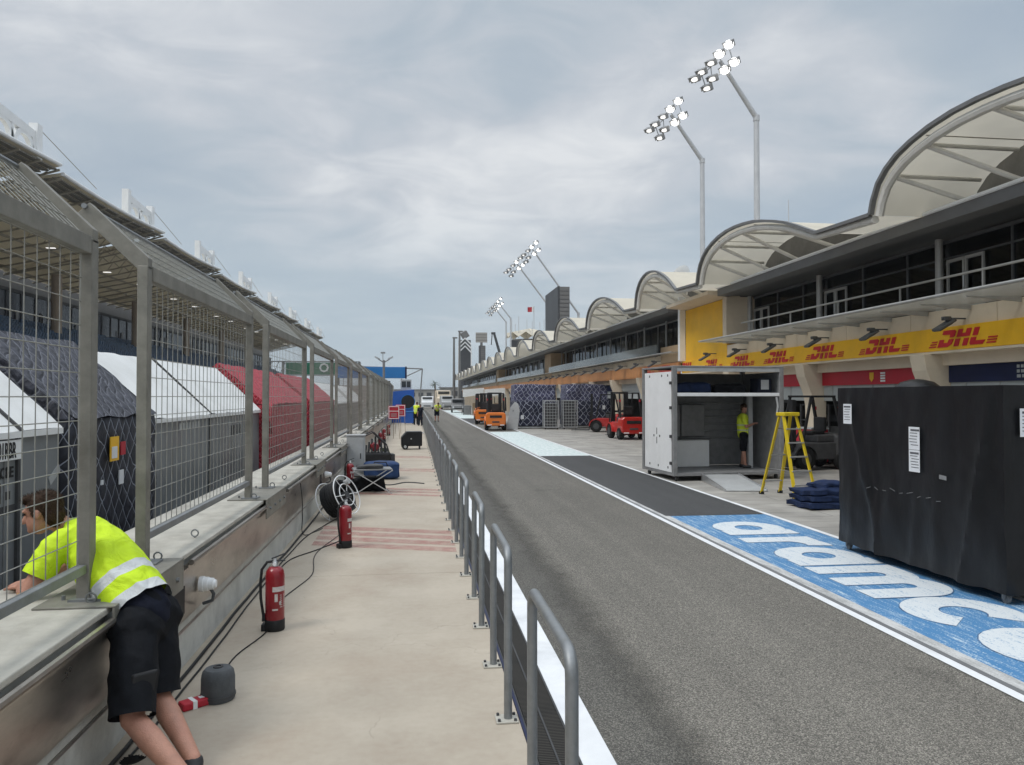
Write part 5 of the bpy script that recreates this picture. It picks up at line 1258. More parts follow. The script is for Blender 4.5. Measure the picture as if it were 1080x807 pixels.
MB().box(-0.48, 0.48, -0.38, 0.38, 0.951, 1.01).build('lid', 'blue_board', bn, bevel=0.015)
for x in (-0.3, 0.3): MB().lathe([(0, -0.03), (0.09, -0.03), (0.09, 0.03), (0, 0.03)], 12, (x, 0.3, 0.09), axis='x').build('wheel', 'tyre', bn)
lm = thing('lamp_mast', 'slim mast with a pair of angled lamps rising over the blue hut', 'lamp mast', (-2.6, 66, -0.3))
MB().tube([(0, 0, 0), (0, 0, 5.6)], 0.10, 8).build('pole', 'mid_grey', lm)
for s in (-1, 1):
    MB().tube([(0, 0, 5.4), (s * 0.5, 0, 5.7)], 0.05, 6).build('arm', 'mid_grey', lm)
    MB().obox((s * 0.55, 0, 5.78), (0.22, 0, s * 0.10), (0, 0.14, 0), (0, 0, 0.07)).build('lamp_head', 'light_grey', lm)

# ------------------------------------------------------------------ covered stands on the track side of the wall
EX, EZ, GX, GZ = -3.4, 1.90, -4.36, 2.82
def stand(label, y0, y1, roofm, bodym, cat='covered stand', seams=(), ez=EZ, gz=GZ, name='covered_stand', lift=0.0, step=0.0, group='covered stands behind the fence'):
    t = thing(name, label, cat, (0, y0, -0.3), 0, group); Ln = y1 - y0; o = 0.3
    x0, x1 = EX + lift, EX - 1.92 - lift
    mb = MB()
    def slab(pts, n=1):
        # softly uneven cloth roof between two long edges
        a0, b0 = pts; K = max(6, int(Ln / 0.25)); J = 8; vs = []
        for i in range(K + 1):
            for j in range(J + 1):
                q = Vector(a0).lerp(Vector(b0), j / J); y = Ln * i / K
                q = Vector((q.x, y, q.z)); q.z += 0.02 * mnoise.noise(q * 2.2 + Vector((y0, 0, 0))) + (0.03 * mnoise.noise(q * 4) if 'net' in roofm else 0)
                vs.append(q)
        mb.add(vs, [(i * (J + 1) + j, i * (J + 1) + j + 1, (i + 1) * (J + 1) + j + 1, (i + 1) * (J + 1) + j) for i in range(K) for j in range(J)], 0, True)
    slab(((x0, 0, ez + o + lift), (GX, 0, gz + o + lift))); slab(((GX, 0, gz + o + lift), (x1, 0, ez + o + lift)))
    for y in (0, Ln): mb.add([(x0, y, ez + o + lift), (GX, y, gz + o + lift), (x1, y, ez + o + lift)], [(0, 1, 2)])
    mb.build('roof', roofm, t)
    bm = bmesh.new(); bmesh.ops.create_cube(bm, size=1); bmesh.ops.subdivide_edges(bm, edges=bm.edges, cuts=12, use_grid_fill=True)
    for v in bm.verts:
        p = Vector(((x0 - 0.03 + x1 + 0.03) / 2 + v.co.x * (x0 - x1 - 0.06), Ln / 2 + v.co.y * (Ln - 0.02), (ez + o + lift) / 2 + v.co.z * (ez + o + lift - 0.01)))
        if 'net' in bodym: p += Vector((mnoise.noise(p * 2.5), mnoise.noise(p * 2.5 + Vector((4, 4, 4))), 0)) * 0.05
        v.co = p
    me = bpy.data.meshes.new('body_cover'); bm.to_mesh(me); bm.free(); me.materials.append(M[bodym])
    for q in me.polygons: q.use_smooth = 'net' in bodym
    b = bpy.data.objects.new('body_cover', me); C.objects.link(b); b.parent = t
    if bodym == 'box_grey':
        MB().box(x0 - 0.02, x0 + 0.012, 0.01, Ln - 0.01, ez + o - 0.06, ez + o - 0.005).build('eave_trim', 'white_paint', t)
        mb = MB()
        for k in range(1, int(Ln / 0.9)): mb.box(x0 - 0.028, x0 - 0.022, k * 0.9 - 0.006, k * 0.9 + 0.006, 0.1, ez + o - 0.1)
        mb.build('panel_seam', 'mid_grey', t)
    for s in seams:
        mb = MB(); mb.bar((x0 + 0.01, s, ez + o), (GX, s, gz + o + 0.02), 0.03, 0.03); mb.box(x0 - 0.03, x0 - 0.005, s - 0.02, s + 0.02, 0, ez + o); mb.build('seam_strap', 'dark_grey', t)
    return t
s1 = stand('white roofed grey stand with a name plate, nearest the camera behind the fence', 1.5, 7.9, 'white_fabric', 'box_grey', seams=(2.2, 5.6))
pl = MB(); pl.box(EX - 0.01, EX + 0.0, 4.72, 5.62, 1.955, 2.125); pl.build('name_plate', 'white_paint', s1)
text_mesh('01RBR', 0.19, 'plate_text', 'black_rubber', s1, (EX + 0.0025, 5.24, 1.975), (rad(90), 0, rad(90)), 0.003).scale = (0.55, 1, 1)
text_mesh('ORACLE', 0.125, 'body_text', 'black_rubber', s1, (EX - 0.0245, 5.07, 1.81), (rad(90), 0, rad(90)), 0.004)
pt = MB()
for k, (a, b_, z) in enumerate(((4.9, 5.0, 1.6), (5.2, 5.35, 1.6), (5.4, 5.5, 1.62), (4.8, 5.6, 1.5))): pt.box(EX - 0.03, EX - 0.0265, a, b_, z, z + 0.07 + 0.1 * (k < 2))
pt.build('faded_lettering', 'dark_grey', s1)
MB().obox((EX - 0.025, 6.3, 1.75), (0.003, 0, 0), (0, 0.10, 0.06), (0, -0.02, 0.035)).build('tape_strip', 'light_grey', s1)
s2 = stand('black netted stand with slanting quilted roof between the two white roofs', 8.0, 10.42, 'net_black_roof', 'net_black', lift=0.07)
tg = MB(); tg.box(EX + 0.075, EX + 0.085, 0.86, 1.10, 1.78, 2.05); tg.build('tag_sheet', 'yellow', s2)
tg = MB(); tg.box(EX + 0.086, EX + 0.09, 0.89, 1.04, 1.81, 1.94); tg.build('tag_sheet', 'paper', s2); tg = MB(); tg.box(EX + 0.075, EX + 0.085, 1.12, 1.25, 1.50, 1.66); tg.build('tag_sheet', 'paper', s2); tg = MB(); tg.box(EX + 0.075, EX + 0.085, 0.62, 0.68, 1.55, 1.60); tg.build('tag_sheet', 'paper', s2)
tg = MB(); tg.box(EX + 0.075, EX + 0.085, 1.16, 1.30, 1.83, 1.98); tg.build('tag_sheet', 'header_red', s2)
s3 = stand('long white roofed grey stand, second white roof from the camera', 10.5, 17.5, 'white_fabric', 'box_grey', seams=(2.85,))
rr = random.Random(8); tx = MB()
for k in range(7): y = 1.2 + 0.16 * k; tx.box(EX - 0.0275, EX - 0.024, y, y + 0.11, 2.0, 2.1)
tx.build('faded_lettering', 'light_grey', s3); tx = MB()
for k in range(5): y = 4.4 + 0.17 * k; tx.box(EX - 0.0275, EX - 0.024, y, y + 0.08, 1.75, 1.95)
tx.build('faded_lettering', 'dark_grey', s3)
s4 = stand('red netted stand, nearer of the two red ones', 17.6, 24.2, 'net_red', 'net_red', lift=0.12)
s5 = stand('red netted stand, farther of the two red ones', 25.0, 32.3, 'net_red', 'net_red', lift=0.12)
s6 = stand('white roofed stand beyond the two red stands', 32.6, 41.0, 'white_fabric', 'box_grey')
s7 = stand('white roofed stand farthest along the wall, by the lamp mast', 43.0, 52.0, 'white_fabric', 'box_grey')
dd = MB(); dd.lathe([(0, -0.06), (0.33, -0.06), (0.36, 0), (0.33, 0.06), (0, 0.06)], 20, (EX + 0.18, 0.15, 2.0), axis='x'); dd.build('round_bulge', 'net_red', s4)

# ------------------------------------------------------------------ grandstand
gs = thing('grandstand', 'long grandstand with beige ribbed roof, dark glazed boxes and blue seats across the track', 'grandstand', (0, 0, 0))
GP, G0 = 24.2, 13.4
for k in range(9):
    ya, yb = G0 + GP * k, G0 + GP * (k + 1)
    n = 16; front = []; vs = []
    for i in range(n + 1):
        u = i / n; z = 19.1 + 0.95 * (0.25 + 0.75 * u ** 1.6) - 0.5 * math.sin(math.pi * u) * 0.3
        x = -27.0 + 0.9 * (1 - u) * 0.2
        front.append((x, ya + (yb - ya) * u, z))
    back = [(-43.0, p[1], 15.6 + 0.1 * i / n) for i, p in enumerate(front)]
    mid = [(-35.0, p[1], (p[2] + 15.6) / 2 + 0.35) for p in front]
    rows = [front, mid, back]
    vs = [q for r_ in rows for q in r_] + [(q[0], q[1], q[2] - 0.25) for r_ in rows for q in r_]
    W_ = n + 1; fs = []
    for r_ in range(2):
        for i in range(n):
            a = r_ * W_ + i; fs.append((a, a + 1, a + W_ + 1, a + W_)); b_ = a + 3 * W_; fs.append((b_, b_ + W_, b_ + W_ + 1, b_ + 1))
    for i in range(n): fs.append((i, 3 * W_ + i, 3 * W_ + i + 1, i + 1))
    for i in (0, n):
        for r_ in range(2): a = r_ * W_ + i; fs.append((a, a + W_, a + 4 * W_, a + 3 * W_))
    mb = MB(); mb.add(vs, fs); rf = mb.build('roof', 'stand_soffit', gs)
    MB().tube([(p[0] + 0.05, p[1], p[2] - 0.1) for p in front], 0.16, 8).build('roof_edge', 'white_paint', rf)
    # darker ribbed visor hanging below the front edge
    mb = MB()
    for q in range(3):
        f = q / 5
        pts = [Vector(front[i]).lerp(Vector(mid[i]), 0.06 + f * 0.35) - Vector((0, 0, 0.32)) for i in range(n + 1)]
        for i in range(n): mb.bar(pts[i], pts[i + 1], 0.5, 0.12)
    mb.build('visor_slats', 'stand_roof', rf)
    mb = MB()
    for q in range(9):
        i = min(n, q * 2)
        a, m_, b_ = Vector(front[i]) - Vector((0, 0, 0.5)), Vector(mid[i]) - Vector((0, 0, 1.2)), Vector(back[i]) - Vector((0, 0, 0.6))
        mb.tube([a, m_, b_], 0.09, 6)
        a2, m2 = Vector(front[i]) - Vector((0, 0, 0.3)), Vector(mid[i]) - Vector((0, 0, 0.3))
        for w_ in range(6):
            p = a.lerp(m_, w_ / 6); p2 = a2.lerp(m2, (w_ + 0.5) / 6); mb.tube([p, p2], 0.045, 4); mb.tube([p2, a.lerp(m_, (w_ + 1) / 6)], 0.045, 4)
    for f in (0.25, 0.55, 0.85):
        mb.tube([Vector(mid[i]).lerp(Vector(back[i]), f) - Vector((0, 0, 0.5)) for i in range(0, n + 1, 4)], 0.12, 6)
    mb.build('truss', 'stand_steel', rf)
    mb = MB()
    for q in range(2):
        p = Vector(mid[4 + q * 7]) - Vector((0, 0, 1.35)); mb.box(p.x - 0.4, p.x + 0.4, p.y - 0.15, p.y + 0.15, p.z - 0.06, p.z)
    mb.build('roof_lamp', 'lamp_dim', rf)
    # column, boxes with glass, gallery
    MB().lathe([(0, 4), (0.55, 4), (0.55, 15.7), (0, 15.7)], 12, (-39.5, ya + 4, 0)).build('column', 'stand_column', gs)
    MB().box(-44.2, -43.9, ya, yb, 12.9, 16.4).build('rear_wall', 'tower_grey', gs)
    bx = MB().box(-46, -42.0, ya, yb, 9.9, 13.2).build('glazed_box', 'booth', gs)
    mb = MB()
    for q in range(8): y = ya + (q + 0.5) * GP / 8; mb.box(-42.0, -41.9, y - 0.07, y + 0.07, 9.9, 13.2)
    mb.box(-41.95, -41.8, ya, yb, 13.2, 13.5)
    mb.build('mullion', 'dark_grey', bx)
    mb = MB(); rr = random.Random(k)
    for q in range(4): y = ya + rr.uniform(0, GP); mb.box(-41.93, -41.88, y, y + rr.uniform(0.2, 0.5), 10.0, rr.uniform(11.0, 12.2))
    mb.build('bright_panel', 'mid_grey', bx)
    # terrace of blue seats
    mb = MB(); R_ = 22
    for q in range(R_):
        f = q / R_; x = -41.8 + 15.5 * f; z = 9.7 - 7.2 * f
        mb.box(x, x + 0.72, ya + 0.5, yb - 0.5, -0.35, z)
    mb.build('terrace', 'mid_grey', gs)
    mb = MB()
    for q in range(R_):
        f = q / R_; x = -41.8 + 15.5 * f; z = 9.7 - 7.2 * f
        y = ya + 0.8
        while y < yb - 1.2:
            if abs((y - ya) - GP / 2) > 0.8: mb.box(x + 0.1, x + 0.2, y, y + 0.42, z + 0.15, z + 0.75)
            y += 0.56
    mb.build('seat_row', 'seat_blue', gs)['kind'] = 'stuff'
    MB().box(-26.3, -26.1, ya, yb, -0.35, 2.2).build('front_wall', 'far_building', gs)
    # crown frame on the roof
    yc = yb - 6.2
    fr = MB()
    for s in (-1, 1): fr.box(-27.7, -27.1, yc + s * 3.3 - 0.38, yc + s * 3.3 + 0.38, 19.5, 22.0)
    fr.ribbon(arc(0, 0, 1.25, 1.0, 0, 180, 14), 0.38, (-27.56, yc - 1.45, 19.9), (0, 1, 0), (0, 0, 1), (0.3, 0, 0))
    fr.ribbon(arc(0, 0, 1.15, 0.95, 0, 180, 14), 0.38, (-27.56, yc + 1.45, 19.9), (0, 1, 0), (0, 0, 1), (0.3, 0, 0))
    fr.prism([(-3.1, 21.7), (3.1, 21.4), (3.1, 20.8), (-3.1, 21.0)], (-27.55, yc, 0), (0, 1, 0), (0, 0, 1), (0.3, 0, 0))
    fr.box(-27.55, -27.25, yc - 3.1, yc + 3.1, 19.5, 19.9)
    for q in (-2.9, -0.15, 2.8): fr.box(-27.54, -27.26, yc + q - 0.15, yc + q + 0.2, 19.5, 21.2)
    fr.build('roof_frame', 'white_paint', gs)
    MB().tube([(-27.4, yc + 3, 22.0), (-27.4, yc + 14, 20.2)], 0.035, 4).build('stay_cable', 'stand_steel', gs)

# ------------------------------------------------------------------ gantries and the far end
gg = thing('start_gantry', 'green banner gantry with white round marks spanning the race track', 'gantry', (0, 132, -0.3))
MB().box(-21.5, -9.5, -0.4, 0.4, 6.2, 8.2).build('banner', 'green_board', gg)
mb = MB()
for z in (6.0, 8.3): mb.box(-27, -9.2, -0.3, 0.3, z, z + 0.16)
for x in (-27, -22, -9.3): mb.box(x - 0.2, x + 0.2, -0.25, 0.25, 0, 8.3)
for k in range(5): mb.bar((-27 + k * 1.1, 0, 6.1), (-26 + k * 1.1, 0, 8.3), 0.1, 0.1)
mb.build('truss', 'mid_grey', gg)
mb = MB()
for x in (-15.2, -11.6): mb.lathe([(0.5, -0.05), (0.8, -0.05), (0.8, 0.05), (0.5, 0.05)], 8, (x, -0.46, 7.35), axis='y')
mb.build('round_mark', 'white_paint', gg)
wb = thing('white_barrier_wall', 'low white trackside banner wall under the green gantry', 'banner wall', (0, 150, -0.3))
MB().box(-26, -4, -0.1, 0.1, 0.3, 4.6).build('banner_face', 'far_building', wb)
mb = MB()
for k in range(8): mb.box(-26 + 3 * k, -25.8 + 3 * k, 0.1, 0.4, 0, 4.6)
mb.build('support', 'mid_grey', wb)
bg = thing('blue_gantry', 'blue overhead sign gantry crossing the pit wall in the distance', 'gantry', (0, 96, -0.3))
MB().box(-9.5, -1.15, -0.5, 0.5, 4.75, 6.15).build('sign_box', 'blue_board', bg, bevel=0.03)
MB().box(-1.14, -0.95, -0.52, 0.52, 4.7, 6.2).build('end_panel', 'header_navy', bg)
MB().box(-5.4, -3.0, -0.5, 0.5, 4.1, 4.4).build('light_bar', 'black_rubber', bg)
mb = MB()
mb.tube([(-9.5, 0, 6.3), (1.0, 0, 5.95)], 0.09, 6); mb.tube([(1.0, 0, 5.95), (0.55, 0, 0.3)], 0.09, 6); mb.tube([(1.0, 0, 5.95), (-1.2, 0, 4.9)], 0.07, 6); mb.tube([(-1.6, 0, 4.7), (-1.6, 0, 0.3)], 0.08, 6); mb.tube([(-9.3, 0, 5), (-9.3, 0, 0)], 0.12, 6)
mb.build('frame_tube', 'mid_grey', bg)
def bend_light(label, x, y, dx, dz, base, top, group='floodlight masts over the pit building', n_=1):
    t = thing('floodlight_mast', label, 'floodlight mast', (x, y, base), 0, group)
    MB().tube([(0, 0, 0), (0, 0, top - base)], [0.20, 0.155], 12).build('pole', 'pole_grey', t)
    tip = Vector((dx, -0.3, top - base + dz))
    MB().tube([(0, 0, top - base - 0.05), tip], [0.16, 0.12], 12).build('arm', 'pole_grey', t)
    MB().tube([(0, 0, top - base - 0.25), (0, 0, top - base + 0.08)], 0.19, 12).build('joint', 'pole_grey', t)
    d = Vector((dx, 0, dz)).normalized()          # along the arm
    s = Vector((-0.50, 0, 0.0)); s = Vector((-d.z, 0, d.x))   # across the arm, towards the track
    fr = MB()
    near = [(0.50, 1.00), (-0.08, 0.41), (-0.58, -0.17), (-1.16, -0.74), (-1.57, -1.16)]; off = [(0.83, 0.0), (0.25, -0.50), (-0.50, -1.08), (-0.83, -1.65)]
    V = lambda q, dy=0: tip + Vector((q[0], dy, q[1] - 0.05))
    fr.bar(V((0.62, 0.95)), V((-1.5, -1.3)), 0.06, 0.06); fr.bar(V((0.8, 0.15)), V((-0.8, -1.5)), 0.06, 0.06)
    for q in range(4): fr.bar(V(near[q]), V(off[q]), 0.05, 0.05)
    fr.build('lamp_frame', 'pole_grey', t)
    for k, q in enumerate(near + off):
        c = V(q, -0.2); fx = Vector((-0.62, -0.55, -0.56)).normalized(); sx = fx.cross(Vector((0, 0, 1))).normalized(); ux = sx.cross(fx)
        lamp = MB(); lamp.obox(c, fx * 0.12, sx * 0.27, ux * 0.17); lamp.obox(c + ux * 0.19 + fx * 0.16, fx * 0.26, sx * 0.28, ux * 0.015)
        for sg in (-1, 1): lamp.obox(c + sx * sg * 0.275 + fx * 0.12 + ux * 0.06, fx * 0.2, sx * 0.008, ux * 0.12)
        lo = lamp.build('lamp_head', 'mid_grey', t)
        lit_ = k in (0, 1, 5, 6); q_ = (0.30, 0.24) if lit_ else (0.23, 0.13)
        MB().prism([(q_[0] * math.cos(w_ * math.pi / 9), q_[1] * math.sin(w_ * math.pi / 9)) for w_ in range(18)], c + fx * 0.122, sx, ux, fx * 0.02).build('lens', 'lamp_on' if lit_ else 'lamp_dim', lo)
    return t
bend_light('lit floodlight mast with bent head, taller looking and rightmost over the near canopy', 20.0, 42.3, -2.35, 3.05, 6.6, 18.7)
bend_light('lit floodlight mast with bent head, left of the rightmost mast', 20.0, 50.8, -2.35, 2.95, 6.6, 18.8)
bend_light('small far bent floodlight mast, right one of the distant pair', 20.0, 157.5, -2.6, 3.1, 6.6, 18.6)
bend_light('small far bent floodlight mast, left one of the distant pair', 20.0, 165.5, -2.6, 3.0, 6.6, 18.6)
# middle pair: long leaning masts
bend_light('lit floodlight on a long leaning mast, upper one of the middle pair', 21.9, 100.0, -6.3, 8.4, 6.6, 13.4)
bend_light('lit floodlight on a long leaning mast, lower one of the middle pair', 21.1, 107.0, -6.6, 8.4, 6.6, 12.6)
lt = thing('leaning_strut', 'dark thick leaning strut behind the dark slab tower', 'strut', (20.5, 92, 6.6))
MB().tube([(0, 0, 0), (-2.6, 0, 5.2)], 0.22, 8).build('strut_tube', 'tower_grey', lt)
MB().box(-0.4, 0.4, -0.4, 0.4, 0, 0.3).build('base', 'tower_grey', lt)
def slab_tower(label, x, y, w_, l_, z0, z1, cut=0.0):
    t = thing('slab_tower', label, 'tower', (x, y, z0))
    H_ = z1 - z0
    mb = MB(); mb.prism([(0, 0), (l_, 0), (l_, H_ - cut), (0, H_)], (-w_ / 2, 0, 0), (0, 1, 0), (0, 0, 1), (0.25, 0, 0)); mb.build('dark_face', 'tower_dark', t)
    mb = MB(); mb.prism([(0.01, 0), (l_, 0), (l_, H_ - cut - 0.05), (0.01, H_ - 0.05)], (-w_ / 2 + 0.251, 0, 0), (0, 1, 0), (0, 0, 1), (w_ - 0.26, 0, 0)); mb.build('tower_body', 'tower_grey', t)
    mb = MB()
    for k in range(int(H_ / 0.5)): mb.box(-w_ / 2 + 0.26, w_ / 2 - 0.02, -0.03, 0.005, 0.2 + 0.5 * k, 0.24 + 0.5 * k)
    mb.build('louvre_line', 'tower_dark', t)
    return t
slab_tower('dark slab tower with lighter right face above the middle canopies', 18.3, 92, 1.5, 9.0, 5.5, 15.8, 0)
slab_tower('distant dark slab tower under a square board', 17.0, 190, 1.5, 3, 5.5, 15.0)
sb = thing('square_board', 'square grey board on a post over the distant slab tower', 'board', (16.8, 191, 14.6))
MB().box(-1.45, 1.45, -0.2, 0.2, 1.2, 3.7).build('board_face', 'far_building', sb); MB().box(-0.3, 0.3, -0.2, 0.2, 0, 1.2).build('post', 'tower_grey', sb)
mb = MB()
for k in range(3): mb.box(-1.45, 1.45, -0.25, -0.201, 1.7 + 0.7 * k, 1.8 + 0.7 * k)
mb.build('board_line', 'tower_grey', sb)
ct = thing('chevron_tower', 'tall dark tower with white chevron bars and a tilted cube on top', 'tower', (16.4, 250, -0.4))
MB().box(-1.9, 1.9, -2, 2, 0, 21).build('tower_body', 'tower_dark', ct)
mb = MB()
for k in range(3): mb.ribbon([(-2.0, 17.0 + k * 1.3), (0, 19.0 + k * 1.3), (2.0, 17.0 + k * 1.3)], 0.45, (0, -2.2, 0), (1, 0, 0), (0, 0, 1), (0, -0.2, 0))
for x in (-2.25, 1.95): mb.box(x, x + 0.3, -2.2, -2.01, 0, 19)
mb.build('chevron_bar', 'white_paint', ct)
mb = MB(); mb.obox((0, 0, 22.9), (0.9, 0.2, 0.55), (-0.2, 1.0, 0.1), (-0.55, 0, 0.9)); mb.build('top_cube', 'tower_grey', ct)
MB().box(-0.3, 0.3, -0.3, 0.3, 21, 22).build('neck', 'tower_grey', ct)
vt = thing('control_tower', 'round control tower with scalloped pale roof and flag mast, far behind the canopies', 'tower', (25.6, 168, 0))
MB().lathe([(0, 0), (3.2, 0), (3.2, 12), (4.2, 12.5), (4.2, 14.8), (0, 14.8)], 24).build('tower_body', 'tower_grey', vt)
MB().lathe([(4.22, 12.9), (4.28, 12.9), (4.28, 14.5), (4.22, 14.5)], 24).build('window_band', 'tower_dark', vt)
mb = MB()
for k in range(10):
    a = k * math.pi / 5; c, s = math.cos(a), math.sin(a); c2, s2 = math.cos(a + 0.31), math.sin(a + 0.31); c1, s1_ = math.cos(a - 0.31), math.sin(a - 0.31)
    mb.add([(0, 0, 17.4), (5.3 * c1, 5.3 * s1_, 15.2), (5.3 * c, 5.3 * s, 16.3), (5.3 * c2, 5.3 * s2, 15.2), (0, 0, 17.1)], [(0, 1, 2), (0, 2, 3), (4, 2, 1), (4, 3, 2)])
mb.build('roof', 'canopy_skin', vt)
mb = MB()
for k in range(8): a = k * 0.785; mb.tube([(4 * math.cos(a), 4 * math.sin(a), 15), (4 * math.cos(a), 4 * math.sin(a), 18.6 + (k % 3) * 0.6)], 0.07, 5)
mb.build('antenna', 'pole_grey', vt)
fl = thing('flag', 'red and white flag flying on a thin mast over the control tower', 'flag', (26.6, 168, 15))
MB().tube([(0, 0, 0), (0, 0, 7.4)], 0.08, 6).build('mast', 'pole_grey', fl)
def flagcloth(x0, x1, m, n):
    mb = MB(); vs = []
    for i in range(9):
        x = x0 + (x1 - x0) * i / 8; y = 0.25 * math.sin(x * 2.2)
        vs += [(x * 0.55, y, 7.3 + 0.1 * math.sin(x)), (x * 0.55, y, 6.2 + 0.1 * math.sin(x))]
    mb.add(vs, [(2 * i, 2 * i + 1, 2 * i + 3, 2 * i + 2) for i in range(8)], 0, True); mb.build(n, m, fl)
flagcloth(-2.6, -0.9, 'flag_red', 'red_field'); flagcloth(-0.9, -0.05, 'white_fabric', 'white_field')
dc = thing('crane_boom', 'thin dark crane boom leaning over the far canopies', 'crane', (23, 185, 5))
MB().tube([(0, 0, 0), (-3.6, 0, 12.6)], [0.4, 0.3], 8).build('boom', 'tower_dark', dc)
MB().box(-4.3, -3.3, -0.3, 0.3, 12.4, 12.9).build('boom_head', 'tower_dark', dc)
MB().tube([(-4.1, 0, 12.5), (-4.3, 0, 9.8)], 0.12, 5).build('hook_line', 'tower_dark', dc)
for (x, y, h_, lab) in ((10.6, 205, 18.2, 'tall plain street lamp post at the end of the pit lane, shorter of the pair'), (12.4, 210, 20.4, 'tall plain street lamp post at the end of the pit lane, taller of the pair')):
    t = thing('lamp_post', lab, 'lamp post', (x, y, -0.4))
    MB().tube([(0, 0, 0), (0, 0, h_)], [0.42, 0.26], 8).build('pole', 'tower_grey', t); MB().box(-0.4, 0.9, -0.2, 0.2, h_ + 0.001, h_ + 0.35).build('lamp_head', 'tower_grey', t)
for k, (x, y, h_, lab) in enumerate(((-30.5, 310, 18.5, 'faint far mast left of the blue gantry, leftmost of the distant masts'), (-28.4, 312, 18.5, 'faint far mast left of the blue gantry, second of the distant masts'), (-25.5, 313, 16.5, 'faint far mast left of the blue gantry, shortest of the distant masts'), (-12.4, 305, 19.5, 'faint far floodlight mast standing above the blue gantry'))):
    t = thing('far_mast', lab, 'mast', (x, y, -0.4))
    MB().tube([(0, 0, 0), (0, 0, h_)], 0.16, 6).build('pole', 'mid_grey', t); MB().box(-0.9, 0.9, -0.15, 0.15, h_, h_ + 0.7).build('lamp_head', 'mid_grey', t)
for k, (x, y, w_, h_, lab) in enumerate(((-4, 380, 46, 5.5, 'low pale building on the horizon past the end of the pit lane'), (24, 330, 26, 6, 'low grey building on the horizon behind the lamp posts'), (-60, 420, 50, 8, 'long low stand on the horizon behind the green gantry'))):
    t = thing('far_building', lab, 'building', (x, y, -0.4))
    MB().box(-w_ / 2, w_ / 2, -4, 4, 0, h_).build('wall', 'far_building', t); MB().box(-w_ / 2 - 0.5, w_ / 2 + 0.5, -4.5, 4.5, h_ + 0.01, h_ + 0.5).build('roof', 'tower_grey', t)
    mb = MB()
    for q in range(int(w_ / 4)): mb.box(-w_ / 2 + 1 + 4 * q, -w_ / 2 + 3.4 + 4 * q, -4.1, -4.01, h_ * 0.45, h_ * 0.8)
    mb.build('window_band', 'tower_dark', t)
pm = thing('palm_tree', 'single small dark palm on the skyline above the white van', 'palm tree', (6.2, 230, -0.4))
MB().tube([(0, 0, 0), (0.1, 0, 3), (0, 0, 6.2)], [0.35, 0.25, 0.22], 8).build('trunk', 'palm_trunk', pm)
mb = MB(); rr = random.Random(2)
for k in range(34):
    a = rr.uniform(0, 6.28); e = rr.uniform(-0.3, 1.1); L_ = rr.uniform(1.6, 2.3); p = Vector((0, 0, 6.2)); d = Vector((math.cos(a) * math.cos(e), math.sin(a) * math.cos(e), math.sin(e)))
    side = d.cross(Vector((0, 0, 1))).normalized()
    for q in range(5):
        p2 = p + d * L_ / 5; wd = 0.18 * (1 - abs(q - 1.5) / 4)
        mb.add([p - side * wd, p + side * wd, p2 + side * wd * 0.7 - Vector((0, 0, 0.1)), p2 - side * wd * 0.7 - Vector((0, 0, 0.1))], [(0, 1, 2, 3)]); p = p2; d = (d - Vector((0, 0, 0.22))).normalized()
mb.build('crown', 'palm_green', pm)
def van(name, label, loc, rz, bodym, w_=1.9, l_=4.6, h_=2.0, cat='van', pick=False, scale=1.0):
    t = thing(name, label, cat, loc, rz)
    prof = [(-l_ / 2, 0.35), (l_ / 2, 0.35), (l_ / 2, h_ * 0.55), (l_ / 2 - 0.9, h_ * 0.6), (l_ / 2 - 1.5, h_), (-l_ / 2 + 0.1, h_), (-l_ / 2, h_ * 0.9)] if not pick else [(-l_ / 2, 0.45), (l_ / 2, 0.45), (l_ / 2, 1.0), (l_ / 2 - 1.1, 1.1), (l_ / 2 - 1.6, h_), (-0.1, h_), (-0.3, 1.1), (-l_ / 2, 1.1)]
    mb = MB(); mb.prism(prof, (-w_ / 2, 0, 0), (0, -1, 0), (0, 0, 1), (w_, 0, 0)); mb.build('body', bodym, t, bevel=0.08, seg=3)
    MB().obox((0, -(l_ / 2 - 1.18), h_ * 0.79), (w_ * 0.42, 0, 0), (0, 0.30 * 0.75, -h_ * 0.2 * 0.75 - 0.0), (0, 0.02, 0.012)).build('windscreen', 'glass_dark', t)
    MB().box(-w_ * 0.40, w_ * 0.40, l_ / 2 - (0.1 if not pick else l_ / 2 + 0.28), l_ / 2 + (0.015 if not pick else -l_ / 2 + 0.33), h_ * 0.6, h_ * 0.85).build('rear_window', 'glass_dark', t)
    for s in (-1, 1):
        MB().box(s * w_ / 2 - 0.012, s * w_ / 2 + 0.012, -l_ / 2 + 1.5, -l_ / 2 + 2.3, h_ * 0.62, h_ * 0.88).build('side_window', 'glass_dark', t)
        MB().box(s * w_ * 0.36 - 0.12, s * w_ * 0.36 + 0.12, -l_ / 2 - 0.02, -l_ / 2 + 0.05, 0.72, 0.88).build('headlight', 'paper', t)
        for y in (-l_ * 0.32, l_ * 0.30):
            MB().lathe([(0.1, -0.11), (0.33, -0.1), (0.36, -0.06), (0.36, 0.06), (0.33, 0.1), (0.1, 0.11)], 18, (s * (w_ / 2 - 0.1), y, 0.36), axis='x').build('wheel', 'tyre', t)
    MB().box(-w_ * 0.3, w_ * 0.3, -l_ / 2 - 0.03, -l_ / 2 + 0.02, 0.5, 0.66).build('grille', 'black_rubber', t)
    t.scale = (scale,) * 3
    return t
van('parked_van', 'white van parked at the end of the lane right of the walkway worker', (2.3, 133, -0.02), rad(-3), 'van_white', 2.0, 5.0, 2.2, scale=1.0)
van('parked_truck', 'grey open truck on the apron right of the pale painted box, nearer of two', (5.9, 104, -0.016), rad(-2), 'mid_grey', 1.9, 4.8, 2.0, 'truck', True, 0.95)
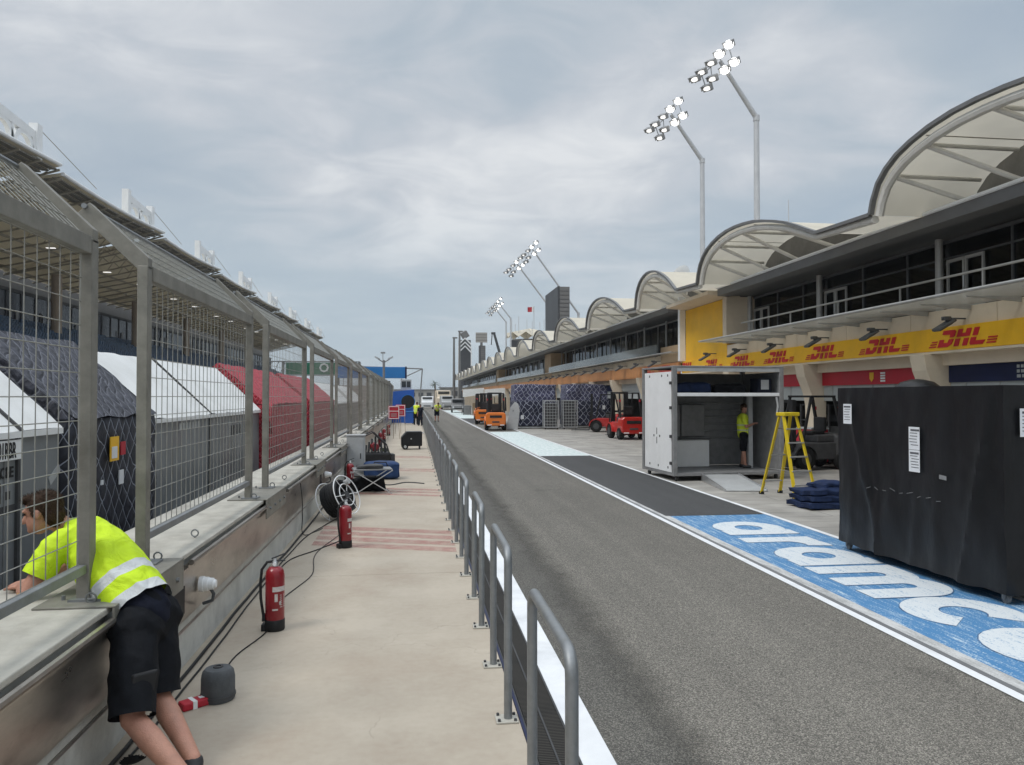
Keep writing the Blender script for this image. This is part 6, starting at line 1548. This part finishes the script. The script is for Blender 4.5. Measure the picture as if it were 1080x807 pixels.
van('parked_van', 'pale van behind the grey open truck near the lane end', (5.4, 128, -0.016), rad(2), 'light_grey', 2.0, 5.0, 2.3, 'van', scale=1.0)
van('parked_truck', 'beige truck farthest along the apron under the lamp posts', (5.6, 150, -0.016), rad(2), 'beige_wall', 2.2, 6, 2.8, 'truck', scale=1.2)
for (x, y, w_, lab) in ((6.95, 90, 2.5, 'white square awning on posts behind the orange forklifts, left one'), (9.3, 88, 2.4, 'white square awning on posts behind the orange forklifts, right one')):
    t = thing('awning', lab, 'awning', (x, y, -0.016))
    mb = MB(); mb.prism([(-w_ / 2, 2.95), (w_ / 2, 3.15), (w_ / 2, 3.2), (-w_ / 2, 3.0)], (0, 0, 0), (1, 0, 0), (0, 0, 1), (0, 3, 0)); mb.prism([(-w_ / 2, 2.1), (w_ / 2, 2.45), (w_ / 2, 3.14), (-w_ / 2, 2.94)], (0, -0.04, 0), (1, 0, 0), (0, 0, 1), (0, 0.03, 0)); mb.build('awning_cloth', 'white_fabric', t)
    for xx in (-w_ / 2 + 0.1, w_ / 2 - 0.1):
        for yy in (0.1, 2.9): MB().tube([(xx, yy, 0), (xx, yy, 2.95)], 0.04, 6).build('leg', 'dark_grey', t)
    for q in range(2): MB().box(-w_ / 2 + 0.2 + q * 1.1, -w_ / 2 + 1.1 + q * 1.1, 1.2, 2.2, 0, 1.1 + 0.3 * (q % 2)).build('stored_crate', ['mid_grey', 'brown_panel', 'dark_grey'][q], t, bevel=0.03)

# ------------------------------------------------------------------ people
def band_cloth(key, col, bands, axis, origin, bandcol=(0.60, 0.62, 0.62), rough=0.75):
    m, nt, n, l, b = nodes_of(key)
    tc = n.new('ShaderNodeTexCoord')
    sb_ = n.new('ShaderNodeVectorMath'); sb_.operation = 'SUBTRACT'; sb_.inputs[1].default_value = origin; l.new(tc.outputs['Object'], sb_.inputs[0])
    dt = n.new('ShaderNodeVectorMath'); dt.operation = 'DOT_PRODUCT'; dt.inputs[1].default_value = Vector(axis).normalized(); l.new(sb_.outputs[0], dt.inputs[0])
    f = None
    for a, c in bands:
        q = math_node(nt, 'MULTIPLY', math_node(nt, 'GREATER_THAN', dt.outputs['Value'], a), math_node(nt, 'LESS_THAN', dt.outputs['Value'], c))
        f = q if f is None else math_node(nt, 'MAXIMUM', f, q)
    nz = n.new('ShaderNodeTexNoise'); nz.inputs['Scale'].default_value = 9; nz.inputs['Detail'].default_value = 5; l.new(tc.outputs['Object'], nz.inputs['Vector'])
    mr = n.new('ShaderNodeMapRange'); mr.inputs['From Min'].default_value = 0.3; mr.inputs['From Max'].default_value = 0.7; mr.inputs['To Min'].default_value = 0.88; mr.inputs['To Max'].default_value = 1.08; l.new(nz.outputs['Fac'], mr.inputs['Value'])
    sc = n.new('ShaderNodeVectorMath'); sc.operation = 'SCALE'; sc.inputs[0].default_value = col; l.new(mr.outputs[0], sc.inputs['Scale'])
    if f is not None:
        mm = n.new('ShaderNodeMix'); mm.data_type = 'RGBA'; mm.inputs['B'].default_value = (*bandcol, 1); l.new(f, mm.inputs['Factor']); l.new(sc.outputs[0], mm.inputs['A']); l.new(mm.outputs['Result'], b.inputs['Base Color'])
    else: l.new(sc.outputs[0], b.inputs['Base Color'])
    b.inputs['Roughness'].default_value = rough
    n3 = n.new('ShaderNodeTexNoise'); n3.inputs['Scale'].default_value = 7; n3.inputs['Detail'].default_value = 5; n3.inputs['Distortion'].default_value = 1.2; l.new(tc.outputs['Object'], n3.inputs['Vector'])
    bp = n.new('ShaderNodeBump'); bp.inputs['Strength'].default_value = 0.55; bp.inputs['Distance'].default_value = 0.05; l.new(n3.outputs['Fac'], bp.inputs['Height']); l.new(bp.outputs[0], b.inputs['Normal'])
    M[key] = m
HIVIS = (0.58, 0.80, 0.012)

def head_parts(c, fwd, up, s=1.0):
    """cranium, jaw, nose, ears as blob parts; c is the middle of the head"""
    fwd = Vector(fwd).normalized(); up = Vector(up); up = (up - fwd * up.dot(fwd)).normalized(); sd = fwd.cross(up)
    rot = Matrix((sd, fwd, up)).transposed()
    P = lambda x, y, z: Vector(c) + (sd * x + fwd * y + up * z) * s
    parts = [('ell', P(0, -0.012, 0.03), (0.076 * s, 0.096 * s, 0.090 * s), rot), ('ell', P(0, 0.028, -0.045), (0.058 * s, 0.064 * s, 0.075 * s), rot),
             ('ell', P(0, 0.075, -0.085), (0.026 * s, 0.022 * s, 0.02 * s), rot), ('cap', P(0, 0.088, 0.015), P(0, 0.112, -0.028), 0.009 * s, 0.015 * s),
             ('ell', P(0, 0.085, -0.057), (0.024 * s, 0.012 * s, 0.010 * s), rot), ('cap', P(-0.04, 0.082, 0.03), P(0.04, 0.082, 0.03), 0.012 * s, 0.012 * s)]
    for k in (-1, 1): parts.append(('ell', P(k * 0.078, -0.008, -0.005), (0.011 * s, 0.022 * s, 0.034 * s), rot))
    return parts, P, rot
def hand_parts(w, d, nrm, s=1.0, curl=0.5, side=1):
    """palm with four unequal bent fingers and a thumb from the side near its base; w wrist, d direction, nrm back of hand"""
    d = Vector(d).normalized(); nrm = Vector(nrm); nrm = (nrm - d * nrm.dot(d)).normalized(); sd = d.cross(nrm) * side
    w = Vector(w); pr = []
    for k in range(4):
        x = (-0.030 + 0.020 * k) * s; pr.append(('cap', w + sd * x * 0.6 + d * 0.015 * s, w + sd * x + d * 0.085 * s, 0.014 * s, 0.0115 * s))
        Lf = (0.062, 0.078, 0.083, 0.073)[::-1][k] * s
        p0 = w + sd * x + d * 0.085 * s; dd_ = d
        for q, fr_ in enumerate((0.45, 0.32, 0.25)):
            an = curl * (0.35 + 0.35 * q); dd_ = (d * math.cos(an) - nrm * math.sin(an)); p1 = p0 + dd_ * Lf * fr_
            pr.append(('cap', p0, p1, (0.0095 - 0.0008 * q) * s, (0.0088 - 0.0008 * q) * s)); p0 = p1
    b0 = w - sd * 0.032 * s + d * 0.025 * s; b1 = b0 + (d * 0.75 - sd * 0.66 - nrm * 0.15) * 0.042 * s; b2 = b1 + (d * 0.92 - sd * 0.2 - nrm * 0.3) * 0.034 * s
    pr += [('cap', b0, b1, 0.014 * s, 0.0115 * s), ('cap', b1, b2, 0.011 * s, 0.009 * s)]
    return pr
def face_bits(t, P, rot, s):
    for k in (-1, 1):
        mb = MB(); c = P(k * 0.030, 0.086, 0.012)
        mb.obox(c, rot @ Vector((0.012 * s, 0, 0)), rot @ Vector((0, 0.004 * s, 0)), rot @ Vector((0, 0, 0.005 * s))); mb.build('eye', 'black_rubber', t)

def leaning_man():
    t = thing('person', 'man in yellow hi-vis top and dark shorts bent over the pit wall between fence posts', 'person', (-1.66, 5.0, 0))
    o = Vector((-1.6, 5.0, 0)); W3 = lambda x, y, z: Vector((x, y, z)) - o
    pel = W3(-1.62, 5.02, 0.85); belly = W3(-1.80, 5.12, 1.06); chest = W3(-2.03, 5.27, 1.235); neck = W3(-2.19, 5.35, 1.34); head = W3(-2.34, 5.30, 1.44)
    hipL, hipR = W3(-1.62, 4.90, 0.79), W3(-1.57, 5.12, 0.79)
    knL, ankL, toeL = W3(-1.53, 4.60, 0.36), W3(-1.12, 4.29, 0.11), W3(-1.11, 4.27, 0.03)
    knR, ankR, toeR = W3(-1.50, 4.95, 0.36), W3(-1.20, 4.62, 0.10), W3(-1.21, 4.60, 0.03)
    shL, shR = W3(-2.17, 5.13, 1.26), W3(-2.10, 5.52, 1.27)
    elL, wrL = W3(-2.30, 5.02, 0.99), W3(-2.42, 5.22, 0.985)
    elR, wrR = W3(-2.25, 5.62, 1.07), W3(-2.42, 5.44, 0.985)
    fwd, up = Vector((-0.93, 0.02, -0.22)), Vector((-0.30, 0.10, 0.95))
    hp, P, rot = head_parts(head, fwd, up, 1.10)
    body = hp + [('cap', neck - Vector((0.0, 0, 0.02)), head + Vector((0.03, 0, -0.02)), 0.062, 0.060)]
    body += [('cap', pel, chest, 0.15, 0.15, (1.0, 1.0)), ('cap', shL, shR, 0.07, 0.07), ('cap', hipL, hipR, 0.12, 0.12)]
    for h_, k, a, toe in ((hipL, knL, ankL, toeL), (hipR, knR, ankR, toeR)):
        cf = k.lerp(a, 0.32)
        body += [('cap', h_, k, 0.095, 0.066), ('cap', k, cf, 0.062, 0.068), ('cap', cf, a, 0.068, 0.044), ('cap', a, toe + Vector((0, 0, 0.04)), 0.045, 0.04)]
    for s_, e_, w_ in ((shL, elL, wrL), (shR, elR, wrR)):
        body += [('cap', s_, e_, 0.058, 0.046), ('cap', e_, e_.lerp(w_, 0.4), 0.047, 0.046), ('cap', e_.lerp(w_, 0.4), w_, 0.046, 0.031)]
    body += hand_parts(wrL, Vector((-0.7, 0.7, -0.05)), Vector((0, 0, 1)), 1.05, 0.35, 1) + hand_parts(wrR, Vector((-0.75, -0.6, -0.05)), Vector((0, 0, 1)), 1.05, 0.35, -1)
    blob(body, 'body', 'skin', t, 0.009, 4)
    ax = (chest - pel)
    AX = ax.normalized(); hem = pel + AX * 0.03 + Vector((0.0, -0.02, 0))
    band_cloth('hivis_lean', HIVIS, [(-0.05, 0.068), (0.17, 0.24)], ax, tuple(hem))
    top = [('cap', pel - AX * 0.12, belly.lerp(chest, 0.4), 0.212, 0.198), ('cap', belly.lerp(chest, 0.4), chest, 0.192, 0.178), ('cap', chest, neck - (neck - chest) * 0.25, 0.165, 0.085),
           ('cap', shL + Vector((0.02, 0.03, 0)), shR + Vector((0.02, -0.03, 0)), 0.092, 0.092), ('cap', shL, shL.lerp(elL, 0.8), 0.090, 0.088), ('cap', shR, shR.lerp(elR, 0.8), 0.090, 0.088)]
    blob(top, 'hi_vis_top', 'hivis_lean', t, 0.012, 5, relief=0.015, rscale=7, cuts=[(hem, -AX, 0.6), (shL.lerp(elL, 0.66), elL - shL, 0.13), (shR.lerp(elR, 0.66), elR - shR, 0.13)])
    und = [('cap', pel + ax.normalized() * 0.0, pel + ax.normalized() * 0.1, 0.172, 0.178)]
    blob(und, 'under_shirt', 'navy_shirt', t, 0.012, 4, relief=0.01)
    sh = [('cap', hipL, hipR, 0.155, 0.155), ('cap', pel, pel + ax.normalized() * 0.03, 0.16, 0.165)]
    for h_, k in ((hipL, knL), (hipR, knR)): sh += [('cap', h_, k + (k - h_) * 0.22, 0.138, 0.124)]
    blob(sh, 'cargo_shorts', 'shorts', t, 0.012, 4, relief=0.012, rscale=6, cuts=[(k + (h_ - k) * 0.02, k - h_ + Vector((0, 0, -0.1)), 0.24) for h_, k in ((hipL, knL), (hipR, knR))])
    q = hipL.lerp(knL, 0.62); pk = MB(); pk.obox(q + Vector((0.075, -0.085, 0)), (0.055, 0.045, 0.0), (0.012, -0.012, 0), (0.01, 0.02, 0.085)); pk.build('cargo_pocket', 'black_rubber', t, bevel=0.012)
    hair = [('ell', P(0, -0.026, 0.042), (0.093, 0.108, 0.098), rot), ('ell', P(0, 0.05, 0.095), (0.066, 0.05, 0.034), rot), ('ell', P(0, -0.066, -0.02), (0.078, 0.058, 0.092), rot), ('cap', P(0.074, 0.012, 0.03), P(0.076, 0.010, -0.01), 0.016, 0.010), ('cap', P(-0.074, 0.012, 0.03), P(-0.076, 0.010, -0.01), 0.016, 0.010)]
    blob(hair, 'hair', 'hair', t, 0.008, 2, relief=0.006, rscale=45)
    ho = [c for c in kids(t) if c.name.startswith('hair')][0]; rr = random.Random(1); hs = MB()
    for v in ho.data.vertices:
        if rr.random() > 0.55: continue
        nn = v.normal; dn = (rot @ Vector((rr.uniform(-0.5, 0.5), -0.35, -0.8 if (rot.transposed() @ (v.co - P(0, 0, 0))).z < 0.08 else 0.1)))
        d = (nn * 0.55 + dn * 0.7).normalized(); sd_ = d.cross(nn)
        if sd_.length < 0.05: continue
        sd_ = sd_.normalized() * 0.0016; L_ = rr.uniform(0.010, 0.022); p = v.co
        hs.add([p - sd_, p + sd_, p + d * L_ + nn * 0.001], [(0, 1, 2)])
    hs.build('hair_strands', 'hair', ho)
    face_bits(t, P, rot, 1.1)
    for k, (a, toe) in enumerate(((ankL, toeL), (ankR, toeR))):
        blob([('cap', a + Vector((0, 0, -0.02)), toe + Vector((0.02, 0, 0.03)), 0.058, 0.05), ('cap', toe + Vector((0.02, -0.02, 0.02)), toe + Vector((-0.13, 0.10, 0.01)), 0.045, 0.04)], 'shoe', 'shoe', t, 0.012, 3)
leaning_man()

def standing_person(label, loc, rz, top='hivis_plain', legs='shorts', trousers=False, arms='phone', bend=0.0, head_yaw=0.0, s=1.0, group=None):
    """faces -Y locally"""
    t = thing('person', label, 'person', loc, rz, group)
    bz = math.sin(bend); bc = math.cos(bend)
    def U(x, f, h): return Vector((x, -(f + (h) * bz), 0.92 + h * bc))   # along the spine
    body = []; hips = [Vector((k * 0.09, 0, 0.90)) for k in (-1, 1)]
    sh = [U(k * 0.19, 0, 0.50) for k in (-1, 1)]; neck = U(0, 0.0, 0.56); hc = U(0, 0.03, 0.72)
    f = Vector((math.sin(head_yaw), -math.cos(head_yaw), -0.25 - bend * 0.7))
    hp, P, rot = head_parts(hc, f, (0, 0, 1) if bend < 0.6 else (0, -0.6, 0.6)); body += hp
    body += [('cap', neck - Vector((0, 0, 0.05)), hc, 0.055, 0.055), ('cap', Vector((0, 0, 0.95)), U(0, 0, 0.42), 0.13, 0.15, (1, 1)), ('cap', hips[0], hips[1], 0.10, 0.10), ('cap', sh[0], sh[1], 0.06, 0.06)]
    kn = [Vector((k * 0.11, -0.02 * k - 0.01, 0.50)) for k in (-1, 1)]; an = [Vector((k * 0.12, 0.03 * k, 0.09)) for k in (-1, 1)]
    for h_, k, a in zip(hips, kn, an): body += [('cap', h_, k, 0.088, 0.06), ('cap', k, k.lerp(a, 0.35), 0.056, 0.06), ('cap', k.lerp(a, 0.35), a, 0.06, 0.04), ('cap', a, a + Vector((0, -0.1, -0.045)), 0.04, 0.03)]
    if arms == 'phone': el = [U(k * 0.25, 0.06, 0.22) for k in (-1, 1)]; wr = [U(k * 0.09, 0.27, 0.30) for k in (-1, 1)]
    elif arms == 'down': el = [U(k * 0.27, -0.02, 0.22) for k in (-1, 1)]; wr = [U(k * 0.26, 0.06, -0.02) for k in (-1, 1)]
    else: el = [U(k * 0.24, 0.22, 0.28) for k in (-1, 1)]; wr = [U(k * 0.16, 0.44, 0.18) for k in (-1, 1)]
    for i in range(2):
        body += [('cap', sh[i], el[i], 0.052, 0.042), ('cap', el[i], wr[i], 0.042, 0.029)]
        body += hand_parts(wr[i], (wr[i] - el[i]), Vector((0, -0.3, 1)) if arms != 'down' else Vector((1 if i else -1, 0, 0)), 1.0, 0.7, 1 if i else -1)
    blob(body, 'body', 'skin', t, 0.013, 3)
    tp = [('cap', Vector((0, 0, 0.93)), U(0, 0, 0.40), 0.16, 0.178), ('cap', U(0, 0, 0.40), U(0, 0, 0.52), 0.17, 0.08), ('cap', sh[0], sh[1], 0.08, 0.08)] + [('cap', sh[i], sh[i].lerp(el[i], 0.65), 0.078, 0.07) for i in range(2)]
    blob(tp, 'shirt', top, t, 0.015, 4, relief=0.012)
    st = [('cap', hips[0], hips[1], 0.125, 0.125), ('cap', Vector((0, 0, 0.9)), Vector((0, 0, 0.97)), 0.14, 0.145)] + [('cap', h_, k.lerp(h_, 0.1), 0.115, 0.098) for h_, k in zip(hips, kn)]
    if trousers: st += [('cap', k, a, 0.085, 0.07) for k, a in zip(kn, an)]
    blob(st, 'trousers' if trousers else 'shorts', legs, t, 0.015, 4, relief=0.01)
    blob([('ell', P(0, -0.02, 0.045), (0.084, 0.10, 0.085), rot), ('ell', P(0, -0.07, -0.01), (0.06, 0.04, 0.07), rot)], 'hair', 'hair', t, 0.012, 2, relief=0.005, rscale=40)
    face_bits(t, P, rot, 1.0)
    for a in an: blob([('cap', a + Vector((0, 0.03, -0.03)), a + Vector((0, -0.13, -0.045)), 0.05, 0.042)], 'shoe', 'shoe', t, 0.014, 2)
    t.scale = (s,) * 3
    return t
band_cloth('hivis_plain', (0.68, 0.80, 0.04), [(1.02, 1.06), (1.16, 1.20)], (0, 0, 1), (0, 0, 0), (0.55, 0.6, 0.4))
standing_person('man in yellow hi-vis shirt and black shorts standing inside the open freight box', (9.18, 20.35, 0.19), rad(70), arms='phone', s=1.02)
standing_person('worker in yellow top bending by the blue hut at the end of the walkway', (0.12, 58.9, 0.0), rad(160), trousers=True, arms='reach', bend=0.35, s=1.02)
standing_person('worker in yellow top stooping on the lane beyond the hoop barriers', (1.95, 66.5, -0.02), rad(10), legs='navy_shirt', arms='reach', bend=0.85, s=1.1)
standing_person('person in dark clothes standing beside the bending worker at the barrier', (0.46, 57.2, 0.0), rad(-30), top='navy_shirt', legs='navy_shirt', trousers=True, arms='down', s=0.9)

# ------------------------------------------------------------------ sky, sun, camera
hz_ = MB(); hz_.box(-3100, 3100, -3100, 3100, -1.6, 32); hzo = hz_.build('haze', 'asphalt'); hzo['kind'] = 'stuff'
hm = bpy.data.materials.new('haze'); hm.use_nodes = True; hn = hm.node_tree.nodes; hn.remove(hn['Principled BSDF'])
pv = hn.new('ShaderNodeVolumePrincipled'); pv.inputs['Color'].default_value = (0.88, 0.91, 0.94, 1); pv.inputs['Density'].default_value = 0.0003; pv.inputs['Anisotropy'].default_value = 0.3
hm.node_tree.links.new(pv.outputs[0], hn['Material Output'].inputs['Volume']); hzo.data.materials[0] = hm
SUN_EL, SUN_AZ = 52.0, 242.0     # degrees; azimuth clockwise from +Y
w = bpy.data.worlds.new('World'); scene.world = w; w.use_nodes = True
nt = w.node_tree; n = nt.nodes; l = nt.links
bgN = n['Background']; bgN.inputs['Strength'].default_value = 0.112
sk = n.new('ShaderNodeTexSky'); sk.sky_type = 'NISHITA'; sk.sun_disc = False
sk.sun_elevation = rad(SUN_EL); sk.sun_rotation = rad(SUN_AZ); sk.air_density = 1.2; sk.dust_density = 3.0; sk.ozone_density = 1.0
tc = n.new('ShaderNodeTexCoord'); sp = n.new('ShaderNodeSeparateXYZ'); l.new(tc.outputs['Generated'], sp.inputs[0])
zc = math_node(nt, 'ADD', math_node(nt, 'MAXIMUM', sp.outputs['Z'], 0.0), 0.22)
cb_ = n.new('ShaderNodeCombineXYZ'); l.new(math_node(nt, 'DIVIDE', sp.outputs['X'], zc), cb_.inputs[0]); l.new(math_node(nt, 'DIVIDE', sp.outputs['Y'], zc), cb_.inputs[1])
mp = n.new('ShaderNodeMapping'); mp.inputs['Scale'].default_value = (1.0, 1.35, 1); mp.inputs['Rotation'].default_value = (0, 0, 0.5); mp.inputs['Location'].default_value = (3.1, 1.7, 0); l.new(cb_.outputs[0], mp.inputs[0])
n1 = n.new('ShaderNodeTexNoise'); n1.inputs['Scale'].default_value = 0.75; n1.inputs['Detail'].default_value = 4; n1.inputs['Roughness'].default_value = 0.5; n1.inputs['Distortion'].default_value = 0.4; l.new(mp.outputs[0], n1.inputs['Vector'])
n2 = n.new('ShaderNodeTexNoise'); n2.inputs['Scale'].default_value = 3.2; n2.inputs['Detail'].default_value = 7; n2.inputs['Roughness'].default_value = 0.58; n2.inputs['Distortion'].default_value = 0.6; l.new(mp.outputs[0], n2.inputs['Vector'])
cl = math_node(nt, 'ADD', math_node(nt, 'MULTIPLY', n1.outputs['Fac'], 0.68), math_node(nt, 'MULTIPLY', n2.outputs['Fac'], 0.32))
cr_ = n.new('ShaderNodeValToRGB'); e = cr_.color_ramp.elements
e[0].position = 0.34; e[0].color = (3.45, 4.15, 4.95, 1); e[1].position = 0.655; e[1].color = (7.0, 7.2, 7.4, 1)
x = e.new(0.47); x.color = (4.2, 4.8, 5.4, 1); x = e.new(0.55); x.color = (5.2, 5.55, 6.0, 1)
l.new(cl, cr_.inputs[0])
# paler, bluer veil towards the horizon; brighter cloud overhead as under any overcast
hz = n.new('ShaderNodeMapRange'); hz.inputs['From Min'].default_value = 0.0; hz.inputs['From Max'].default_value = 0.26; hz.inputs['To Min'].default_value = 0.8; hz.inputs['To Max'].default_value = 0.0; l.new(sp.outputs['Z'], hz.inputs['Value'])
m1 = n.new('ShaderNodeMix'); m1.data_type = 'RGBA'; m1.inputs['B'].default_value = (4.55, 5.5, 6.2, 1); l.new(hz.outputs[0], m1.inputs['Factor']); l.new(cr_.outputs[0], m1.inputs['A'])
zn = n.new('ShaderNodeMapRange'); zn.inputs['From Min'].default_value = 0.5; zn.inputs['From Max'].default_value = 0.95; zn.inputs['To Min'].default_value = 1.0; zn.inputs['To Max'].default_value = 3.0; l.new(sp.outputs['Z'], zn.inputs['Value'])
vz = n.new('ShaderNodeVectorMath'); vz.operation = 'SCALE'; l.new(m1.outputs['Result'], vz.inputs[0]); l.new(zn.outputs[0], vz.inputs['Scale'])
mm = n.new('ShaderNodeMix'); mm.data_type = 'RGBA'; mm.inputs['Factor'].default_value = 0.93; l.new(sk.outputs[0], mm.inputs['A']); l.new(vz.outputs[0], mm.inputs['B'])
l.new(mm.outputs['Result'], bgN.inputs['Color'])
sd = bpy.data.lights.new('sun', 'SUN'); sd.energy = 1.5; sd.angle = rad(18); sd.color = (1.0, 0.965, 0.91)
so = bpy.data.objects.new('sun', sd); C.objects.link(so)
az = rad(SUN_AZ); el = rad(SUN_EL)
sv = Vector((math.sin(az) * math.cos(el), math.cos(az) * math.cos(el), math.sin(el)))
so.rotation_euler = (-sv).to_track_quat('-Z', 'Y').to_euler(); so.location = (0, 0, 60)

cam = bpy.data.cameras.new('camera'); co = bpy.data.objects.new('camera', cam); C.objects.link(co)
cam.sensor_width = 36; cam.lens = 36 * 800 / 1080; cam.clip_start = 0.05; cam.clip_end = 8000
co.location = (0, 0, 2.2)
co.rotation_euler = (rad(90 + 1.038), 0, -math.atan(103 / 800))
scene.camera = co
scene.view_settings.view_transform = 'Standard'; scene.view_settings.look = 'None'; scene.view_settings.exposure = 0; scene.view_settings.gamma = 1
try: scene.view_settings.use_curve_mapping = False
except Exception: pass
scene.cycles.max_bounces = 6; scene.cycles.transparent_max_bounces = 12; scene.cycles.use_denoising = True
scene.cycles.sample_clamp_indirect = 4.0
